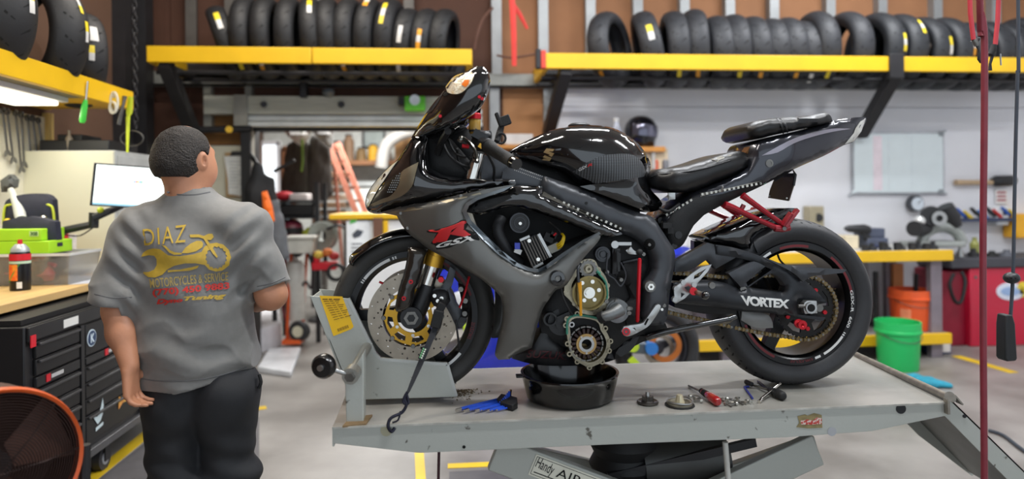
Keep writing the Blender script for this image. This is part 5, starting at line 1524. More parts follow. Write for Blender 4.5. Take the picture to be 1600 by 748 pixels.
mk('coil_tips', smooth_union(*[G().bar(sc0 + V((math.cos(2 * PI * k / 18), 0, math.sin(2 * PI * k / 18))) * .055 + V((0, .014, 0)), sc0 + V((math.cos(2 * PI * k / 18), 0, math.sin(2 * PI * k / 18))) * .060 + V((0, .014, 0)), .024, .016) for k in range(18)]), dsteel, svc, smooth=0, kind='stuff')
mk('stator_core', G().pipe(sc0 + V((0, -.004, 0)), sc0 + V((0, .03, 0)), .035, .020, 32), M('core_tan', (176, 142, 88), .35, .5, .15), svc)
mk('core_sleeve', G().pipe(sc0 + V((0, -.008, 0)), sc0 + V((0, .02, 0)), .0265, .0175, 28), silver, svc)
mkeach('core_screw', smooth_union(*[G().cyl(sc0 + V((.030 * math.cos(a), -.008, .030 * math.sin(a))), sc0 + V((.030 * math.cos(a), 0, .030 * math.sin(a))), .004, .004, 10) for a in (.9, 2.2, 4.7)]), chrome, svc)
mk('wire_grommet', pring(G(), 893.5, 507, 4.5, 2.4, ysv - .006, ysv + .03, 14), silver, svc)
def on_table(x, y):
 return PZ(x, y, ZT)
c = on_table(1012, 630)
t = mk('starter_drive_gear', G().lathe([(0, 0), (.034, 0), (.037, .004), (.037, .008), (.033, .010), (.030, .008), (.022, .008), (.020, .012), (0, .012)], c, (0, 0, 1), 36), M('oily_gear', (92, 88, 84), .3, .85, .2), label='small grey pinion gear standing on its flange beside the pan', cat='gear')
o2 = []
for k in range(44):
 a = 2 * PI * k / 44
 r = .019 if (k // 2) % 2 else .0155
 o2.append((r * math.cos(a), r * math.sin(a)))
mk('pinion', plate2d(o2, [], lambda u, v, d: c + V((u, v, .012 + d)), .014), M('oily_gear', (0, 0, 0)), t, smooth=20)
mk('pinion_shaft', G().cyl(c + V((0, 0, .024)), c + V((0, 0, .040)), .008, .007, 14), silver, t)
c = on_table(1062, 633)
t = mk('bearing_cover', G().lathe([(.020, 0), (.042, 0), (.043, .010), (.038, .014), (.034, .012), (.032, .008), (.020, .006)], c, (0, 0, 1), 36, closed=True), M('worn_casting', (170, 164, 148), .35, .8, .2, 30), label='round cast cover with cone hub between gear and screwdriver', cat='engine cover')
mk('cone_hub', G().lathe([(.0, .036), (.010, .036), (.019, .004), (.0, .004)], c, (0, 0, 1), 10), M('cone_cream', (196, 186, 156), .4, .5), t, smooth=10)
mk('cover_gasket', G().lathe([(.030, .0), (.050, .0), (.050, .004), (.030, .004)], c, (0, 0, 1), 14, closed=True), matte, t, smooth=0)
mk('pull_ring', G().tube([c + V((.042 * math.cos(a), .042 * math.sin(a), .016 + .002 * math.sin(2 * a))) for a in np.linspace(0, 2 * PI, 29)[:-1]], .0028, 8, closed=True), silver, t)
def screwdriver(name, label, tip, neck, butt, mats, rr, cat='screwdriver'):
 a, b, c_ = [on_table(*q) for q in (tip, neck, butt)]
 t = root(name, label, cat, b)
 up = V((0, 0, rr))
 mk('shaft', G().tube([a + V((0, 0, .004)), b + V((0, 0, rr * .9))], [.0035, .0045], 10), dsteel, t)
 d = (c_ - b)
 mk('handle', G().tube([b + up - d * .05, b + up + d * .05, b + up + d * .25, b + up + d * .55, b + up + d * .9, c_ + up], [rr * .55, rr * .7, rr * .62, rr, rr * .95, rr * .55], 14, sub=3), mats[0], t)
 mk('handle_collar', G().tube([b + up - d * .08, b + up + d * .28], [rr * .62, rr * .78], 14), mats[1], t)
 return t
screwdriver('screwdriver', 'red and black handled screwdriver lying beside the round cast cover', (1076, 604), (1098, 619), (1123, 636), (M('handle_red', (150, 28, 30), .25, 0, .1, coat=.5), matte), .0165)
t = screwdriver('nut_driver', 'black handled driver crossed by a silver pin near the rear tyre', (1166, 600), (1204, 616), (1225, 627), (matte, darkst), .0165, 'screwdriver')
mk('driver_socket', G().tube([on_table(1166, 600) + V((0, 0, .009)), on_table(1175, 605) + V((0, 0, .011))], [.009, .008], 12), darkst, t)
a, b = on_table(1186, 630), on_table(1219, 612)
mk('silver_pin', G().tube([a + V((0, 0, .006)), a + V((0, 0, .007)) + (b - a) * .08, a + V((0, 0, .012)) + (b - a) * .1, b + V((0, 0, .030))], [.006, .0065, .0045, .005], 12), chrome, label='bright silver pin leaning on the black driver handle', cat='pin')
a, b, c_ = on_table(1176, 624), on_table(1163, 606), on_table(1170, 605)
mk('hex_key', G().tube([a + V((0, 0, .004)), b + V((0, 0, .004)), b + (c_ - b) * .3 + V((0, 0, .004)), c_ + V((0, 0, .004))], .0036, 6), M('blue_key', (50, 60, 150), .4, .3), label='blue bent hex key behind the loose screws', cat='hex key')
mk('tweezers', G().tube([on_table(1184, 596) + V((0, 0, .003)), on_table(1203, 612) + V((0, 0, .003))], .003, 8).tube([on_table(1187, 597) + V((0, 0, .003)), on_table(1203, 612) + V((0, 0, .005))], .0025, 8), dsteel, label='thin steel probe beside the black handled driver', cat='tool')
bolt_m = M('bolt_steel', (186, 184, 176), .3, .85, .15)
spots = [(1081, 622, 0), (1088, 625, .5), (1093, 629, 2.8), (1128, 626, 1), (1133, 630, 2), (1138, 626, .2), (1142, 632, 2.6), (1146, 628, 1.4), (1148, 634, 3.4), (1152, 625, .8), (1155, 631, 5), (1163, 631, 2.2), (1169, 629, .4), (1174, 630, 1.2), (1150, 630, 4.4), (1136, 634, 5.2)]
b0 = None
for i, (x, y, a) in enumerate(spots):
 p = on_table(x, y)
 if b0 is None:
  b0 = root('cap_screw', 'steel cap screw in the loose heap on the lift table', 'screw', p, 'loose cap screws')
  mk('screw_head', G().lathe([(0, 0), (.0065, 0), (.0068, .008), (.003, .008), (.003, .004), (0, .004)], p + V((-.002, 0, .007)), (-1, 0, 0), 14), bolt_m, b0)
  mk('screw_thread', G().cyl(p + V((-.002, 0, .007)), p + V((.020, 0, .004)), .0035, .003, 10), dsteel, b0)
  b0['label'] = 'steel cap screw beside the round cast cover, furthest left of the loose ones'
 else:
  lab = '%s steel cap screw from the left among the loose screws' % ORD[sorted(q[0] for q in spots).index(x)]
  dup(b0, p, (0, 0, a), lab)
hs = root('hex_key_set', 'blue hex key set in a black holder left of the pan', 'hex keys', on_table(775, 635))
bk = M('blue_sleeve', (28, 74, 190), .35, 0, .1, coat=.3)
for k in range(8):
 t = k / 7
 s = np.array((798, 624)) * (1 - t) + np.array((799, 639)) * t
 e = np.array((712, 646)) * (1 - t) + np.array((775, 644)) * t
 if k in (1, 3, 5):
  e = e + np.array((4, 1))
 a, b = on_table(*s), on_table(*e)
 up = V((0, 0, .007 + .004 * (1 - t)))
 rk = .0062 - .003 * t
 ky = mk('hex_key', G().tube([a + up, a + up + (b - a) * .9], rk, 8), bk, hs)
 mk('key_tip', G().tube([a + up + (b - a) * .9, b + up], rk * .8, 6), chrome, ky)
 q = on_table(796 - k * 1.2 + k * .5, 628 + k * 1.4)
 mk('key_foot', G().tube([q + V((0, 0, .01)), q + V((.006 - k * .004, .012, .040 - k * .003))], rk * .75, 6), chrome if k == 0 else bk, ky)
mk('key_holder', G().prism([on_table(x, y) for x, y in ((776, 632), (783, 624), (808, 630), (809, 638), (801, 643), (783, 638))], (0, 0, .022)), matte, hs, bevel=.003)
g = G()
rg = random.Random(5)
for k in range(170):
 x, y = 722 + rg.gauss(0, 12), 612 + abs(rg.gauss(0, 7)) - 4
 p = on_table(x, min(640, max(601, y)))
 s = rg.uniform(.0015, .004)
 g.obox(p + V((0, 0, s * .3)), (s * 2, s, s * .8), Matrix.Rotation(rg.uniform(0, 3), 4, 'Z'))
tag(mk('dirt', g, M('grit', (90, 76, 52), .8, 0, .4, 80), smooth=0), 'crumbs of dirt and grit on the table below the front tyre', 'dirt', None, 'stuff')
# ================================================================== PERSON
YP = 2.45
S = lambda x, y, dy=0.0: P(x, y, YP + dy)
kp = mpp(300, 420, YP)
skin = M('skin', (194, 136, 104), .5, 0, .10, 9, .05, 120)
hairm = M('dark_hair', (40, 34, 30), .65, 0, .4, 120, .9, 170)
shirtm = M('grey_shirt', (124, 123, 120), .62, 0, .06, 40, .10, 30, sheen=.2)
pantsm = M('charcoal_trousers', (36, 37, 40), .75, 0, .10, 12, .12, 24)
shoem = M('black_shoe', (20, 20, 20), .5)
person = root('person', 'stocky man in grey printed t-shirt and dark trousers, seen from behind', 'person', (S(305, 600).x, YP, 0))
lo = V((S(120, 0).x, YP - .35, -.005)); hi = V((S(480, 0).x, YP + .55, 1.75))
fdir = V((.40, .917, 0)).normalized()      # where the face points
sdir = V((.917, -.40, 0))                  # the person's right, seen from behind
HC = S(288, 246, .02)
b = SDF(lo, hi, .0062)
b.ell(HC, (.084, .100, .112), .03, Matrix.Rotation(-.41, 4, 'Z'))
b.ell(HC + fdir * .035 + V((.012, 0, -.052)), (.074, .068, .070), .04, Matrix.Rotation(-.41, 4, 'Z'))
b.cap(S(293, 318, .01), S(290, 262, .02), .074, .064, .03)
b.cap(HC + fdir * .098 + V((0, 0, .005)), HC + fdir * .112 + V((0, 0, -.025)), .010, .014, .02)       # nose
b.cap(HC + fdir * .085 + sdir * .035 + V((0, 0, .022)), HC + fdir * .085 - sdir * .035 + V((0, 0, .022)), .014, .014, .02)   # brow
b.ell(HC + fdir * .092 + V((0, 0, -.062)), (.026, .014, .010), .012)      # lips
b.ell(HC + fdir * .085 + V((0, 0, -.095)), (.026, .024, .02), .02)        # chin
for s in (-1, 1):                                                           # ears
 e = HC + sdir * (s * .086) + V((0, 0, -.014)) - fdir * .008
 b.ell(e, (.012, .022, .034), .006, Matrix.Rotation(-.41 - s * .35, 4, 'Z'))
 b.ell(e + sdir * s * .008, (.006, .010, .016), .004, cut=True)
 b.ell(HC + fdir * .078 + sdir * s * .034 + V((0, 0, .002)), (.014, .012, .010), .008, cut=True)
 b.ell(HC + fdir * .074 + sdir * s * .034 + V((0, 0, .002)), (.012, .012, .010), .003)
b.cap(S(300, 400, .03), S(303, 560, .04), .155, .165, .05, ((0, 1, 0), .68))
b.cap(S(215, 372, .02), S(383, 366, .02), .062, .062, .04)
HL, HR = S(258, 622, .03), S(352, 615, .03)
KL, KR = S(276, 745, .0), S(357, 742, .02)
AL, AR = V((KL.x + .005, YP - .03, .09)), V((KR.x + .01, YP + .02, .09))
for h, k_, a in ((HL, KL, AL), (HR, KR, AR)):
 b.cap(h, k_, .082, .058, .04)
 b.cap(k_, a, .056, .038, .03)
 b.cap(a + V((0, -.02, -.05)), a + V((0, .15, -.06)), .028, .026, .02)
SL, EL, WLp = S(207, 378, .0), S(187, 484, -.05), S(203, 572, -.13)
b.cap(SL, EL, .056, .050, .03).cap(EL, S(192, 520, -.08), .050, .047, .03).cap(S(192, 520, -.08), WLp, .046, .029, .03)
SR_, ER, WR = S(392, 370, .0), S(424, 460, .0), S(402, 476, .25)
b.cap(SR_, ER, .062, .050, .03).cap(ER, WR, .050, .029, .03)
def hand(b, w, d, palm_n, side, curl):
 """palm and five curled fingers; d = pointing direction, palm_n = palm normal, side = towards the thumb"""
 d, palm_n, side = d.normalized(), palm_n.normalized(), side.normalized()
 p0, p1 = w, w + d * .085
 for t in (-.026, -.009, .009, .026):
  b.cap(p0 + side * t * .7 + d * .015, p1 + side * t, .016, .0125, .012)
 for i, (t, L) in enumerate(((.030, .068), (.010, .076), (-.010, .071), (-.029, .056))):
  q = p1 + side * t
  dd = d.copy()
  for sgm, fr in enumerate((.45, .32, .23)):
   c = curl * (.6 + .35 * sgm)
   dd = (dd * math.cos(c) + palm_n * math.sin(c)).normalized()
   q2 = q + dd * L * fr
   b.cap(q, q2, .0092 - .0008 * sgm, .0086 - .0008 * sgm, .003)
   q = q2
 t0 = w + d * .025 + side * .026
 t1 = t0 + (side * .55 + d * .7 + palm_n * .45).normalized() * .042
 t2_ = t1 + (d * .8 + palm_n * .6 - side * .1).normalized() * .034
 b.cap(t0, t1, .0135, .011, .008).cap(t1, t2_, .0105, .0088, .003)
hand(b, WLp, S(205, 602, -.14) - WLp, V((.85, .05, .10)), V((.10, .95, .1)), .78)
hand(b, WR, V((-.55, .75, .05)), V((-.3, .2, -.9)), V((-.8, -.6, .0)), .5)
bg = b.mesh()
pb = mk('body', bg, skin, person, smooth=180)
h = SDF(HC - V((.16, .18, .16)), HC + V((.16, .18, .18)), .0055)
h.ell(HC + V((-.003, -.004, .000)), (.094, .109, .112), .02, Matrix.Rotation(-.41, 4, 'Z'))
h.cap(HC - fdir * .055 + V((0, 0, -.03)), HC - fdir * .048 + V((0, 0, -.060)), .062, .052, .03)
hcx, hcy, hcz = HC
def hairline(d, x, y, z):
 f = (x - hcx) * fdir.x + (y - hcy) * fdir.y
 z_ = z - hcz
 n = .0012 * np.sin(x * 95 + 2 * np.sin(z * 60 + y * 40)) * np.sin(z * 85 + y * 70)
 low = -(z_ + .088 + np.clip(f, -.06, .02) * .3)                     # nape
 front = f - .016 - .55 * z_                                     # slanting hairline from the ear up to the forehead
 r = np.maximum(np.maximum(d - n, low), front)
 for s in (-1, 1):
  e = HC + sdir * (s * .094) + V((0, 0, -.016)) - fdir * .006
  r = np.maximum(r, -(np.sqrt(((x - e.x) / .8) ** 2 + ((y - e.y) / .8) ** 2 + (z - e.z) ** 2) - .036))
 return r
h.field(hairline)
mk('hair', h.mesh(), hairm, person, smooth=180, label='short dark hair')
for s in (-1, 1):
 e = HC + fdir * .083 + sdir * s * .034 + V((0, 0, .002))
 mk('eye', G().ball(e, .0095, 12, 8), M('eye_white', (220, 216, 210), .2), person)
t = SDF(lo, hi, .006)
t.cap(S(303, 405, .03), S(306, 605, .03), .204, .210, .06, ((0, 1, 0), .82))
t.cap(S(238, 378, .02), S(368, 372, .02), .106, .104, .06, ((0, 1, 0), .95))
t.cap(S(294, 318, .015), S(222, 356, .01), .070, .074, .05)
t.cap(S(294, 318, .015), S(384, 351, .01), .070, .074, .05)
t.cap(S(214, 372, .0), S(178, 468, -.05), .090, .080, .05)
t.cap(S(386, 366, .0), S(424, 452, .0), .086, .070, .05)
t.ell(S(306, 500, .12), (.19, .13, .20), .05)
zt = lambda px, py: S(px, py).z
xl, xr = S(212, 450).x, S(396, 440).x
hemL, hemM, hemR = zt(215, 597), zt(300, 598), zt(398, 574)
x215, x300, x398 = S(215, 597).x, S(300, 598).x, S(398, 574).x
slx0, slx1, slz0, slz1 = S(145, 466).x, S(208, 470).x, zt(145, 464), zt(208, 472)
srx0, srx1, srz0, srz1 = S(397, 454).x, S(448, 438).x, zt(397, 455), zt(448, 438)
NB = S(294, 300, .02)
def shirt(d, x, y, z):
 rr = np.random.RandomState(4)
 f = np.zeros_like(d)
 u = (x - S(300, 400).x)
 v = (z - zt(300, 400))
 for k in range(7):
  a, ph, fr, am = rr.uniform(-.9, .9), rr.uniform(0, 6), rr.uniform(22, 46), rr.uniform(.0016, .0036)
  f += am * np.sin((u * math.sin(a) + v * math.cos(a)) * fr + ph + 1.6 * np.sin(u * 9 + ph) + 1.2 * np.sin(v * 7 + k))
 rg = lambda a: (1 - np.abs(np.sin(a))) ** 2
 for px, py, ang, ln, fr, am in ((232, 540, .5, .12, 26, .010), (380, 545, -.5, .12, 26, .010), (300, 565, .1, .20, 24, .008), (225, 450, -1.0, .09, 30, .009), (385, 440, 1.0, .09, 30, .009), (165, 440, .5, .06, 34, .006), (425, 425, -.5, .06, 34, .006), (300, 505, -.25, .16, 20, .006)):
  q = S(px, py)
  a_, b_ = x - q.x, z - q.z
  s_, t_ = a_ * math.cos(ang) + b_ * math.sin(ang), -a_ * math.sin(ang) + b_ * math.cos(ang)
  f -= am * np.exp(-(s_ / ln) ** 2 - (t_ / (.45 * ln + .02)) ** 2) * rg(t_ * fr + 4 * s_ * s_ / ln + .5 * np.sin(s_ * 30))
 w = np.clip((zt(300, 480) - z) / .2, 0, 1)
 f += w * .0075 * np.sin(v * 62 + 5.0 * u + 1.5 * np.sin(u * 14)) * np.clip(.6 + .8 * np.sin(u * 11 + 1), 0, 1)
 for cx_, sg in ((S(222, 420).x, 1), (S(392, 415).x, -1)):
  q = np.exp(-((x - cx_) / .055) ** 2) * np.exp(-(v / .17) ** 2)
  f += q * .010 * np.sin((x * sg * .8 + z * .9) * 85)
 d = d + f
 hem = np.interp(x, [x215, x300, x398], [hemL, hemM, hemR])
 sL = np.interp(x, [slx0, slx1], [slz0, slz1])
 sR = np.interp(x, [srx0, srx1], [srz0, srz1])
 cut = np.where(x < xl, sL, np.where(x > xr, sR, hem))
 d = np.maximum(d, cut - z)
 neck = np.sqrt((x - NB.x) ** 2 + (y - NB.y) ** 2 + ((z - NB.z - .055) * .9) ** 2) - .083
 return np.maximum(d, -neck)
t.field(shirt)
sho = mk('t_shirt', t.mesh(), shirtm, person, smooth=180, label='heather grey t-shirt with gold and red back print')
tsh = bvh(sho)
hemm = M('shirt_hem', (100, 100, 100), .65)
def seam(pts, r):
 return G().tube([onto(tsh, x, y, -.001, YP - .12) for x, y in curve2d(pts, 6, 180, False)], r, 6)
mk('hem_band', seam([(217, 590), (250, 595), (300, 594), (345, 586), (385, 573)], .0026), hemm, sho)
mk('sleeve_hem', seam([(148, 459), (175, 465), (206, 464)], .0026), hemm, sho)
mk('sleeve_hem', seam([(402, 447), (425, 442), (445, 433)], .0026), hemm, sho)
mk('collar_band', seam([(262, 300), (280, 304), (305, 304), (328, 300)], .0030), hemm, sho)
goldp = M('gold_print', (198, 164, 58), .5, 0, .08, 60)
redp = M('red_shirt_print', (206, 52, 44), .5, 0, .08, 60)
cv = lambda q: [(210 + x / 4.676, 330 + y / 4.676) for x, y in q]
fb = YP - .13
text_px('shirt_lettering', 'DIAZ', [(222.5, 358), (291, 350.5), (289.5, 378), (225.5, 383.5)], tsh, goldp, sho, .006, fb, label='gold DIAZ lettering', space=1.15)
teeth = []
for k in range(64):
 a = 2 * PI * k / 64
 r = 76 + (7 if (k // 2) % 2 else 0)
 teeth.append((598 + r * .95 * math.cos(a), 338 + r * math.sin(a)))
decal('shirt_emblem', cv([(50, 332), (62, 305), (90, 283), (135, 271), (185, 276), (222, 303), (245, 322), (330, 328), (430, 314), (490, 296), (512, 258), (550, 236), (600, 229), (650, 243), (690, 282), (706, 335), (692, 395), (645, 432), (595, 440), (545, 425), (515, 392), (450, 380), (370, 380), (290, 398), (240, 425), (205, 462), (150, 484), (100, 480), (65, 455), (64, 444), (105, 443), (145, 425), (163, 392), (162, 350), (145, 325), (105, 320)]), tsh, goldp, sho, .0015, 5, holes=[cv(teeth)], fallback=fb, label='gold wrench shaped as a motorcycle')
decal('shirt_emblem', cv([(345, 305), (370, 268), (410, 236), (455, 215), (490, 216), (503, 235), (497, 262), (450, 292), (390, 306)]), tsh, goldp, sho, .0015, 5, fallback=fb)
decal('shirt_emblem', cv([(198, 245), (225, 250), (262, 285), (295, 300), (345, 304), (345, 315), (290, 318), (255, 302), (225, 268)]), tsh, goldp, sho, .0015, 5, fallback=fb)
decal('shirt_emblem', cv([(404, 170), (470, 168), (508, 180), (540, 164), (570, 164), (580, 188), (560, 210), (532, 208), (568, 262), (610, 330), (602, 340), (575, 312), (535, 250), (505, 200), (470, 190), (408, 190)]), tsh, goldp, sho, .0028, 5, fallback=fb)
decal('shirt_emblem', cv([(243, 430), (330, 426), (420, 408), (472, 394), (460, 416), (400, 434), (300, 440), (245, 446)]), tsh, goldp, sho, .0015, 5, fallback=fb)
text_px('shirt_lettering', 'MOTORCYCLES & SERVICE', [(233, 435.5), (356.5, 424.5), (356.5, 438), (235, 450)], tsh, M('faded_gold_print', (176, 152, 84), .55, 0, .1, 60), sho, .006, fb, label='gold MOTORCYCLES & SERVICE lettering', bold=.01)
text_px('shirt_lettering', '(770) 450 9883', [(237.5, 452), (358.5, 440.5), (358.5, 454), (239, 465)], tsh, redp, sho, .006, fb, label='red telephone number', bold=.035)
text_px('shirt_lettering', 'Dyno', [(243, 467.5), (285.5, 465), (285.5, 473.5), (245, 477.5)], tsh, redp, sho, .006, fb, label='red Dyno lettering', bold=.05, shear=.3)
text_px('shirt_lettering', 'Tuning', [(286.5, 463.5), (354, 457.5), (353, 467.5), (287, 471.5)], tsh, goldp, sho, .006, fb, label='gold Tuning lettering', bold=.05, shear=.3)
q = SDF(lo, hi, .0072)
q.cap(S(308, 580, .03), S(308, 596, .03), .175, .175, .04, ((0, 1, 0), .72))
q.cap(S(268, 612, .0), KL, .103, .086, .02, ((0, 1, 0), .95)).cap(KL, AL + V((0, 0, .0)), .094, .080, .04)
q.cap(S(354, 605, .0), KR, .112, .088, .02, ((0, 1, 0), .95)).cap(KR, AR + V((0, 0, .0)), .096, .080, .04)
q.ell(S(270, 632, -.05), (.085, .08, .10), .03).ell(S(348, 628, -.05), (.092, .08, .10), .03)
def trousers(d, x, y, z):
 f = np.zeros_like(d)
 rr = np.random.RandomState(9)
 for k in range(6):
  a, ph, fr = rr.uniform(-.8, .8), rr.uniform(0, 6), rr.uniform(18, 40)
  f += .0022 * np.sin((x * math.sin(a) + z * math.cos(a)) * fr + ph + 1.5 * np.sin(x * 12 + k))
 f += .006 * np.exp(-((z - .46) / .12) ** 2) * np.sin(z * 70 + x * 30)
 d = np.maximum(d + f, z - zt(300, 575))
 return np.maximum(d, .05 - z)
q.field(trousers)
tr_ = mk('trousers', q.mesh(), pantsm, person, smooth=180, label='loose charcoal work trousers')
mk('pocket_clip', ptube([(405, 585, YP - .02), (408, 597, YP - .03), (404, 606, YP - .03)], .006), matte, tr_)
for a in (AL, AR):
 sh_ = SDF(a + V((-.08, -.14, -.095)), a + V((.08, .26, .08)), .007)
 sh_.cap(a + V((0, -.03, -.045)), a + V((0, .15, -.055)), .048, .046, .04, ((0, 0, 1), .9)).cap(a + V((0, -.03, 0)), a + V((0, -.03, -.04)), .045, .046, .03)
 sh_.field(lambda d, x, y, z: np.maximum(d, .002 - z))
 mk('shoe', sh_.mesh(), shoem, person, smooth=180)
# ================================================================== TYRES (shared by all racks)
tyrem = M('rack_tyre_rubber', (44, 45, 49), 0.55, 0, 0.18, 9, 0.12, 50)
tyred = M('dark_tyre_rubber', (26, 26, 28), 0.6, 0, 0.18, 9, 0.12, 50)
stk = {'y': M('sticker_yellow', (232, 206, 40), .5), 'w': M('sticker_white', (214, 212, 208), .5), 'o': M('sticker_amber', (228, 158, 40), .5)}
_tc = {}
def tyre_mesh(w, R, r, mat):
 k = (w, R, r, mat.name)
 if k not in _tc:
  o = mk('tyre_template', G().lathe(tyre_profile(w, R, r), (0, 0, 0), (1, 0, 0), 48, closed=True, up=(0, 0, 1)), mat, origin=(0, 0, 0), smooth=60)
  _tc[k] = o.data
  bpy.data.objects.remove(o)
  g = grooves(V((0, 0, 0)), w, R, r, 16, [[(.0, -.84), (.3, -.5), (.5, -.15)], [(.5, .84), (.8, .5), (1.0, .15)]], .006)
  g.v = [V((p.y, p.x, p.z)) for p in g.v]
  o = mk('tyre_template', g, groovem, origin=(0, 0, 0), smooth=0)
  _tc[k + ('g',)] = o.data
  bpy.data.objects.remove(o)
 return _tc[k], _tc[k + ('g',)]
def add_tyre(loc, rot, label, group, w=.17, R=.315, r=.216, mat=None, stickers=()):
 """tyre standing with its axle along local X; stickers: (angle in degrees up from the front, across -1..1, height m, width m, colours)"""
 me, mg = tyre_mesh(w, R, r, mat or tyrem)
 o = bpy.data.objects.new('road_tyre', me)
 COL.objects.link(o)
 o.location = loc
 o.rotation_euler = rot
 tag(o, label, 'tyre', group)
 gq = bpy.data.objects.new('tread_grooves', mg)
 COL.objects.link(gq)
 gq.parent = o
 gq['kind'] = 'stuff'
 ABS[o.name] = V((0, 0, 0))
 for a, u, hgt, wid, cols in stickers:
  n = len(cols)
  for ci, c in enumerate(cols):
   g = G()
   m = 4
   for i in range(m + 1):
    aa = math.radians(a) + (hgt / R) * ((ci + i / m) / n - .5)
    for s in (-1, 0, 1):
     hh, rr = crown(w, R, r, max(-1, min(1, u + s * wid / w)))
     rr += .003
     g.v.append(V((hh, -math.cos(aa) * rr, math.sin(aa) * rr)))
   for i in range(m):
    for j in range(2):
     q = i * 3 + j
     g.f.append((q, q + 1, q + 4, q + 3))
   mk('sticker', g, stk[c], o, smooth=0)
 return o
# ================================================================== LEFT WALL
XS = -2.10
sh = root('tyre_shelf', 'yellow steel tyre shelf on the left wall above the workbench', 'shelf', (-2.35, 3.6, 2.0))
mk('front_beam', G().box((XS - .02, 2.2, 2.01), (XS + .02, 4.66, 2.13)), yel, sh, bevel=.004)
mk('rear_beam', G().box((XL + .02, 2.2, 2.01), (XL + .06, 4.66, 2.13)), yel, sh, bevel=.004)
mk('end_beam', G().box((XL + .06, 4.62, 2.03), (XS - .02, 4.66, 2.11)), yel, sh, bevel=.004)
mk('under_board', G().box((XL + .06, 4.14, 2.012), (XS - .02, 4.62, 2.03)), yel, sh, smooth=0)
mk('under_board', G().box((XL + .06, 2.2, 2.012), (XS - .02, 4.13, 2.03)), M('shelf_board', (120, 112, 90), .7), sh, smooth=0)
mk('beam_bolt', G().cyl((XS + .02, 4.52, 2.07), (XS + .028, 4.52, 2.07), .012, .012, 10), darkst, sh)
lf = root('shelf_light', 'bright tube light mounted under the left tyre shelf', 'lamp', (-2.36, 3.5, 1.95))
mk('light_housing', G().box((-2.50, 2.5, 1.985), (-2.20, 4.12, 2.012)), whitewall, lf, smooth=0)
mk('light_diffuser', G().box((-2.47, 2.54, 1.960), (-2.23, 4.08, 1.985)), M('lit_diffuser', (255, 250, 226), .4, emit=2.2), lf, smooth=0, bevel=.008)
tl = 'left wall tyres'
for (x, y, Y, yaw, R, w, lab, sts) in (
  (48, 5, 3.55, 60, .335, .22, 'wide black tyre cut by the photo edge on the left shelf', [(8, .55, .13, .03, 'wy')]),
  (140, 30, 4.02, 62, .335, .21, 'big tyre with its hole showing on the left wall shelf', [(28, .45, .10, .02, 'yw'), (2, .62, .12, .022, 'wy')]),
  (188, 52, 4.44, 44, .30, .17, 'right end tyre of the left wall shelf with pale labels', [(24, .0, .10, .05, 'w'), (0, -.2, .09, .03, 'wy')])):
 p = P(x, y, Y)
 p.z = 2.07 + math.sqrt(R * R - .20 ** 2)
 p.x = -2.31
 add_tyre(p, (0, 0, math.radians(yaw)), lab, tl, w, R, .23, tyred, sts)
g = G()
for k in range(26):
 c = V((XS - .03, 4.80, 3.0 - k * .043))
 m = Matrix.Rotation(PI / 2 * (k % 2), 4, 'Z')
 g.tube([c + m.to_3x3() @ V((.014 * math.cos(a), 0, .026 * math.sin(a))) for a in np.linspace(0, 2 * PI, 11)[:-1]], .005, 6, closed=True)
g.tube([V((XS - .03, 4.80, 4.3)), V((XS - .03, 4.80, 3.02))], .005, 6)
tag(mk('hanging_chain', g, darkst), 'dark steel chain hanging beside the left tyre shelf', 'chain')
p = P(131, 150, 4.30)
t = root('screwdriver', 'green handled screwdriver hung on the yellow shelf beam', 'screwdriver', p)
mk('shaft', G().tube([P(137, 127, 4.07), P(134, 158, 4.07)], .006, 8), chrome, t)
mk('handle', G().tube([P(134, 156, 4.07), P(132, 166, 4.07), P(129, 188, 4.07), P(128.5, 192, 4.07)], [.010, .016, .017, .011], 12), M('handle_green', (70, 200, 70), .4), t)
g = G().tube([P(178 + 6 * math.cos(a), 160 + 16 * math.sin(a), 4.35) for a in np.linspace(0, 2 * PI, 15)[:-1]], .008, 8, closed=True).tube([P(176 + 5 * math.cos(a), 168 + 9 * math.sin(a), 4.33) for a in np.linspace(0, 2 * PI, 13)[:-1]], .007, 8, closed=True).tube([P(176, 144, 4.37), P(178, 152, 4.35)], .008, 8)
tag(mk('white_hook', g, M('hook_white', (214, 208, 190), .4)), 'white twisted hook hanging from the yellow shelf corner', 'hook')
t = mk('pliers', smooth_union(G().tube([P(196, 150, 4.45), P(190, 172, 4.45), P(184, 194, 4.45)], [.012, .011, .007], 8), G().tube([P(193, 150, 4.46), P(191, 172, 4.46), P(187, 195, 4.46)], [.009, .009, .006], 8)), dsteel)
tag(t, 'grey steel pliers hanging beside the yellow green pick', 'pliers')
t = root('scraper', 'yellow green scraper with a ring hanging from the shelf corner', 'scraper', P(200, 240, 4.5))
mk('blade', G().tube([P(204, 151, 4.5), P(202, 176, 4.5), P(200, 182, 4.5)], [.016, .020, .010], 10, flat=(.3, 1)), M('lime_plastic', (206, 220, 46), .4), t)
mk('stem', G().tube([P(200, 182, 4.5), P(199, 238, 4.5)], [.013, .007], 10, flat=(.6, 1)), M('lime_plastic', (0, 0, 0)), t)
g = G().tube([P(206 + 18 * math.cos(a), 216 + 12 * math.sin(a), 4.6) for a in np.linspace(0, 2 * PI, 21)[:-1]], .0035, 6, closed=True)
tag(mk('wire_loop', g, dsteel), 'thin wire loop hanging behind the lime scraper', 'wire')
pb_ = root('pegboard', 'white pegboard with wooden edge on the left wall', 'pegboard', (XL + .02, 3.7, 1.3))
y0p = 2.6
y1p = PX(76, 240, XL + .02).y
pegm = M('pegboard_white', (222, 218, 200), .6)
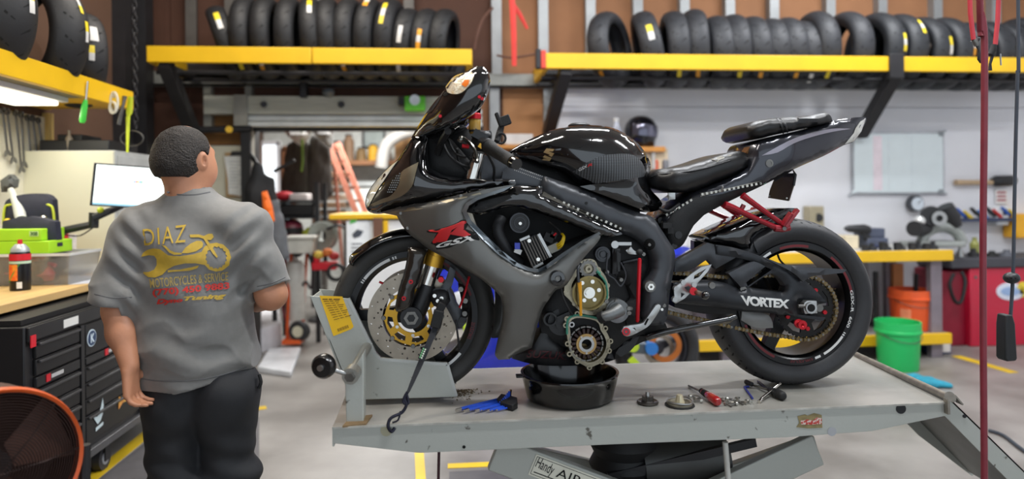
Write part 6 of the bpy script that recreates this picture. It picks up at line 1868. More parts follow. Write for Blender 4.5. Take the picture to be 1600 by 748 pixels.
def dots_material(name, rgb, spacing, rad, axis):
 m = M(name, rgb, .6, 0, .02)
 nt = m.node_tree
 tcn = nt.nodes.new('ShaderNodeTexCoord')
 mp = nt.nodes.new('ShaderNodeMapping')
 s = [1 / spacing] * 3
 s[axis] = 0.001
 mp.inputs['Scale'].default_value = s
 vo = nt.nodes.new('ShaderNodeTexVoronoi')
 vo.inputs['Randomness'].default_value = 0
 cr = nt.nodes.new('ShaderNodeValToRGB')
 cr.color_ramp.elements[0].position, cr.color_ramp.elements[1].position = rad, rad + .06
 cr.color_ramp.elements[0].color = (*lin((70, 70, 70)), 1)
 cr.color_ramp.elements[1].color = (*lin(rgb), 1)
 nt.links.new(tcn.outputs['Object'], mp.inputs[0])
 nt.links.new(mp.outputs[0], vo.inputs['Vector'])
 nt.links.new(vo.outputs['Distance'], cr.inputs[0])
 nt.links.new(cr.outputs[0], nt.nodes['Principled BSDF'].inputs['Base Color'])
 return m
mk('panel', G().box((XL + .005, y0p, 1.22), (XL + .02, y1p - .04, 1.96)), dots_material('peg_dots', (222, 218, 200), .026, .14, 0), pb_, smooth=0)
mk('edge_board', G().box((XL + .002, y1p - .04, 1.0), (XL + .05, y1p + .01, 1.99)), M('pine_edge', (206, 176, 110), .6, 0, .1, 4, stretch=(1, 1, .2)), pb_, smooth=0, bevel=.003)
wr_ = [((4, 172), (12, 240)), ((11, 174), (21, 251)), ((24, 176), (34, 266)), ((33, 179), (38, 258)), ((43, 184), (51, 275)), ((51, 185), (63, 276)), ((60, 188), (75, 285))]
wlab = ['shortest chrome wrench, furthest left on the pegboard', 'second chrome wrench from the left on the pegboard', 'third wrench from the left on the pegboard, long', 'fourth wrench from the left, partly behind the long one', 'fifth chrome wrench from the left on the pegboard', 'sixth chrome wrench from the left on the pegboard', 'long chrome wrench beside the wooden pegboard edge']
for (a, b), lab in zip(wr_, wlab):
 A, B = PX(a[0], a[1], XL + .05), PX(b[0], b[1], XL + .05)
 d = (B - A).normalized()
 s = V((0, d.z, -d.y))
 t = root('wrench', lab, 'wrench', B, 'wrenches on the pegboard')
 wm = M('wrench_steel', (120, 120, 122), .35, .85)
 mk('shank', G().bar(A + d * .02, B - d * .02, .008, .014, V((1, 0, 0))), wm, t, bevel=.002)
 mk('ring_end', G().pipe(A + V((-.006, 0, 0)), A + V((.006, 0, 0)), .021, .012, 18), wm, t)
 jaw = [B - d * .022 - s * .010, B - s * .026, B + d * .016 - s * .024, B + d * .006 - s * .011, B - d * .006, B + d * .006 + s * .011, B + d * .016 + s * .024, B + s * .026, B - d * .022 + s * .010]
 mk('open_end', G().prism([p - V((.005, 0, 0)) for p in jaw], (.010, 0, 0)), wm, t, smooth=0)
 tag(mk('peg_hook', G().tube([A + V((-.05, 0, .004)), A + V((.012, 0, .004)), A + V((.014, 0, .016))], .003, 6), dsteel), lab.replace('wrench', 'hook above the wrench', 1).split(',')[0], 'hook', 'pegboard hooks')
wood = M('bench_wood', (206, 170, 112), .45, 0, .12, 3, stretch=(6, .6, 6))
bz = .97
bn = root('workbench', 'wooden topped workbench along the left wall', 'workbench', (-2.3, 3.7, 0))
mk('bench_top', G().box((XL + .01, 2.3, bz - .04), (-1.93, 4.42, bz)), wood, bn, bevel=.004)
for y in (2.36, 4.34):
 mk('leg', G().box((-2.60, y, 0), (-2.53, y + .06, bz - .04)), darkst, bn, smooth=0)
 mk('leg', G().box((-2.0, y + (.0 if y > 3 else 0), .9), (-1.95, y + .05, bz - .04)), darkst, bn, smooth=0)
tb = root('tool_chest', 'long black rolling tool chest with stickers below the bench', 'tool chest', (-2.1, 3.8, 0))
X0, Y0, Y1 = -1.77, 2.98, 4.62
chestm = M('chest_black', (30, 30, 32), .38, .1, .1)
chestd = M('chest_drawer_black', (22, 22, 24), .42, .1, .1)
trimc = M('drawer_pull', (84, 84, 86), .35, .6)
mk('body', G().box((-2.50, Y0, .17), (X0 - .004, Y1, .89)), chestm, tb, bevel=.006)
mk('bottom_rail', G().box((X0 - .01, Y0, .165), (X0 + .022, Y1, .205)), M('rail_grey', (96, 96, 98), .4, .5), tb, bevel=.004)
mk('top_panel', G().box((X0 - .004, Y0 + .01, .825), (X0 + .010, Y1, .885)), chestm, tb, bevel=.003)
cols = [(3.035, 3.372), (3.425, 4.0), (4.04, 4.58)]
rows = [(.745, .815), (.672, .740), (.535, .610), (.455, .530), (.375, .450), (.235, .368)]
for ci, (ya, yb_) in enumerate(cols):
 for ri, (za, zb) in enumerate(rows):
  if ci == 1 and ri == 1:
   continue
  if ci and ri == 0:
   za = .665
  d = mk('drawer', G().box((X0 - .004, ya, za), (X0 + .010, yb_, zb)), chestd, tb, bevel=.003)
  if not (ci and ri == 0):
   mk('drawer_pull', G().box((X0 + .010, ya + .01, zb - .016), (X0 + .024, yb_ - .01, zb - .004)), trimc, d, bevel=.003)
for ya in (3.395, 4.02):
 mk('column_strip', G().box((X0 - .004, ya - .015, .21), (X0 + .014, ya + .015, .82)), chestm, tb, bevel=.002)
mk('name_band', G().box((X0 - .004, 3.035, .62), (X0 + .012, 3.372, .664)), chestm, tb, bevel=.003)
mk('name_band', G().box((X0 - .004, 3.425, .62), (X0 + .012, 4.58, .655)), chestm, tb, bevel=.003)
redb = M('badge_red', (206, 28, 44), .4)
for y, z in ((3.10, .628), (3.60, .625)):
 mk('badge', G().box((X0 + .012, y, z), (X0 + .015, y + .03, z + .032)), redb, tb, smooth=0)
 mk('badge_wordmark', G().box((X0 + .012, y + .038, z + .008), (X0 + .0145, y + .13, z + .024)), M('wordmark_grey', (190, 190, 190), .5), tb, smooth=0)
mk('badge', G().box((X0 + .010, 2.995, .80), (X0 + .014, 3.03, .85)), redb, tb, smooth=0)
mk('badge', G().box((X0 + .010, 3.24, .835), (X0 + .012, 3.36, .872)), white, tb, smooth=0, label='white badge on the top panel')
def chest_poly(name, pts, y, z, s, m, x=.012, **kw):
 mk(name, G().prism([V((X0 + x, y + a * s, z + b * s)) for a, b in pts], (.0015, 0, 0)), m, tb, smooth=0, **kw)
bl_ = M('sticker_pale_blue', (206, 222, 232), .5)
chest_poly('round_sticker', circ(1, 24), 3.475, .742, .042, bl_, label='round pale sticker with a K')
chest_poly('round_sticker', circ(1, 24), 3.475, .742, .036, M('sticker_navy', (44, 66, 100), .5), .014)
text_quad('sticker_lettering', 'K', (X0 + .017, 3.458, .764), (X0 + .017, 3.494, .764), (X0 + .017, 3.458, .720), bl_, tb, bold=.04)
chest_poly('bird_sticker', [(-1, .2), (-.7, .35), (-.5, .1), (-.1, .2), (.3, .8), (.6, 1.5), (.75, .8), (.6, .1), (.2, -.4), (-.3, -.6), (-.6, -.3)], 3.54, .335, .055, M('sticker_ice', (200, 216, 220), .5), label='white bird sticker')
chest_poly('bird_sticker', [(-.7, -.9), (.7, -.75), (.7, -1.05), (-.7, -1.25)], 3.54, .335, .05, M('sticker_ice', (0, 0, 0)))
chest_poly('letter_sticker', [(-1, -.8), (-.9, .7), (-.2, .25), (.9, .9), (1, -.4), (0, -.3)], 3.78, .345, .045, M('sticker_salmon', (226, 130, 74), .5, 0, .3, 30, rgb2=(236, 196, 80)), label='orange M shaped sticker')
chest_poly('note_sticker', [(-1, -.2), (1, .2), (1, 1), (-1, .6)], 3.14, .335, .045, M('sticker_note_red', (212, 60, 60), .5), label='red and white note sticker')
chest_poly('note_sticker', [(-1, -1.6), (1, -1.2), (1, .2), (-1, -.2)], 3.14, .335, .045, white)
chest_poly('skull_sticker', [(-.7, -.3), (-1, .3), (-.6, .95), (0, 1.1), (.6, .95), (1, .3), (.7, -.3), (.5, -1), (-.5, -1)], 3.27, .320, .052, M('sticker_olive', (132, 122, 84), .6), label='olive skull sticker')
for a in (-.35, .35):
 chest_poly('skull_eye', circ(.22, 10, a, .1), 3.27, .320, .052, chestd, .014)
for y in (3.12, 3.72, 4.45):
 for x in (X0 - .07, -2.42):
  cw = mk('caster', G().cyl((x - .02, y, .062), (x + .02, y, .062), .062, .062, 24), M('caster_rubber', (52, 52, 56), .5), tb)
  mk('caster_hub', G().cyl((x - .024, y, .062), (x + .024, y, .062), .034, .034, 18), M('caster_hub_grey', (150, 152, 158), .4), cw)
  mk('caster_fork', G().box((x - .032, y - .02, .05), (x - .027, y + .03, .17)).box((x + .027, y - .02, .05), (x + .032, y + .03, .17)).box((x - .032, y - .03, .15), (x + .032, y + .04, .17)), darkst, cw, smooth=0)
mk('open_lid', G().box((-2.46, Y0 + .02, .892), (X0 - .03, Y1 - .02, .915)), M('chest_liner', (14, 14, 15), .6), tb, smooth=0)
lime = M('lime_box', (164, 216, 34), .5, 0, .05)
BZ_ = lambda x, y: PZ(x, y, bz)
def box_on(name, label, cat, x0, yb0, x1, yt, z0, mat, dep=.16, Y=None, bevel=.004, group=None, parent=None):
 """box whose front face spans pixels x0..x1 and up to yt, standing at height z0"""
 Yq = Y if Y else PZ((x0 + x1) / 2, yb0, z0).y
 a, b = P(x0, yb0, Yq), P(x1, yb0, Yq)
 top = P((x0 + x1) / 2, yt, Yq).z
 g = G().box((a.x, Yq, z0), (b.x, Yq + dep, top))
 return mk(name, g, mat, parent, bevel=bevel, label=label, cat=cat, group=group)
tub = root('storage_tub', 'clear plastic tub full of red parts on the workbench', 'tub', BZ_(60, 446))
Yt = BZ_(60, 446).y
a, b = P(-14, 446, Yt), P(112, 440, Yt)
zt_ = P(50, 398, Yt).z
clearp = M('clear_plastic', (226, 226, 226), .12, 0, .02, trans=.85)
g = G()
for (x, y, z) in ((a.x + .02, Yt, bz + .002), (b.x - .02, Yt, bz + .002), (b.x - .02, Yt + .28, bz + .002), (a.x + .02, Yt + .28, bz + .002)):
 g.v.append(V((x, y, z)))
for (x, y, z) in ((a.x, Yt - .02, zt_), (b.x, Yt - .02, zt_), (b.x, Yt + .30, zt_), (a.x, Yt + .30, zt_)):
 g.v.append(V((x, y, z)))
g.f = [(3, 2, 1, 0), (0, 1, 5, 4), (1, 2, 6, 5), (2, 3, 7, 6), (3, 0, 4, 7)]
o = mk('tub_body', g, clearp, tub, smooth=0)
q = o.modifiers.new('thick', 'SOLIDIFY'); q.thickness = .004
mk('tub_rim', smooth_union(*[G().bar(g.v[4 + i], g.v[4 + (i + 1) % 4], .014, .010, V((0, 0, 1))) for i in range(4)]), M('rim_plastic', (214, 214, 210), .3), tub)
redpart = M('red_part', (188, 30, 52), .4, 0, .15)
for i, (x, y, r) in enumerate(((20, 425, .05), (48, 418, .06), (70, 428, .05))):
 c = P(x, y, Yt + .12)
 c.z = max(c.z, bz + r * .8 + .004)
 o = mk('brake_bleeder' if i == 0 else 'grease_gun' if i == 1 else 'spray_trigger', smooth_union(G().lathe([(0, -r * .8), (r * .8, -r * .7), (r, 0), (r * .7, r * .6), (r * .3, r * .9), (0, r)], c, (0, 0, 1), 20), G().tube([c + V((0, 0, r * .7)), c + V((r * .5, 0, r * 1.1)), c + V((r * 1.1, 0, r * .9))], r * .25, 8)), redpart)
 tag(o, 'red plastic part in the clear tub, %s' % ('leftmost', 'middle one', 'rightmost')[i], 'tool', 'red parts in the tub')
zb = zt_ + .005
t = box_on('parts_box', 'lime green flat box, lower of the two on the tub', 'box', -20, 398, 77, 377, zb, lime, .22, Yt - .01)
z2 = max(v.z for v in WV[t.name][0]) + .002
t = box_on('parts_box', 'lime green flat box with a label, upper of the two on the tub', 'box', -20, 380, 64, 358, z2, lime, .22, Yt - .01)
q0, q1, q2 = P(46, 361, Yt - .0125), P(60, 361, Yt - .0125), P(46, 369, Yt - .0125)
mk('box_label', G().prism([q0, q1, q1 + q2 - q0, q2], (0, .001, 0)), M('label_pale', (196, 224, 150), .5), t, smooth=0)
text_quad('box_lettering', '308', q0 + V((.004, -.0012, -.003)), q1 + V((-.004, -.0012, -.003)), q2 + V((.004, -.0012, .003)), M('label_ink', (30, 90, 30), .5), t, bold=.03)
c = BZ_(32, 453)
k = mpp(32, 420, c.y)
can = mk('spray_can', G().lathe([(0, 0), (13.5 * k, 0), (14 * k, 2 * k), (14 * k, 56 * k), (12.5 * k, 60 * k), (0, 60 * k)], c, (0, 0, 1), 28), M('can_black', (24, 24, 26), .3, .3), label='spray can with red orange label in front of the tub', cat='spray can')
mk('can_dome', G().lathe([(12.8 * k, 60 * k), (12 * k, 65 * k), (8 * k, 70 * k), (6 * k, 72 * k), (0, 72 * k)], c, (0, 0, 1), 28), M('can_grey', (170, 174, 176), .35, .4), can)
mk('can_nozzle', G().cyl(c + V((0, 0, 72 * k)), c + V((0, 0, 79 * k)), 3.4 * k, 3 * k, 12), redb, can)
for (z0, z1, m_, a0, a1) in ((47, 57, redb, 0, 2 * PI), (16, 41, M('can_orange', (232, 72, 34), .4, 0, .3, 40, rgb2=(240, 170, 50)), 3.4, 5.0), (42, 46, M('can_pale', (190, 214, 190), .4), 0, 2 * PI), (4, 14, white, 4.9, 5.4)):
 mk('can_label', G().lathe([(14.2 * k, z0 * k), (14.2 * k, z1 * k)], c, (0, 0, 1), 24, a0, a1), m_, can, smooth=60)
mk('can_stripe', G().tube([c + V((14.3 * k * math.cos(a), 14.3 * k * math.sin(a), z * k)) for a, z in ((4.0, 14), (4.5, 26), (5.2, 42))], .8 * k, 6), M('can_green', (60, 150, 60), .4), can)
c = P(92, 393, Yt + .42); c.z = bz
jz = P(92, 361, Yt + .42).z - bz
kj = mpp(92, 380, Yt + .42)
j = mk('parts_jar', G().lathe([(0, 0), (11 * kj, 0), (12 * kj, .01), (12 * kj, jz * .68), (10 * kj, jz * .72), (0, jz * .72)], c, (0, 0, 1), 24), M('jar_dark', (66, 68, 62), .25, 0, .2, 20), label='dark jar with a red lid behind the tub', cat='jar')
mk('lid', G().lathe([(0, jz * .72), (13 * kj, jz * .72), (13 * kj, jz), (0, jz)], c, (0, 0, 1), 24), redb, j)
c = P(111, 388, Yt + .46); c.z = bz
mk('paper_cup', G().lathe([(0, 0), (6 * kj, 0), (8 * kj, P(111, 366, Yt + .46).z - bz), (7.6 * kj, P(111, 366, Yt + .46).z - bz), (5.6 * kj, .004), (0, .004)], c, (0, 0, 1), 20), M('cup_white', (226, 220, 216), .5, 0, .1, 30), label='white paper cup beside the red lidded jar', cat='cup')
mk('shop_towel', G().ball(V((P(133, 398, Yt + .38).x, Yt + .38, bz + .035)), (.11, .10, .038), 20, 10), M('towel_white', (228, 226, 214), .8, 0, .06, 12, .3, 20), label='crumpled white shop towel on the bench', cat='towel')
for k, (x0, x1, yb, h) in enumerate(((112, 156, 425, .018), (116, 158, 419, .016))):
 p = BZ_((x0 + x1) / 2, yb)
 mk('service_manual', G().obox(V((p.x, p.y + .06, bz + .010 + k * .021)), (.19, .15, h), Matrix.Rotation(.12 - .2 * k, 4, 'Z')), M('manual_grey%d' % k, ((120, 124, 116), (150, 152, 146))[k], .6), label=('grey service manual lying flat on the bench', 'pale manual on top of the grey manual')[k], cat='book', bevel=.002)
p = BZ_(118, 440)
mk('paper_sheet', G().obox(V((p.x + .03, p.y + .02, bz + .001)), (.21, .28, .0015), Matrix.Rotation(.3, 4, 'Z')), M('paper_white', (222, 224, 232), .6), label='white paper sheet at the bench edge beside the tub', cat='paper', smooth=0)
yb0, Xb = 3.85, -2.58
bag = root('tool_bag', 'navy tool bag with lime piping full of tools on the bench', 'tool bag', (-2.35, 3.95, bz))
Yg = 3.95
navy = M('bag_navy', (34, 36, 52), .7, 0, .15, 30, .1, 60)
limep = M('bag_piping', (196, 206, 60), .5)
ob = [(4, 365), (6, 324), (14, 310), (40, 303), (70, 303), (82, 312), (86, 365)]
mk('bag_back', panel_geo(ob, Yg, bulge=.03, thick=.05, step=8), navy, bag)
mk('piping', G().tube([P(x, y, Yg - .012) for x, y in ((5, 350), (7, 325), (15, 320), (45, 317), (76, 320), (83, 328), (85, 350))], .0065, 8, sub=3), limep, bag)
mk('bag_front', panel_geo([(2, 385), (4, 345), (45, 338), (86, 346), (90, 385)], Yg - .13, bulge=.02, thick=.05, step=8), navy, bag)
mk('bag_base', G().box((P(4, 370, Yg).x, Yg - .12, bz), (P(88, 370, Yg).x, Yg + .05, bz + .12)), navy, bag, bevel=.02)
for i, (x, y, m_, lab) in enumerate(((10, 352, yelw, 'yellow handled tool in the navy bag'), (32, 342, silver, 'silver ratchet sticking out of the navy bag'), (52, 350, limep, 'lime handled tool in the navy bag'), (66, 347, chrome, 'chrome socket bar sticking out of the navy bag'))):
 tag(mk('hand_tool', G().tube([P(x, y + 22, Yg - .07), P(x + 1, y + 4, Yg - .06), P(x + 2, y - 6, Yg - .06)], [.014, .016, .010], 10).ball(P(x + 2, y - 6, Yg - .06), .018, 10, 8), m_), lab, 'tool', 'tools in the bag')
mk('cap_hanger', panel_geo([(0, 282), (14, 272), (22, 280), (20, 292), (2, 300)], 4.15, bulge=.04, thick=.05, step=6), M('cap_grey', (90, 92, 92), .7), label='grey cloth cap hung on the pegboard above the tool bag', cat='cap')
mk('torch', G().tube([P(17, 296, 3.99), P(26, 318, 3.94), P(31, 334, 3.90), P(33, 342, 3.88)], [.016, .022, .028, .026], 12), M('torch_white', (190, 192, 186), .4), label='pale torch leaning in front of the navy tool bag', cat='torch')
mo = root('monitor', 'wide monitor showing a bright white page on a black arm', 'monitor', P(190, 345, 4.05))
mtl, mbl = P(147, 254, 3.90), P(140, 321, 3.90)
mtr, mbr = P(268, 263, 4.06), P(264, 328, 4.06)
nrm = ((mtr - mbl).cross(mtl - mbl)).normalized()
if nrm.y > 0:
 nrm = -nrm
mk('bezel', G().prism([mtl, mtr, mbr, mbl], -nrm * .03), M('bezel_black', (16, 18, 22), .3), mo, smooth=0, bevel=.003)
cx = (mtl + mtr + mbl + mbr) / 4
ins = lambda p, k=.935, o=.002: cx + (p - cx) * k + nrm * o
scm = M('lit_screen', (236, 246, 244), .3, emit=.8)
mk('screen', G().prism([ins(mtl), ins(mtr), ins(mbr), ins(mbl)], nrm * .001), scm, mo, smooth=0)
Lq = lambda u, v: ins(mtl) * (1 - u) * v + ins(mtr) * u * v + ins(mbr) * u * (1 - v) + ins(mbl) * (1 - u) * (1 - v) + nrm * .003
for i, (u, c_) in enumerate(((.52, (110, 150, 220)), (.545, (210, 110, 100)), (.57, (220, 190, 100)), (.595, (110, 150, 220)), (.62, (120, 180, 120)))):
 mk('page_mark', G().prism([Lq(u, .60), Lq(u + .018, .60), Lq(u + .018, .66), Lq(u, .66)], nrm * .0005), M('mark%d' % i, c_, .5, emit=.5), mo, smooth=0)
mk('page_bar', G().prism([Lq(.0, .0), Lq(1, .0), Lq(1, .05), Lq(0, .05)], nrm * .0005), M('taskbar', (140, 190, 214), .5, emit=.5), mo, smooth=0)
ar = root('screen_mount', 'black jointed monitor arm clamped to the bench', 'monitor mount', (P(85, 365, 4.0).x, 4.0, bz))
mk('arm_link', G().tube([P(84, 368, 4.0), P(100, 360, 4.0), P(146, 350, 4.02)], [.025, .022, .020], 10), M('arm_black', (30, 32, 34), .4), ar)
mk('arm_joint', smooth_union(G().tube([P(146, 356, 4.02), P(147, 332, 4.02)], .026, 14), G().tube([P(147, 340, 4.0), P(170, 330, 4.02), P(190, 322, 4.10)], [.022, .020, .016], 10)), M('arm_black', (0, 0, 0)), ar)
mk('arm_post', G().cyl(V((P(84, 368, 4.0).x, 4.0, bz)), P(84, 365, 4.0), .02, .02, 12), M('arm_black', (0, 0, 0)), ar)
mk('arm_knob', G().ball(P(157, 328, 4.0), .018, 10, 8), M('lime_plastic', (0, 0, 0)), ar)
mk('arm_cable', G().tube([P(100, 366, 3.98), P(125, 368, 3.98), P(150, 352, 3.98)], .004, 6, sub=4), darkst, ar)
cb = root('storage_cabinet', 'tall cream and grey steel cabinet behind the monitor', 'cabinet', (-2.37, 4.8, 0))
mk('cabinet_body', G().box((XL + .01, 4.45, 0), (-2.10, 5.45, 1.73)), M('cabinet_grey', (176, 178, 176), .5), cb, smooth=0, bevel=.004)
mk('cabinet_face', G().box((XL + .01, 4.43, .02), (-2.102, 4.45, 1.725)), M('cabinet_cream', (214, 212, 190), .5, 0, .03, 3), cb, smooth=0, bevel=.003)
for ya, yb_ in ((4.47, 4.94), (4.96, 5.43)):
 d = mk('door', G().box((-2.102, ya, .05), (-2.085, yb_, 1.70)), M('cabinet_grey', (0, 0, 0)), cb, smooth=0, bevel=.003)
 mk('handle', G().box((-2.085, yb_ - .06 if ya < 4.9 else ya + .04, .85), (-2.07, yb_ - .04 if ya < 4.9 else ya + .06, .98)), dsteel, d, bevel=.002)
mk('parts_tray', G().box((-2.58, 4.5, 1.732), (-2.16, 4.9, 1.80)).box((-2.5, 4.55, 1.80), (-2.35, 4.8, 1.84)), M('tray_black', (26, 26, 28), .5), label='black parts tray on top of the grey cabinet', cat='tray', bevel=.006)
mk('small_bottle', G().lathe([(0, 0), (.02, 0), (.022, .08), (.009, .10), (.009, .13), (0, .13)], (P(108, 200, 4.52).x, 4.52, 1.732), (0, 0, 1), 16), M('bottle_grey', (120, 110, 96), .4), label='small grey bottle beside the black tray on the cabinet', cat='bottle')
cbd = root('clipboard', 'brown clipboard with white sheet on the cream board', 'clipboard', P(372, 308, YW - .05))
mk('board', G().px([(351, 238), (393, 238), (394, 308), (353, 308)], YW - .055, YW - .035), M('clipboard_brown', (176, 142, 96), .6), cbd, smooth=0, bevel=.004)
mk('sheet', G().px([(350, 244), (389, 243), (390, 302), (375, 306), (357, 303), (356, 280)], YW - .062, YW - .058), M('sheet_white', (228, 228, 222), .7), cbd, smooth=0)
mk('clip', G().px([(362, 236), (380, 236), (383, 243), (359, 243)], YW - .075, YW - .062), darkst, cbd, smooth=0, bevel=.003)
for k in range(9):
 mk('written_line', G().px([(358, 252 + k * 5), (384 - 6 * (k % 3), 252 + k * 5), (384 - 6 * (k % 3), 253 + k * 5), (358, 253 + k * 5)], YW - .0635, YW - .0622), M('pencil', (150, 150, 150), .7), cbd, smooth=0)
fc = P(-12, 735, 1.78)
kf = mpp(-12, 735, 1.78)
R_ = 128 * kf
fan = root('floor_fan', 'drum fan with orange rim and wire guard in the foreground', 'fan', V((fc.x, fc.y, 0)))
an = V((.76, -.65, 0)).normalized()
orng = M('fan_orange', (222, 92, 34), .4, 0, .08)
mk('rim', G().lathe([(R_ - .012, -.012), (R_ - .004, -.018), (R_, 0), (R_ - .004, .018), (R_ - .012, .012)], fc, an, 64, closed=True), orng, fan)
mk('drum', G().lathe([(R_ - .006, 0), (R_ - .01, -.14), (R_ * .75, -.17), (0, -.17)], fc, an, 56), M('fan_drum', (74, 40, 28), .6, 0, .2), fan)
g = G()
u_ = V((0, 0, 1)); w__ = an.cross(u_)
for k in range(1, 31):
 r = R_ * k / 31
 hgt = .045 * (1 - (k / 31) ** 2) + .006
 n_ = 40
 g.tube([fc + an * hgt + (u_ * math.cos(2 * PI * i / n_) + w__ * math.sin(2 * PI * i / n_)) * r for i in range(n_)], .0016, 5, closed=True)
mk('guard_rings', g, M('guard_wire', (56, 40, 36), .4, .6), fan, kind='stuff')
for k in range(8):
 a = 2 * PI * k / 8
 d = u_ * math.cos(a) + w__ * math.sin(a)
 mk('guard_spoke', G().tube([fc + an * .05, fc + d * R_ * .5 + an * .040, fc + d * (R_ - .005) + an * .006], .0022, 6), M('guard_wire', (0, 0, 0)), fan)
for k in range(4):
 a = 2 * PI * k / 4 + .3
 d = u_ * math.cos(a) + w__ * math.sin(a)
 e = d.cross(an)
 mk('blade', G().prism([fc - an * .05 + d * .05 - e * .03, fc - an * .06 + d * R_ * .88 - e * .10, fc - an * .02 + d * R_ * .88 + e * .08, fc - an * .03 + d * .05 + e * .03], an * .003), M('fan_blade', (90, 52, 36), .5), fan, smooth=0)
mk('motor_hub', G().cyl(fc - an * .15, fc - an * .01, .05, .045, 24), darkst, fan)
mk('rim_clip', G().obox(fc + (u_ * .64 - w__ * -.77) * R_, (.012, .012, .02)), silver, fan)
for s in (-1, 1):
 b = fc + w__ * s * R_ * 1.03
 mk('stand_leg', G().tube([b, V((b.x, b.y, .02)) - an * .02], .014, 10), darkst, fan)
 mk('stand_foot', G().tube([V((b.x, b.y, .016)) - an * .25, V((b.x, b.y, .016)) + an * .2], .014, 10), darkst, fan)
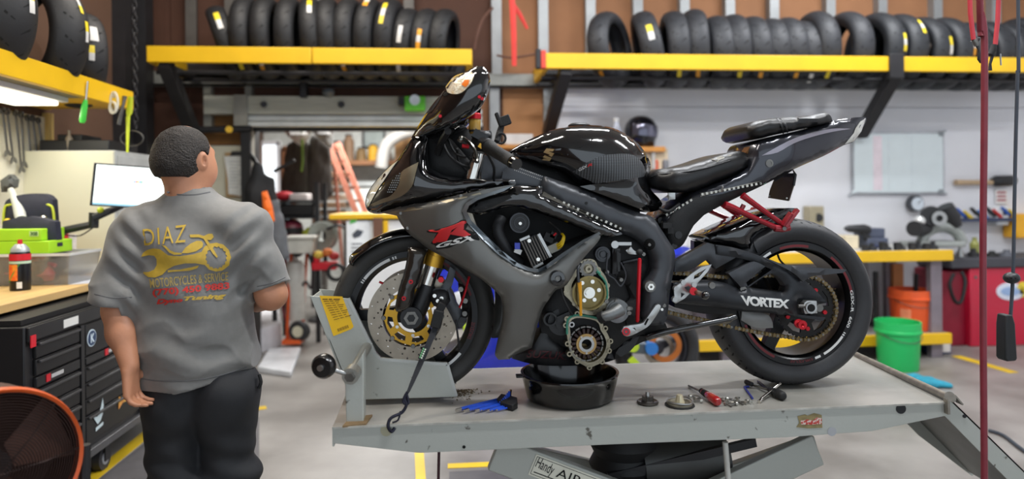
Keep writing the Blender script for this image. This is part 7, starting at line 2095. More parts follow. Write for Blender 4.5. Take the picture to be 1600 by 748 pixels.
# ================================================================== TYRE RACKS ON THE BACK WALL
YRF = 5.36
for side, x0, x1, ya, yb_, lab in ((0, 228, 738, 72, 97, 'yellow tyre rack on the back wall over the doorway'), (1, 851, 1640, 82, 104, 'yellow tyre rack along the white wall on the right')):
 zc = P((x0 + min(x1, 1600)) / 2, (ya + yb_) / 2 + (2 if side == 0 else 5), YRF).z
 h = .125
 xa, xb = P(x0, 90, YRF).x, P(x1, 90, YRF).x
 rk = root('tyre_rack', lab, 'tyre rack', ((xa + xb) / 2, YRF + .3, zc - h / 2), 'yellow tyre racks on the back wall')
 cuts = [xa, P(487, 90, YRF).x, xb] if side == 0 else [xa, P(1390, 90, YRF).x, P(1409, 90, YRF).x, xb]
 for i in range(len(cuts) - 1):
  if side == 1 and i == 1:
   continue
  mk('front_beam', G().box((cuts[i] + .003, YRF, zc - h / 2), (cuts[i + 1] - .003, YRF + .04, zc + h / 2)), yel, rk, bevel=.006)
 for yy, dz in ((.19, .155), (.54, .155)):
  mk('support_tube', G().cyl((xa, YRF + yy, zc - dz + .05), (xb, YRF + yy, zc - dz + .05), .018, .018, 10), darkst, rk)
 mk('rear_beam', G().box((xa, YRF + .71, zc - h / 2), (xb, YRF + .75, zc + h / 2)), darkst, rk, bevel=.006)
 for x in ([xa + .02, xb - .02] if side == 0 else [xa + .02]):
  mk('end_beam', G().box((x - .02, YRF + .04, zc - h / 2), (x + .02, YW - .03, zc + h / 2)), yel, rk, bevel=.005)
 if side == 0:
  strut = [(258, 303)]
 else:
  strut = [(884, 856), (1400, 1345)]
  mk('beam_joint', G().box((cuts[1] - .01, YRF - .02, zc - h / 2 - .06), (cuts[2] + .01, YRF + .03, zc + h / 2 + .02)), darkst, rk, bevel=.005)
  mk('red_end_cap', G().box((xa - .03, YRF - .01, zc - h / 2), (xa + .01, YRF + .05, zc + h / 2 + .02)), M('cap_red', (206, 64, 44), .5), rk, bevel=.004)
  mk('dark_end_cap', G().box((xa - .07, YRF - .01, zc - h / 2), (xa - .032, YRF + .05, zc + h / 2 + .03)), darkst, rk, bevel=.004)
 for xt, xw in strut:
  a = P(xt, 98, YRF + .05)
  a.z = zc - h / 2
  b = P(xw, 210, YW - .14)
  mk('strut', G().bar(a, b, .10, .10, V((1, 0, 0))), darkst, rk, smooth=0, bevel=.006)
  mk('bracket_arm', G().box((a.x - .04, YRF + .03, zc - h / 2 - .03), (a.x + .04, YW - .12, zc - h / 2)), darkst, rk, smooth=0)
 if side == 0:
  ts_ = [(331, 376, 18, 14), (374, 402, 0, 0), (402, 437, 0, 0), (437, 474, 0, 0), (475, 505, 4, 4), (503, 529, 2, 2), (529, 568, -2, -7), (560, 600, -4, -8), (592, 630, -6, -9), (618, 655, -8, -9), (642, 690, -8, -11), (672, 716, -8, -12)]
  sts = {0: [(25, 0, .16, .04, 'wy')], 4: [(38, .2, .16, .035, 'wy')], 7: [(50, 0, .12, .04, 'ow')], 8: [(28, -.1, .22, .035, 'ywy')], 9: [(5, 0, .14, .035, 'w')], 10: [(-2, .1, .16, .035, 'owo')]}
  lows = {1: 'y', 2: 'ow', 6: 'ow', 9: 'w'}
  for i, (a, b, lean, yaw) in enumerate(ts_):
   c = P((a + b) / 2, 60, YRF + .375)
   c.z = zc + (.215 if 0 < i < 9 else .17)
   s = list(sts.get(i, []))
   if i in lows:
    s.append((-52, 0, .10, .035, lows[i]))
   add_tyre(c, (0, math.radians(-lean), math.radians(yaw)), '%s tyre from the left on the rack over the doorway' % ORD[i], 'tyres on the rack over the doorway', .155, .335 if 0 < i < 9 else .305, .216, tyred, s)
 else:
  ts_ = [(915, 992, 8, 36), (985, 1040, 20, 12), (1030, 1076, 6, 10), (1062, 1108, 4, 14), (1098, 1140, 6, 10), (1122, 1168, 4, 10), (1153, 1196, 6, 8), (1182, 1222, 4, 8), (1208, 1247, 4, 6), (1228, 1272, 6, 6), (1246, 1300, 4, 4), (1288, 1352, 2, 0), (1338, 1394, 0, -4), (1372, 1424, -2, -6), (1408, 1460, 0, -8), (1442, 1494, 2, -8), (1478, 1524, 2, -8), (1508, 1556, 4, -8), (1540, 1584, 0, -8), (1566, 1612, 6, -8)]
  tops = [8, 6, 6, 2, 13, 10, 13, 16, 14, 20, 2, 2, 3, 5, 10, 10, 18, 16, 18, 8]
  sts = {1: [(14, .1, .14, .05, 'wy')], 12: [(2, .4, .16, .035, 'ywy')], 13: [(30, .2, .15, .035, 'ywy')], 14: [(2, .35, .16, .035, 'wy')], 15: [(-2, .45, .13, .035, 'ow')], 18: [(8, .2, .14, .05, 'w')], 19: [(18, .2, .13, .05, 'yw')]}
  lows = {0: 'o', 2: 'y', 3: 'o', 5: 'y', 6: 'o', 8: 'o', 9: 'w', 10: 'y'}
  for i, (a, b, lean, yaw) in enumerate(ts_):
   R = .30 + (22 - tops[i]) * .0022
   c = P((a + b) / 2, 65, YRF + .375)
   c.z = zc - h / 2 + math.sqrt(max(.01, (R) ** 2 - .20 ** 2)) - .03
   s = list(sts.get(i, []))
   if i in lows:
    s.append((-50, -.1, .10, .035, lows[i]))
   o = add_tyre(c, (0, math.radians(-lean * .6), math.radians(-yaw)), '%s tyre from the left on the long right-hand rack' % ORD[i], 'tyres on the long right-hand rack', .19, R, .216, tyrem if i < 12 else M('rack_tyre_mid', (36, 38, 42), .55, 0, .18, 9, .12, 50), s)
   if i == 0:
    mk('blue_bead', G().lathe([(.222, -.072), (.232, -.078), (.240, -.085)], (0, 0, 0), (1, 0, 0), 48, up=(0, 0, 1)), M('bead_teal', (96, 150, 164), .5), o, label='teal bead edge')
g = G().tube([P(797, -30, 5.6), P(801, 10, 5.6), P(803, 60, 5.6), P(803.5, 103, 5.6)], [.02, .026, .024, .020], 8, flat=(.2, 1))
g.tube([P(800, 5, 5.62), P(812, 22, 5.64), P(824, 45, 5.66)], [.020, .020, .012], 8, flat=(.2, 1))
tag(mk('red_strap', g, M('strap_red', (206, 48, 38), .6)), 'red webbing strap hanging against the brown wall boards', 'strap')
g = G().tube([P(770, 12, 5.9), P(755, 30, 5.9), P(744, 60, 5.9), P(741, 78, 5.9)], .012, 8, sub=4).tube([P(776, 86, 5.9), P(800, 90, 5.9), P(840, 84, 5.9)], .010, 8, sub=4)
tag(mk('wall_cable', g, M('cable_brown', (96, 62, 48), .6)), 'brown cable looped across the wall boards between the racks', 'cable')
# ================================================================== THROUGH THE DOORWAY
def sdf_thing(name, label, cat, prims, Y, mat, res=.018, group=None, k=.05, thick=1.0, noise=.006, parent=None):
 """soft hanging or sagging thing: prims are pixel capsules (x0, y0, x1, y1, r0px, r1px, dy)"""
 pts = []
 for q in prims:
  for x, y, r in ((q[0], q[1], q[4]), (q[2], q[3], q[5])):
   p = P(x, y, Y)
   rr = r * mpp(x, y, Y)
   pts += [p - V((rr, rr, rr)), p + V((rr, rr, rr))]
 lo = [min(p[i] for p in pts) - .08 for i in range(3)]
 hi = [max(p[i] for p in pts) + .08 for i in range(3)]
 s = SDF(lo, hi, res)
 for q in prims:
  dy = q[6] if len(q) > 6 else 0
  s.cap(P(q[0], q[1], Y) + V((0, dy, 0)), P(q[2], q[3], Y) + V((0, dy, 0)), q[4] * mpp(q[0], q[1], Y), q[5] * mpp(q[0], q[1], Y), k, ((0, 1, 0), thick) if thick != 1 else None)
 if noise:
  s.field(lambda d, x, y, z: d + noise * np.sin(x * 40 + z * 9 + 1.3 * np.sin(z * 14)) + noise * .5 * np.sin(x * 90 - z * 20))
 return mk(name, s.mesh(), mat, parent, label=label, cat=cat, group=group, smooth=180)
blackc = M('jacket_black', (26, 26, 28), .7, 0, .2, 20, .2, 40)
jk = sdf_thing('jacket', 'black riding jacket with an orange lining hung on the door post', 'jacket', [(404, 262, 404, 300, 9, 17), (402, 300, 408, 385, 17, 14), (420, 285, 428, 340, 9, 9), (393, 290, 390, 345, 8, 8)], 5.85, blackc, thick=.6)
mk('orange_lining', panel_geo([(409, 300), (416, 298), (424, 322), (428, 345), (420, 350), (412, 330)], 5.73, bulge=.02, thick=.03, step=5), M('lining_orange', (240, 110, 24), .6), jk)
jk2 = sdf_thing('jacket', 'grey jacket hung below the black jacket at the door post', 'jacket', [(424, 320, 432, 395, 12, 15), (434, 345, 441, 398, 8, 10), (410, 280, 425, 345, 9, 10, .05)], 5.85, M('jacket_grey', (92, 94, 98), .7, 0, .2, 14, .2, 40), thick=.6)
mk('hang_loop', G().tube([P(412, 285, 5.9), P(402, 262, 5.98), P(393, 246, 6.08)], .012, 6), darkst, jk2)
mk('hang_loop', G().tube([P(404, 260, 5.86), P(398, 248, 5.98), P(392, 240, 6.08)], .012, 6), darkst, jk)
sdf_thing('work_coat', 'dark olive work coat hanging in the middle of the doorway', 'coat', [(470, 225, 468, 300, 12, 15), (455, 230, 448, 295, 8, 9)], 7.25, M('coat_olive', (62, 58, 50), .8, 0, .2, 14, .2, 40), thick=.7)
sdf_thing('work_coat', 'charcoal work coat hanging right of the olive coat', 'coat', [(495, 222, 496, 302, 12, 17), (508, 232, 512, 300, 8, 9)], 7.3, M('coat_charcoal', (74, 70, 66), .8, 0, .2, 14, .2, 40), thick=.7)
o = mk('cloth_hood', panel_geo([(440, 203), (486, 201), (480, 216), (470, 228), (458, 220)], 7.12, bulge=.06, thick=.06, step=7), M('cloth_white', (206, 206, 202), .8), label='white cloth draped above the olive coat', cat='cloth')
o = mk('cloth_hood', panel_geo([(484, 200), (520, 202), (518, 232), (502, 220), (490, 208)], 7.16, bulge=.06, thick=.06, step=7), M('cloth_pale_grey', (160, 160, 158), .8), label='pale grey cloth draped above the charcoal coat', cat='cloth')
mk('hanging_lanyard', G().tube([P(472, 204, 7.1), P(472, 222, 7.08), P(473, 250, 7.08), P(471, 268, 7.08)], .012, 6), M('lanyard_green', (120, 160, 60), .6), label='green lanyard hanging over the olive coat', cat='lanyard')
mk('coat_rail', G().cyl(P(404, 205, 7.24), P(540, 203, 7.24), .015, .015, 10).cyl(P(404, 205, 7.24), P(404, 205, 7.24) + V((0, -.4, 0)), .012, .012, 8), darkst, label='dark rail that the work coats hang from', cat='rail')
mk('grab_bar', G().tube([P(428, 268, 6.3), P(448, 257, 6.3), P(460, 250, 6.3)], .016, 8), darkst, label='black bar slanting across the bright window', cat='bar')
Yc2 = 6.75
cart = root('shelf_cart', 'black shelf cart in the doorway with helmet and bags', 'cart', V((P(462, 400, Yc2).x, Yc2 + .2, 0)))
blk = M('cart_black', (28, 28, 31), .5)
xa, xb = P(428, 340, Yc2).x, P(496, 340, Yc2).x
for x in (xa, xb):
 for y in (Yc2, Yc2 + .4):
  mk('leg', G().box((x - .02, y - .02, .0), (x + .02, y + .02, P(490, 285 if x == xb else 315, Yc2).z)), blk, cart, smooth=0)
shz = [P(460, 372, Yc2).z - .03, P(460, 338, Yc2).z, P(460, 314, Yc2).z - .0]
for z in shz:
 mk('shelf', G().box((xa, Yc2, z - .025), (xb, Yc2 + .4, z)), blk, cart, smooth=0)
mk('shelf_bin', G().box((xa + .02, Yc2 + .02, shz[1]), (xb - .04, Yc2 + .3, shz[2] - .03)), M('bin_black', (20, 20, 22), .6), label='black cloth bin on the upper shelf of the cart', cat='bin', bevel=.02)
pink = M('helmet_maroon', (120, 44, 62), .35, 0, .2, 8, coat=.4)
c = P(455, 352, Yc2 + .15); c.z = shz[0] + .10
hl = mk('helmet', G().lathe([(.075, -.10), (.10, -.08), (.118, -.02), (.118, .03), (.10, .075), (.06, .105), (0, .115)], c, (0, 0, 1), 24), pink, label='maroon helmet on the lower shelf of the black cart', cat='helmet')
mk('visor', G().lathe([(.120, -.03), (.121, .03)], c, (0, 0, 1), 12, PI * 1.1, PI * 1.9), blk, hl, smooth=60)
c = P(480, 352, Yc2 + .15); c.z = shz[0] + .065
mk('gloves', G().ball(c, (.055, .06, .045), 14, 8).ball(c + V((.02, 0, .035)), (.04, .05, .03), 12, 8), M('glove_lime', (190, 200, 60), .6), label='lime green gloves beside the maroon helmet', cat='gloves', smooth=60)
c = P(444, 302, Yc2 + .15); c.z = shz[2] + .05
mk('duffel_bag', G().ball(c, (.11, .10, .05), 16, 8), M('bag_red', (186, 34, 48), .6), label='red bag on top of the black cart', cat='bag', smooth=60)
mk('cooler_lid', G().box((P(450, 300, Yc2).x, Yc2 + .04, shz[2] + .002), (P(478, 300, Yc2).x, Yc2 + .3, shz[2] + .075)), M('lid_white', (222, 214, 212), .5), label='white box beside the red bag on the cart', cat='box', bevel=.015)
zc2 = P(462, 398, 5.8).z
mk('plastic_crate', G().rect(446, 372, 489, 396, 6.38, 6.62).rect(443, 369, 492, 374, 6.36, 6.64), M('crate_white', (204, 202, 192), .6), label='white plastic crate below the cart shelves', cat='crate', bevel=.008)
Yh = 6.5
ht = root('hand_truck', 'orange hand truck with black tyre carrying a white cylinder', 'hand truck', PZ(466, 534, 0))
orr = M('truck_orange', (220, 90, 30), .45, 0, .1)
mk('frame_tube', G().tube([P(455, 392, Yh + .1), P(452, 440, Yh + .06), P(449, 505, Yh), P(449, 528, Yh)], .016, 8), orr, ht)
mk('frame_tube', G().tube([P(480, 392, Yh + .3), P(476, 440, Yh + .26), P(473, 505, Yh + .2)], .016, 8), orr, ht)
mk('toe_plate', G().box(P(440, 532, Yh - .1), P(480, 527, Yh + .2)), orr, ht, smooth=0)
mk('cross_bar', G().bar(P(452, 432, Yh + .06), P(478, 432, Yh + .2), .02, .05), orr, ht)
for x, dy in ((467, -.06), (470, .34)):
 w_ = mk('wheel', G().lathe(tyre_profile(.06, .098, .05), P(x, 517, Yh + dy), (.25, 1, 0), 24, closed=True), rubber, ht, smooth=60)
 mk('wheel_hub', G().cyl(P(x, 517, Yh + dy) - V((.008, .032, 0)), P(x, 517, Yh + dy) + V((.008, .03, 0)), .052, .052, 18), M('hub_cream', (206, 200, 176), .5), w_)
gc_ = P(462, 500, Yh + .12)
gt = P(462, 405, Yh + .12).z
mk('gas_cylinder', G().lathe([(0, .0), (.088, .01), (.09, .03), (.09, gt - gc_.z - .06), (.07, gt - gc_.z - .02), (.025, gt - gc_.z), (.025, gt - gc_.z + .05), (0, gt - gc_.z + .05)], gc_, (0, 0, 1), 24), M('bottle_white', (206, 204, 198), .4), label='white gas cylinder strapped on the orange hand truck', cat='gas cylinder')
mk('regulator_gauge', G().ball(P(465, 392, Yh + .1), .06, 14, 10).cyl(P(478, 388, Yh + .06), P(478, 388, Yh), .035, .035, 14), M('gauge_dark', (40, 40, 42), .4), label='dark regulator on top of the white gas cylinder', cat='regulator', smooth=60)
mk('torch_hose', G().tube([P(482, 395, Yh), P(488, 420, Yh), P(486, 450, Yh), P(478, 440, Yh + .05), P(470, 450, Yh + .1)], .012, 8, sub=5), M('hose_dark', (46, 36, 40), .6), label='dark hose looped beside the white gas cylinder', cat='hose')
mk('torch_hose', G().tube([P(448, 402, Yh), P(441, 430, Yh), P(440, 470, Yh), P(446, 500, Yh)], .012, 8, sub=5), M('hose_maroon', (110, 40, 44), .6), label='maroon hose hanging left of the gas cylinder', cat='hose')
YL = 7.6
ld = root('step_ladder', 'orange fibreglass ladder leaning behind the bike nose', 'ladder', PZ(590, 440, 0))
om = M('ladder_orange', (216, 138, 114), .5, 0, .12, 10)
for dx in (0, 15):
 mk('rail', G().bar(P(513 + dx, 224, YL), P(562 + dx, 345, YL - .5), .05, .055), om, ld, smooth=0)
for k in range(6):
 t_ = (k + .5) / 6
 a = P(513, 224, YL).lerp(P(562, 345, YL - .5), t_)
 b = P(528, 224, YL).lerp(P(577, 345, YL - .5), t_)
 mk('rung', G().bar(a, b, .05, .03), M('rung_pale', (200, 150, 130), .5), ld, smooth=0)
mk('rear_leg', G().bar(P(520, 226, YL + .02), V((P(540, 300, YL + .5).x, YL + .5, 0)), .03, .03), om, ld, smooth=0)
mk('rear_leg', G().bar(P(577, 345, YL - .5), V((P(600, 400, YL - .8).x, YL - .8, 0)), .05, .05), om, ld, smooth=0)
tim = [M('timber%d' % k, c, .8, 0, .15, 6) for k, c in enumerate(((128, 104, 80), (150, 128, 104), (100, 78, 62), (166, 150, 130)))]
for k in range(7):
 mk('timber_board', G().rect(487, 268 + k * 12, 545 - (k % 3) * 6, 277 + k * 12, 7.9 + .02 * (k % 2), 8.3), tim[k % 4], label='%s board from the top of the timber stack behind the ladder' % ORD[k], cat='board', group='boards in the timber stack', bevel=.006)
mk('timber_rack', G().rect(486, 352, 492, 480, 7.9, 8.3).rect(538, 352, 544, 480, 7.9, 8.3).rect(486, 350, 546, 355, 7.9, 8.3), darkst, label='dark rack under the timber stack', cat='rack', smooth=0)
Yk = 5.9
wk = root('work_stand', 'white cabinet with a yellow top behind the front wheel', 'cabinet', V((P(600, 400, Yk).x, Yk + .25, 0)))
zk = P(560, 334, Yk).z
xa, xb = P(541, 380, Yk).x, P(690, 380, Yk).x
mk('cabinet_body', G().box((xa, Yk, 0), (xb, Yk + .6, zk - .06)), M('cabinet_white', (226, 228, 228), .5, 0, .03), wk, smooth=0, bevel=.004)
mk('yellow_top', G().box((P(515, 335, Yk).x, Yk - .03, zk - .045), (xb, Yk + .63, zk)), yel, wk, smooth=0, bevel=.006)
mk('yellow_post', G().box((P(599, 380, Yk).x, Yk - .02, P(600, 386, Yk).z), (P(607, 380, Yk).x, Yk + .01, zk - .06)), yel, wk, smooth=0, bevel=.004)
mk('brown_patch', G().rect(583, 340, 598, 375, Yk - .035, Yk - .02), M('patch_brown', (110, 76, 58), .6), wk, smooth=0)
mk('poster', G().rect(542, 345, 576, 425, Yk - .012, Yk - .004), M('poster_white', (232, 236, 238), .6), wk, smooth=0)
pq = [P(x, y, Yk - .016) for x, y in ((548, 342), (560, 340), (556, 347), (546, 350))]
mk('poster_mark', G().prism(pq, (0, .003, 0)), M('poster_green', (96, 190, 90), .6), wk, smooth=0)
mk('poster_mark', G().prism([P(x, y, Yk - .016) for x, y in ((550, 366), (558, 358), (568, 361), (563, 369), (553, 372))], (0, .003, 0)), M('poster_ink', (70, 76, 86), .6), wk, smooth=0)
for k, y in enumerate((380, 386, 392)):
 mk('poster_line', G().rect(549, y, 566 - 3 * k, y + 1.6, Yk - .015, Yk - .0125), M('poster_ink', (0, 0, 0)), wk, smooth=0)
YS = 9.5
zs_ = P(600, 251, YS).z
shf = root('wall_shelf', 'long wooden shelf on the back room wall', 'shelf', V((P(600, 251, YS).x, YS + .2, zs_ - .06)))
mk('shelf_board', G().rect(516, 250, 720, 257, YS, YR), M('shelf_oak', (140, 96, 62), .6), shf, smooth=0)
for x in (530, 610, 700):
 mk('shelf_bracket', G().rect(x, 257, x + 2, 275, YS + .1, YR), darkst, shf, smooth=0)
for x0, x1, y0, m_, nm, lab in ((537, 553, 212, M('vase_brown', (132, 104, 80), .6), 'cardboard_tube', 'brown tube standing on the far wooden shelf'), (519, 535, 222, M('box_dark', (70, 62, 52), .6), 'tin', 'dark tin at the left end of the far shelf'), (556, 572, 232, M('can_brown', (120, 96, 60), .6), 'paint_can', 'brown paint can between tube and yellow tin'), (575, 591, 227, M('tin_yellow', (208, 160, 40), .5), 'paint_can', 'yellow tin on the far wooden shelf'), (595, 612, 234, M('jug_white', (206, 206, 200), .5), 'jug', 'white jug beside the yellow tin'), (618, 650, 214, M('carton', (178, 136, 88), .7), 'carton', 'cardboard carton on the far shelf behind the bike nose'), (655, 676, 224, M('carton_dark', (120, 92, 66), .7), 'carton', 'darker carton at the right of the far shelf')):
 c = P((x0 + x1) / 2, 250, YS + .15)
 r = (x1 - x0) / 2 * mpp(600, 250, YS + .15)
 hh = P((x0 + x1) / 2, y0, YS + .15).z - zs_
 if nm == 'carton':
  g = G().box((c.x - r, YS + .04, zs_), (c.x + r, YS + .34, zs_ + hh))
  o = mk(nm, g, m_, label=lab, cat='box', bevel=.006)
  mk('packing_tape', G().box((c.x - .03, YS + .035, zs_ + hh * .3), (c.x + .03, YS + .345, zs_ + hh + .003)), M('tape_tan', (150, 112, 70), .4), o, smooth=0)
 else:
  o = mk(nm, G().lathe([(0, 0), (r, 0), (r, hh * .82), (r * .7, hh * .9), (r * .6, hh), (0, hh)], V((c.x, YS + .16, zs_)), (0, 0, 1), 18), m_, label=lab, cat=nm.split('_')[-1])
  mk('lid', G().lathe([(0, hh), (r * .66, hh), (r * .66, hh + .02), (0, hh + .02)], V((c.x, YS + .16, zs_)), (0, 0, 1), 18), darkst, o)
pf = root('picture_frame', 'framed grey picture on the far wall above the shelf', 'picture', P(584, 232, YR - .03))
mk('frame', G().rect(566, 202, 602, 205, YR - .05, YR - .01).rect(566, 228, 602, 231, YR - .05, YR - .01).rect(566, 205, 569, 228, YR - .05, YR - .01).rect(599, 205, 602, 228, YR - .05, YR - .01), darkst, pf, smooth=0)
mk('print', G().rect(569, 205, 599, 228, YR - .03, YR - .01), M('print_grey', (150, 162, 160), .5, 0, .3, 5), pf, smooth=0)
mk('coiled_duct', G().tube([P(596, 262, 9.2), P(602, 230, 9.2), P(622, 212, 9.2), P(650, 204, 9.2), P(680, 206, 9.4), P(690, 206, 9.88)], .085, 12, sub=5), M('duct_grey', (166, 164, 160), .5), label='grey flexible duct arching over the far shelf', cat='duct')
ct = root('counter', 'white counter below the far wooden shelf', 'counter', V((P(610, 270, 9.3).x, 9.4, 0)))
mk('counter_top', G().rect(545, 283, 720, 290, 9.1, YR - .02), M('counter_grey', (150, 154, 154), .5), ct, smooth=0)
zct = P(620, 290, 9.1).z
xa, xb = P(548, 290, 9.1).x, P(715, 290, 9.1).x
mk('counter_body', G().box((xa, 9.15, 0), (xb, YR - .02, zct)), M('counter_white', (206, 210, 206), .5), ct, smooth=0)
for k in range(4):
 mk('door', G().box((xa + (xb - xa) * k / 4 + .02, 9.13, .06), (xa + (xb - xa) * (k + 1) / 4 - .02, 9.15, zct - .03)), M('counter_white', (0, 0, 0)), ct, smooth=0, bevel=.004)
lv = root('strap_reel', 'green strap reel with grey hub hung on the plank', 'reel', P(648, 172, YW - .3))
mk('reel_body', G().px([(632, 150), (642, 150), (644, 160), (652, 162), (655, 150), (664, 150), (664, 172), (632, 172)], YW - .28, YW - .17), M('reel_green', (96, 196, 40), .5), lv, bevel=.006)
mk('reel_hub', G().cyl(P(648, 156, YW - .29), P(648, 156, YW - .2), .045, .045, 18), silver, lv)
mk('reel_clip', G().rect(622, 151, 632, 164, YW - .27, YW - .18), darkst, lv, bevel=.004)
mk('plank_light', G().lathe([(0, 0), (.05, 0), (.055, .03), (.03, .06), (0, .065)], P(513, 140, YW - .2), (0, 0, -1), 16), M('lamp_grey', (90, 96, 100), .4), label='small grey lamp under the beam over the plank', cat='lamp')
mk('black_bracket', G().rect(468, 122, 478, 152, YW - .22, YW - .1).rect(452, 118, 462, 126, YW - .22, YW - .1), darkst, label='dark bracket hanging from the beam above the doorway', cat='bracket', bevel=.006)
mk('plastic_sheet', G().prism([PZ(x, y, 0) for x, y in ((402, 582), (420, 552), (470, 550), (455, 590))], (0, 0, .05)), M('sheet_clear', (206, 208, 212), .3, 0, .1, 10, .3, 14), label='crumpled pale plastic box lid on the floor behind the man', cat='lid', bevel=.01)
mk('paper_stack', G().prism([PZ(x, y, 0) for x, y in ((404, 508), (432, 500), (440, 540), (408, 552))], (0, 0, .22)), M('stack_white', (212, 212, 216), .6), label='white box on the floor near the hand truck', cat='box', bevel=.006)
hb = root('tool_stand', 'small red and grey tool stand left of the front wheel', 'tool stand', PZ(508, 500, 0))
mk('stand_post', G().cyl(PZ(508, 500, 0), P(508, 420, 6.4) * 1, .03, .03, 10), dsteel, hb)
mk('stand_head', G().obox(P(508, 415, 6.4), (.22, .14, .07)).obox(P(496, 405, 6.4), (.05, .1, .14)), redb, hb, bevel=.01)
mk('stand_wheel', G().lathe(tyre_profile(.05, .09, .055), P(525, 425, 6.35), (0, 1, 0), 20, closed=True), rubber, hb, smooth=60)
mk('stand_base', G().cyl(PZ(508, 500, 0), PZ(508, 500, 0) + V((0, 0, .03)), .2, .18, 20), darkst, hb)
mk('hose_reel', G().lathe([(.05, -.04), (.13, -.05), (.14, -.04), (.10, -.02), (.10, .02), (.14, .04), (.13, .05), (.05, .04)], P(505, 368, 6.6), (.3, 1, 0), 28, closed=True), M('reel_grey', (150, 156, 150), .5, 0, .3, 8), label='grey hose reel above the red tool stand', cat='reel')
mk('tool_cable', G().tube([P(510, 358, 6.5), P(530, 352, 6.5), P(545, 362, 6.5)], .012, 8, sub=4), darkst, label='black cable running from the grey reel to the poster', cat='cable')
for i, (x, y, m_, lab) in enumerate(((498, 392, M('rag_yellow', (220, 190, 80), .7), 'yellow rag on the red tool stand'), (512, 388, M('rag_orange', (214, 120, 60), .7), 'orange rag on the red tool stand'), (522, 394, M('rag_red', (180, 50, 50), .7), 'red rag on the red tool stand'))):
 mk('rag', G().ball(P(x, y + 6, 6.38), (.05, .05, .04), 12, 8), m_, label=lab, cat='rag', smooth=60)
# ================================================================== BLUE MOTORCYCLE BEHIND THE LIFT
YB2 = 4.75
blu = M('blue_paint', (22, 44, 190), .2, 0, .1, coat=.8)
wht = M('blue_bike_white', (226, 230, 236), .3)
bb = root('blue_motorcycle', 'blue and white sportbike on the floor behind the lift', 'motorcycle', PZ(870, 612, 0))
for cx_, cy_, w_, R2, nm in ((722, 548, .12, .30, 'front_wheel'), (1025, 546, .18, .315, 'rear_wheel')):
 c = P(cx_, cy_, YB2)
 c.z = R2
 wl = mk(nm, rim_geo(c, .1, .215, .04, .12, (20, 140, 260), .05), M('blue_bike_rim', (60, 60, 66), .35, .6), bb, smooth=40)
 mk('tyre', G().lathe(tyre_profile(w_, R2, .217), c, (0, 1, 0), 56, closed=True), rubber, wl, smooth=60)
 mk('brake_disc', plate2d(circ(.14 if cx_ < 900 else .11, 36), [circ(.08, 30)], lambda u, v, d: c + V((u, -.075 + d, v)), .005), discm, wl)
mk('side_fairing', panel_geo([(668, 440), (690, 415), (760, 400), (860, 420), (880, 470), (872, 500), (850, 515), (860, 560), (820, 585), (700, 582), (690, 560), (745, 540), (740, 500), (700, 480)], YB2 - .22, bulge=.05, thick=.44, step=9), blu, bb)
mk('fairing_flash', panel_geo([(700, 462), (730, 450), (742, 470), (738, 500), (722, 492), (712, 480)], YB2 - .285, bulge=.01, thick=.02, step=8), wht, bb)
mk('fairing_flash', panel_geo([(722, 508), (734, 504), (736, 520), (728, 530)], YB2 - .285, bulge=.01, thick=.02, step=8), M('flash_lime', (190, 220, 60), .4), bb)
mk('fuel_tank', panel_geo([(800, 400), (830, 380), (880, 378), (910, 400), (900, 425), (830, 430)], YB2 - .1, bulge=.05, thick=.2, step=9), blu, bb)
mk('tail', panel_geo([(900, 412), (980, 400), (1060, 385), (1080, 388), (1040, 410), (960, 430), (905, 430)], YB2 - .1, bulge=.04, thick=.2, step=9), blu, bb)
mk('swingarm', G().bar(P(905, 535, YB2 - .12), P(1022, 545, YB2 - .12), .04, .08).bar(P(905, 535, YB2 + .12), P(1022, 545, YB2 + .12), .04, .08), M('swingarm_dull', (96, 104, 112), .4, .6), bb, bevel=.01)
mk('axle_block', smooth_union(pdisc(G(), 1019, 545, 10, YB2 - .17, YB2 - .1, 18)), M('hub_blue', (60, 130, 210), .35, .4), bb)
mk('sprocket', smooth_union(pring(G(), 1040, 540, 26, 18, YB2 - .14, YB2 - .12, 30)), M('sprocket_amber', (190, 110, 50), .4, .5), bb)
mk('adjuster_cap', smooth_union(pdisc(G(), 990, 541, 9, YB2 - .16, YB2 - .1, 16), G().bar(P(985, 560, YB2 - .15), P(1000, 575, YB2 - .15), .03, .05)), M('cap_lime', (186, 214, 50), .4), bb)
mk('engine_block', panel_geo([(830, 440), (900, 430), (915, 500), (905, 560), (840, 570)], YB2 - .15, bulge=.02, thick=.3, step=12), matte, bb)
mk('fork', G().bar(P(722, 548, YB2 - .09), P(760, 440, YB2 - .09), .04, .05).bar(P(722, 548, YB2 + .09), P(760, 440, YB2 + .09), .04, .05), matte, bb, bevel=.01)
# ================================================================== RIGHT SIDE
wbd = root('whiteboard', 'white board with rounded frame on the white wall', 'whiteboard', P(1404, 303, YW - .07))
oq = curve2d([(1337, 207), (1470, 206), (1475, 210), (1476, 296), (1471, 302), (1338, 303), (1333, 298), (1333, 211)], 3, 60)
mk('frame', G().px(oq, YW - .075, YW - .04), M('whiteboard_frame', (176, 180, 184), .4, .5), wbd, bevel=.004)
iq = [(1404 + (x - 1404) * .965, 254.5 + (y - 254.5) * .94) for x, y in oq]
mk('writing_surface', G().px(iq, YW - .079, YW - .074), M('whiteboard_surface', (222, 232, 234), .2, 0, .02), wbd, smooth=0)
mk('pink_column', G().px([(1364, 212), (1378, 212), (1379, 297), (1365, 297)], YW - .0805, YW - .0792), M('column_pink', (232, 218, 224), .3), wbd, smooth=0)
for x in (1388, 1424):
 mk('ruled_line', G().px([(x, 212), (x + 1, 212), (x + 1.5, 297), (x + .5, 297)], YW - .0805, YW - .0792), M('ruled_grey', (206, 216, 220), .3), wbd, smooth=0)
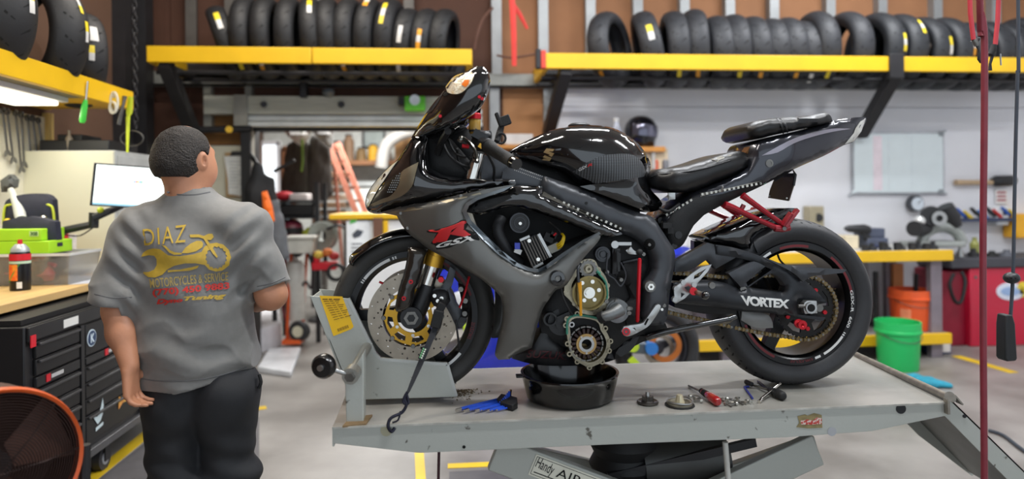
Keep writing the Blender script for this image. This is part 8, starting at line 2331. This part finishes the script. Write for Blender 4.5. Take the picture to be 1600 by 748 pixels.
for x, y in ((1472, 209), (1472, 299)):
 mk('frame_corner', G().rect(x - 5, y - 4, x + 4, y + 4, YW - .085, YW - .06), M('corner_grey', (140, 146, 150), .5), wbd, bevel=.01)
pg2 = root('pegboard', 'white perforated pegboard on the back wall behind the bike tail', 'pegboard', P(1180, 345, YW - .05))
mk('panel', G().rect(1075, 262, 1235, 392, YW - .055, YW - .037), dots_material('peg_dots_back', (228, 228, 230), .030, .14, 1), pg2, smooth=0)
Yv = 5.85
vs = root('helmet_shelf', 'orange edged wall shelf carrying helmets', 'shelf', P(960, 240, Yv))
zv = P(980, 229, Yv).z
xa, xb = P(860, 230, Yv).x, P(1040, 230, Yv).x
mk('shelf_board', G().box((xa, Yv, zv - .045), (xb, YW - .03, zv)), M('shelf_orange', (206, 140, 66), .55), vs, bevel=.004)
for x in (xa + .1, xb - .12):
 mk('shelf_bracket', G().box((x, Yv + .02, zv - .2), (x + .03, YW - .04, zv - .045)), M('bracket_pale', (180, 176, 170), .5), vs, smooth=0)
def helmet(x, y, r, shell, label, vis):
 k = mpp(x, y, Yv + .15)
 c = P(x, y, Yv + .15)
 r *= k
 c.z = zv + r * .93
 o = mk('helmet', G().lathe([(.62 * r, -.93 * r), (.86 * r, -.8 * r), (.98 * r, -.3 * r), (r, .1 * r), (.93 * r, .45 * r), (.72 * r, .76 * r), (.4 * r, .95 * r), (0, r)], c, (.08, 0, 1), 28), shell, label=label, cat='helmet', group='helmets on the orange edged shelf', smooth=60)
 mk('visor', G().lathe([(1.01 * r, -.28 * r), (1.035 * r, .05 * r), (.97 * r, .40 * r)], c, (.08, 0, 1), 16, PI * 1.25, PI * 1.95), vis, o, smooth=60)
 mk('chin_vent', G().obox(c + V((.25 * r, -.93 * r, -.55 * r)), (.4 * r, .12 * r, .16 * r)), darkst, o, bevel=.006)
 return o
helmet(1001, 205, 26, M('helmet_black', (24, 24, 30), .15, .1, .3, 5, coat=.8), 'black full-face helmet on the wall shelf behind the tank', M('visor_grey', (110, 110, 126), .08, .6))
helmet(919, 190, 15, M('helmet_grey', (88, 86, 100), .2, .3, .2, coat=.6), 'small grey helmet half hidden behind the fuel tank', M('visor_dark', (40, 40, 48), .1, .4))
c = P(963, 222, Yv + .12); c.z = zv
kb = mpp(963, 210, Yv + .12)
bt = mk('cleaner_bottle', G().lathe([(0, 0), (8 * kb, 0), (8.5 * kb, 3 * kb), (8.5 * kb, 28 * kb), (4 * kb, 36 * kb), (4 * kb, 40 * kb), (0, 40 * kb)], c, (0, 0, 1), 20), M('bottle_plastic', (206, 210, 222), .4), label='white bottle with blue mark between the helmets', cat='bottle')
mk('bottle_cap', G().cyl(c + V((0, 0, 40 * kb)), c + V((0, 0, 46 * kb)), 4.5 * kb, 4.5 * kb, 14), white, bt)
mk('bottle_label', G().lathe([(8.7 * kb, 14 * kb), (8.7 * kb, 26 * kb)], c, (0, 0, 1), 12, 3.4, 4.8), M('label_blue', (60, 110, 210), .4), bt, smooth=60)
mk('low_shelf', G().rect(1008, 232, 1044, 268, Yv + .05, YW - .04), M('stack_cream', (210, 190, 160), .7), label='cream carton hung under the orange edged shelf', cat='box', bevel=.006)
for i, (x, m_) in enumerate(((1035, M('jar_red2', (190, 90, 60), .5)), (1051, M('jar_steel2', (110, 110, 114), .4)))):
 mk('small_can', G().lathe([(0, 0), (.03, 0), (.03, .1), (.02, .12), (0, .12)], V((P(x, 262, 5.7).x, 5.9, P(x, 270, 5.9).z)), (0, 0, 1), 14), m_, label=('small orange can behind the rider seat', 'small grey can behind the rider seat')[i], cat='can')
mk('white_carton', G().rect(789, 209, 833, 226, 5.9, 6.1), M('carton_white', (226, 222, 216), .6), label='white carton on the shelf left of the tank', cat='box', bevel=.006)
mk('ledge', G().rect(758, 226, 850, 231, 5.86, YW - .02), M('shelf_orange', (0, 0, 0)), label='narrow orange ledge under the white carton', cat='shelf', smooth=0)
YN = 5.36
zb_ = P(1350, 393, YN).z
xa, xb = P(1085, 400, YN).x, P(1490, 400, YN).x
yb2 = root('steel_workbench', 'yellow edged steel workbench along the white wall', 'workbench', V(((xa + xb) / 2, YN + .35, 0)))
mk('top_edge', G().box((xa, YN, zb_ - .09), (xb, YN + .04, zb_)), yel, yb2, bevel=.005)
mk('bench_top', G().box((xa, YN + .04, zb_ - .03), (xb, YW - .05, zb_ - .002)), M('bench_plate', (188, 186, 180), .5), yb2, smooth=0)
zl = P(1440, 522, YN).z
mk('lower_edge', G().box((xa, YN, zl - .09), (xb - .02, YN + .04, zl)), yel, yb2, bevel=.005)
mk('lower_shelf', G().box((xa, YN + .04, zl - .03), (xb - .02, YW - .1, zl - .002)), M('shelf_grey2', (120, 116, 114), .6), yb2, smooth=0)
for x in (xa + .3, P(1470, 450, YN).x):
 for y in (YN + .05, YW - .2):
  mk('leg', G().box((x - .05, y, 0), (x + .05, y + .06, zb_ - .09)), M('leg_greige', (132, 122, 130), .5, .2), yb2, smooth=0)
mk('back_panel', G().box((xa, YW - .12, zl + .02), (xb - .3, YW - .1, zb_ - .12)), M('back_panel_grey', (150, 146, 150), .6), yb2, smooth=0)
buck = []
for nm, lab, x0, x1, yt, ybm, Yq, z0, col in (('bucket', 'orange plastic bucket on the lower bench shelf', 1392, 1455, 449, 520, None, zl, (232, 92, 42)), ('bucket', 'green plastic bucket on the floor beside the lift', 1371, 1436, 499, 583, 'floor', 0, (40, 190, 100))):
 Yq = PZ((x0 + x1) / 2, ybm, 0).y + .15 if Yq == 'floor' else YN + .24
 c = P((x0 + x1) / 2, ybm, Yq); c.z = z0
 k = mpp((x0 + x1) / 2, ybm, Yq)
 r = (x1 - x0) / 2 * k
 hh = P((x0 + x1) / 2, (yt + 2), Yq).z - z0
 m_ = M('plastic_%d' % col[0], col, .4, 0, .04)
 b_ = mk(nm, G().lathe([(0, 0), (r * .86, 0), (r * .88, .01), (r * .96, hh * .78), (r, hh * .78), (r, hh), (r * .94, hh), (r * .86, .02), (0, .02)], c, (0, 0, 1), 36), m_, label=lab, cat='bucket')
 mk('rim_band', G().lathe([(r * 1.0, hh * .76), (r * 1.03, hh * .77), (r * 1.03, hh * .82), (r, hh * .83)], c, (0, 0, 1), 36), m_, b_)
 mk('bail_handle', G().tube([c + V((r * 1.02 * math.cos(a), -r * 1.02 * abs(math.sin(a)), hh * .8 - .07 * abs(math.sin(a)))) for a in np.linspace(PI, 2 * PI, 12)], .003, 6), dsteel, b_)
 if col[0] == 232:
  mk('bucket_print', G().lathe([(r * .935, hh * .12), (r * .965, hh * .55)], c, (0, 0, 1), 8, 3.6, 4.1), M('print_pale_orange', (236, 140, 100), .5), b_, smooth=60)
rag = SDF(PZ(1380, 620, 0) - V((.3, .3, .05)), PZ(1480, 580, 0) + V((.4, .4, .2)), .012)
rag.cap(PZ(1425, 590, .03), PZ(1455, 597, .03), .06, .06, .05, ((0, 0, 1), .5)).cap(PZ(1450, 599, .02), PZ(1482, 602, .02), .05, .03, .05, ((0, 0, 1), .5))
rag.field(lambda d, x, y, z: np.maximum(d + .008 * np.sin(x * 60 + y * 30) + .006 * np.sin(y * 70), .003 - z))
mk('shop_rag', rag.mesh(), M('rag_teal', (40, 140, 164), .8, 0, .15, 20), label='teal rag crumpled on the floor beside the green bucket', cat='rag', smooth=180)
mk('jack_stand', G().box((P(1366, 500, 5.7).x, 5.66, zl), (P(1386, 500, 5.7).x, 5.82, zl + .03)).cyl((P(1373, 500, 5.7).x, 5.74, zl), (P(1373, 500, 5.7).x, 5.74, P(1373, 425, 5.7).z), .022, .022, 12), darkst, label='black jack stand beside the orange bucket', cat='jack stand')
mk('kraft_panel', G().rect(1396, 412, 1412, 452, 5.96, 6.02), M('kraft_orange', (188, 120, 70), .7), label='brown board leaning behind the orange bucket', cat='board', bevel=.003)
mk('pry_bar', G().tube([P(1432, 428, 5.66), P(1431, 450, 5.66), V((P(1431, 470, 5.66).x, 5.66, zl))], .018, 8), darkst, label='black pry bar standing in the orange bucket', cat='bar')
mk('yellow_black_bar', G().tube([V((P(1457, 510, 5.6).x, 5.6, zl)), P(1459, 425, 5.6)], .018, 8), M('hazard_bar', (226, 180, 40), .5, 0, 0, 12, rgb2=(30, 30, 30), thr=(.48, .52)), label='yellow and black striped bar beside the bench leg', cat='bar')
bx_ = mk('wheel_crate', G().box((P(1455, 540, 5.5).x, 5.5, .0), (P(1487, 540, 5.5).x, 5.8, zl - .1)), M('crate_blue', (40, 60, 110), .5), label='blue crate on the floor under the bench end', cat='crate', bevel=.01)
mk('crate_label', G().rect(1473, 532, 1485, 550, 5.492, 5.499), M('label_white2', (220, 214, 210), .5), bx_, smooth=0)
YM = 5.72
rm = root('tyre_machine', 'red tyre changing machine with black tray top', 'machine', V((P(1560, 545, YM).x, YM + .2, 0)))
redm = M('machine_red', (190, 24, 56), .35, 0, .06, 3, coat=.3)
mk('body', G().box((P(1516, 480, YM).x, YM, .0), (P(1660, 480, YM).x, YM + .42, P(1560, 418, YM).z)), redm, rm, bevel=.012)
mk('side_box', G().box((P(1478, 480, YM).x, YM + .06, .0), (P(1516, 480, YM).x, YM + .42, P(1500, 424, YM).z)), M('machine_dark_red', (140, 18, 44), .4), rm, bevel=.01)
mk('tray_top', G().box((P(1484, 410, YM).x, YM - .02, P(1560, 418, YM).z), (P(1670, 410, YM).x, YM + .44, P(1560, 402, YM).z)), M('tray_charcoal', (64, 64, 70), .5), rm, bevel=.012)
mk('hose_loop', G().tube([P(1490, 428, YM - .02), P(1484, 445, YM - .06), P(1492, 470, YM - .08), P(1502, 470, YM - .08), P(1508, 440, YM - .06), P(1502, 424, YM - .03)], .016, 8, sub=5), matte, rm)
kq = mpp(1580, 455, YM)
mk('oval_badge', smooth_union(G().prism([P(1579 + 22 * math.cos(a), 455 + 14 * math.sin(a), YM - .004) for a in np.linspace(0, 2 * PI, 29)[:-1]], (0, .003, 0))), M('badge_white', (214, 220, 232), .4), rm, smooth=0, label='white oval badge')
mk('oval_badge_centre', smooth_union(G().prism([P(1579 + 15 * math.cos(a), 455 + 7 * math.sin(a), YM - .006) for a in np.linspace(0, 2 * PI, 29)[:-1]], (0, .002, 0))), M('badge_blue', (150, 176, 214), .4), rm, smooth=0)
mk('yellow_badge', G().prism([P(1598 + 9 * math.cos(a), 452 + 12 * math.sin(a), YM - .004) for a in np.linspace(0, 2 * PI, 19)[:-1]], (0, .003, 0)), M('badge_yellow', (232, 206, 60), .5), rm, smooth=0)
mk('machine_bolt', smooth_union(pdisc(G(), 1517 + 8, 433, 2.6, YM - .006, YM + .01, 10)), dsteel, rm)
ztr = P(1560, 402, YM).z
for i, (x0, x1, yt, m_, lab) in enumerate(((1494, 1506, 384, silver, 'silver clamp on the tray of the red machine'), (1512, 1530, 388, darkst, 'dark clamp head on the tray of the red machine'), (1540, 1560, 392, matte, 'black rubber pad on the red machine tray'), (1562, 1584, 390, M('tool_slate', (90, 92, 100), .5), 'slate grey tool on the red machine tray'))):
 c = P((x0 + x1) / 2, 400, YM + .12); c.z = ztr
 r = (x1 - x0) / 2 * kq
 hh = P(x0, yt, YM + .12).z - ztr
 mk('clamp_tool', G().cyl(c, c + V((0, 0, hh * .5)), r, r * .9, 16).cyl(c + V((0, 0, hh * .5)), c + V((0, 0, hh)), r * .5, r * .4, 12), m_, label=lab, cat='tool', group='tools on the red machine')
YT = YN + .3
def on_bench(x):
 p = P(x, 392, YT); p.z = zb_ - .002
 return p
def zpx(x, y, Y=YT):
 return P(x, y, Y).z
bm = [M('tool_black', (34, 34, 36), .5), M('tool_grey', (128, 132, 132), .45, .4), M('tool_navy', (50, 56, 84), .5), M('box_beige', (170, 160, 134), .6), M('machine_grey', (150, 154, 150), .45, .2)]
bxs = mk('speaker_box', G().rect(1266, 322, 1288, 355, YW - .18, YW - .05), bm[3], label='beige speaker box on the wall above the rear wheel', cat='box', bevel=.008)
mk('speaker_dial', G().cyl(P(1279, 340, YW - .19), P(1279, 340, YW - .17), .04, .04, 16), bm[0], bxs)
cc = P(1427, 318, YW - .06)
ga = mk('wall_gauge', G().cyl(cc, cc + V((0, -.05, 0)), .078, .078, 28), M('gauge_rim', (64, 66, 72), .4), label='round pressure gauge on the white wall', cat='gauge')
mk('gauge_face', G().cyl(cc + V((.008, -.05, 0)), cc + V((.008, -.055, 0)), .062, .062, 24), M('gauge_face', (206, 214, 222), .4), ga)
mk('gauge_needle', G().bar(cc + V((.008, -.057, 0)), cc + V((.04, -.057, .035)), .003, .006), darkst, ga)
ml = root('mallet', 'wooden handled mallet fixed on the white wall beside the hose', 'mallet', P(1545, 290, YW - .1))
mk('handle', G().tube([P(1493, 285, YW - .09), P(1552, 285, YW - .09)], [.028, .022], 12), M('handle_wood', (186, 160, 128), .6), ml)
mk('head', G().tube([P(1550, 283, YW - .09), P(1556, 283, YW - .09), P(1580, 282, YW - .09), P(1585, 282, YW - .09)], [.03, .055, .055, .04], 14), bm[0], ml)
o = mk('carton', G().box((P(1322, 385, YT).x, YT, zb_ - .002), (P(1342, 385, YT).x, YT + .16, zpx(1332, 368))), M('carton_pale', (220, 206, 176), .6), label='pale carton at the left end of the cluttered bench', cat='box', bevel=.006)
dl = root('cordless_drill', 'black cordless drill lying on the bench by the rear tyre', 'drill', on_bench(1345))
mk('drill_body', G().tube([P(1320, 357, YT + .05), P(1325, 357, YT + .05), P(1350, 358, YT + .05), P(1358, 359, YT + .05)], [.015, .03, .045, .035], 12), bm[0], dl)
mk('drill_grip', G().bar(P(1347, 360, YT + .05), P(1362, 382, YT + .05), .05, .055), bm[0], dl, bevel=.01)
mk('battery', G().obox(P(1364, 386, YT + .05), (.11, .08, .05)), bm[2], dl, bevel=.008)
mk('battery_charger', G().box((P(1358, 380, YT).x, YT + .02, zb_ - .002), (P(1391, 380, YT).x, YT + .2, zpx(1370, 372))).box((P(1352, 365, YT).x, YT + .04, zpx(1370, 372)), (P(1388, 365, YT).x, YT + .18, zpx(1370, 357))), M('charger_slate', (76, 82, 100), .5), label='slate blue battery charger beside the cordless drill', cat='charger', bevel=.01)
for i in range(10):
 x = 1330 + i * 11.5 + (i * 7 % 5)
 c = on_bench(x)
 h_ = .05 + .03 * ((i * 37) % 5) / 5
 c.y = YN + .10 + .03 * (i % 2)
 nm, g = (('socket', G().pipe(c, c + V((0, 0, h_)), .032, .02, 16)), ('clamp_tool', G().cyl(c, c + V((0, 0, h_ * .5)), .045, .04, 14).cyl(c + V((0, 0, h_ * .5)), c + V((0, 0, h_)), .02, .018, 10)))[i % 2]
 mk(nm, g, bm[(i * 3) % 3], label='small %s tool at the bench front, %s from the left' % (('black', 'grey', 'navy')[(i * 3) % 3], ORD[i]), cat='tool', group='small tools along the bench front')
gm_ = root('bench_grinder', 'grey bench machine with black heads at the bench right end', 'machine', on_bench(1468))
mk('machine_base', G().box((P(1432, 392, YT).x, YT - .02, zb_ - .002), (P(1508, 392, YT).x, YT + .25, zpx(1470, 378))), bm[4], gm_, bevel=.012)
mk('machine_arch', G().tube([P(1440, 378, YT + .1), P(1448, 362, YT + .1), P(1472, 354, YT + .1), P(1494, 362, YT + .1), P(1504, 380, YT + .1)], .05, 10, sub=4), bm[4], gm_)
mk('motor_head', G().cyl(P(1428, 357, YT + .02), P(1450, 357, YT + .14), .07, .07, 20), bm[0], gm_)
mk('wheel_guard', G().lathe([(0, 0), (.085, 0), (.095, .03), (.085, .07), (0, .07)], P(1458, 338, YT), (0.2, 1, 0), 24), bm[0], gm_)
mk('guard_face', G().lathe([(.03, 0), (.065, -.004), (.065, -.012), (.03, -.012)], P(1467, 341, YT - .02), (0.2, 1, 0), 20, closed=True), silver, gm_)
mk('motor_body', G().tube([P(1476, 322, YT + .1), P(1486, 340, YT + .1), P(1492, 354, YT + .1)], [.07, .08, .06], 14), bm[0], gm_)
mk('chrome_part', G().ball(P(1437, 345, YT + .05), .05, 14, 10), M('part_pale', (214, 214, 212), .3, .5), gm_)
sr = root('tool_rack', 'wall rack holding coloured pliers and cables on the right', 'tool rack', P(1530, 345, YW - .2))
mk('rack_rail', G().rect(1480, 341, 1592, 346, YW - .2, YW - .05), M('rail_dark_blue', (50, 60, 90), .5), sr, smooth=0)
cols_ = [(200, 50, 50), (40, 90, 180), (220, 190, 50), (46, 48, 54), (60, 120, 190), (50, 50, 54)]
for i in range(9):
 x = 1482 + i * 11.5
 y0 = 322 + (i * 13 % 9)
 m_ = M('grip_%d' % (i % 6), cols_[i % 6], .5)
 mk('hand_tool', G().tube([P(x, y0, YW - .14), P(x + 9, y0 + 8, YW - .15), P(x + 17, y0 + 14, YW - .14)], [.016, .022, .014], 8).tube([P(x + 3, y0 + 1, YW - .17), P(x + 12, y0 + 11, YW - .17)], .014, 8), m_, label='%s pliers from the left on the wall tool rack' % ORD[i], cat='pliers', group='pliers on the wall tool rack')
sw_ = mk('wall_sign', G().rect(1556, 296, 1574, 318, YW - .06, YW - .045), M('sign_white', (226, 224, 222), .5), label='small white sign with red print on the wall', cat='sign', smooth=0)
for k in range(3):
 mk('sign_print', G().rect(1558, 299 + k * 6, 1572, 302 + k * 6, YW - .062, YW - .0605), M('sign_red', (160, 60, 70), .5), sw_, smooth=0)
bt = mk('wall_dispenser', G().rect(1557, 322, 1577, 352, YW - .16, YW - .05), M('dispenser_white', (222, 224, 226), .4), label='white soap dispenser on the wall beside the tool rack', cat='dispenser', bevel=.012)
mk('dispenser_button', G().rect(1568, 326, 1574, 336, YW - .17, YW - .16), M('tool_navy', (0, 0, 0)), bt, bevel=.004)
mk('wall_cabinet', G().rect(1589, 334, 1640, 372, YW - .22, YW - .05), M('cabinet_yellow', (240, 176, 40), .45), label='yellow wall box cut by the right photo edge', cat='box', bevel=.012)
mk('oil_bottle', G().lathe([(0, 0), (.04, 0), (.042, .13), (.02, .16), (.02, .19), (0, .19)], V((P(1523, 390, 5.95).x, 5.95, zpx(1523, 402, 5.95))), (0, 0, 1), 18), M('bottle_olive', (150, 150, 80), .4), label='olive oil bottle behind the red machine tray', cat='bottle')
# ================================================================== HOSES AND CORD IN FRONT
YH = 1.95
kh = mpp(1537, 370, YH)
hosem = M('hose_red', (128, 44, 56), .45, 0, .12, 20)
mk('air_hose', G().tube([V((P(1530, 0, YH).x - .02, YH, CEIL)), P(1530, -40, YH), P(1534, 20, YH), P(1538, 60, YH), P(1538, 180, YH), P(1536, 380, YH), P(1536.5, 560, YH), P(1538, 748, YH), P(1538, 900, YH), V((P(1538, 900, YH).x, YH, .02))], 4.9 * kh, 12, sub=4), hosem, label='thick dark red air hose hanging down to the floor', cat='hose', smooth=60)
YA = 2.35
for i, (pts, lab) in enumerate((([(1515, -20), (1516, 20), (1521, 62)], 'thin red air hose with coupling, left of the thick hose'), ([(1561, -20), (1559, 30), (1555, 70)], 'thin red air hose with blow gun, right of the thick hose'))):
 ka = mpp(pts[1][0], 30, YA)
 t = root('coil_hose', lab, 'hose', P(pts[-1][0], pts[-1][1], YA))
 top = P(pts[0][0], pts[0][1], YA)
 mk('hose_tube', G().tube([V((top.x, YA, CEIL)), top] + [P(x, y, YA) for x, y in pts[1:]], 3.4 * ka, 10), M('hose_bright_red', (190, 56, 66), .4), t, smooth=60)
 x, y = pts[-1]
 if i == 0:
  mk('coupling', G().tube([P(x, y, YA), P(x + 3, y + 4, YA), P(x + 5, y + 10, YA)], [3.5 * ka, 4.4 * ka, 3 * ka], 12), dsteel, t)
  mk('coupling_collar', G().tube([P(x + 6, y + 2, YA), P(x + 8, y - 2, YA)], 2.5 * ka, 10), darkst, t)
  mk('nozzle', G().tube([P(x + 9, y + 20, YA), P(x + 9, y + 30, YA), P(x + 12, y + 36, YA)], [2 * ka, 3 * ka, 2 * ka], 10), darkst, t)
  mk('nozzle_wire', G().tube([P(x + 5, y + 10, YA), P(x + 8, y + 16, YA), P(x + 9, y + 21, YA)], 1.4 * ka, 8), darkst, t)
 else:
  mk('gun_body', G().tube([P(x - 2, y, YA), P(x - 4, y + 10, YA), P(x - 8, y + 16, YA)], [4 * ka, 5 * ka, 4 * ka], 12), matte, t)
  mk('gun_lever', G().tube([P(x - 4, y + 16, YA), P(x - 8, y + 30, YA), P(x - 8, y + 40, YA)], [2.5 * ka, 2 * ka, 3 * ka], 10), matte, t)
  mk('gun_tip', G().tube([P(x + 8, y + 14, YA), P(x + 9, y + 32, YA)], 1.2 * ka, 8), silver, t)
YC = 2.25
kc_ = mpp(1582, 430, YC)
pc = root('pendant_control', 'black pendant switch hanging on a grey cord at right', 'pendant switch', P(1580, 565, YC))
cordm = M('cord_slate', (56, 62, 72), .5)
mk('cord', G().tube([V((P(1590, 0, YC).x, YC, CEIL)), P(1591, 20, YC), P(1590, 110, YC), P(1587, 220, YC), P(1585, 320, YC), P(1583, 425, YC), P(1579, 494, YC)], 2.6 * kc_, 10, sub=3), cordm, pc)
mk('cord_ball', G().ball(P(1580.5, 434, YC), (12 * kc_, 11 * kc_, 9 * kc_), 24, 14), M('ball_black', (24, 25, 28), .45), pc)
mk('ball_slot', smooth_union(*[G().ball(P(1580.5 + dx, 434, YC - 10 * kc_), (1.6 * kc_, .004, 1.6 * kc_), 8, 6) for dx in (-6, 0, 6)]), groovem, pc, kind='stuff')
mk('switch_box', G().prism([P(x, y, YC - .022) for x, y in ((1573, 492), (1583, 492), (1587, 506), (1590, 560), (1588, 564), (1574, 565), (1571, 560), (1571, 508))], (0, .044, 0)), M('switch_black', (26, 28, 30), .5), pc, bevel=.005)
mk('floor_cable', G().tube([PZ(x, y, .012) for x, y in ((1545, 672), (1568, 680), (1600, 704), (1650, 735))], .010, 8, sub=4), cordm, label='dark cable snaking on the floor behind the ramp', cat='cable')
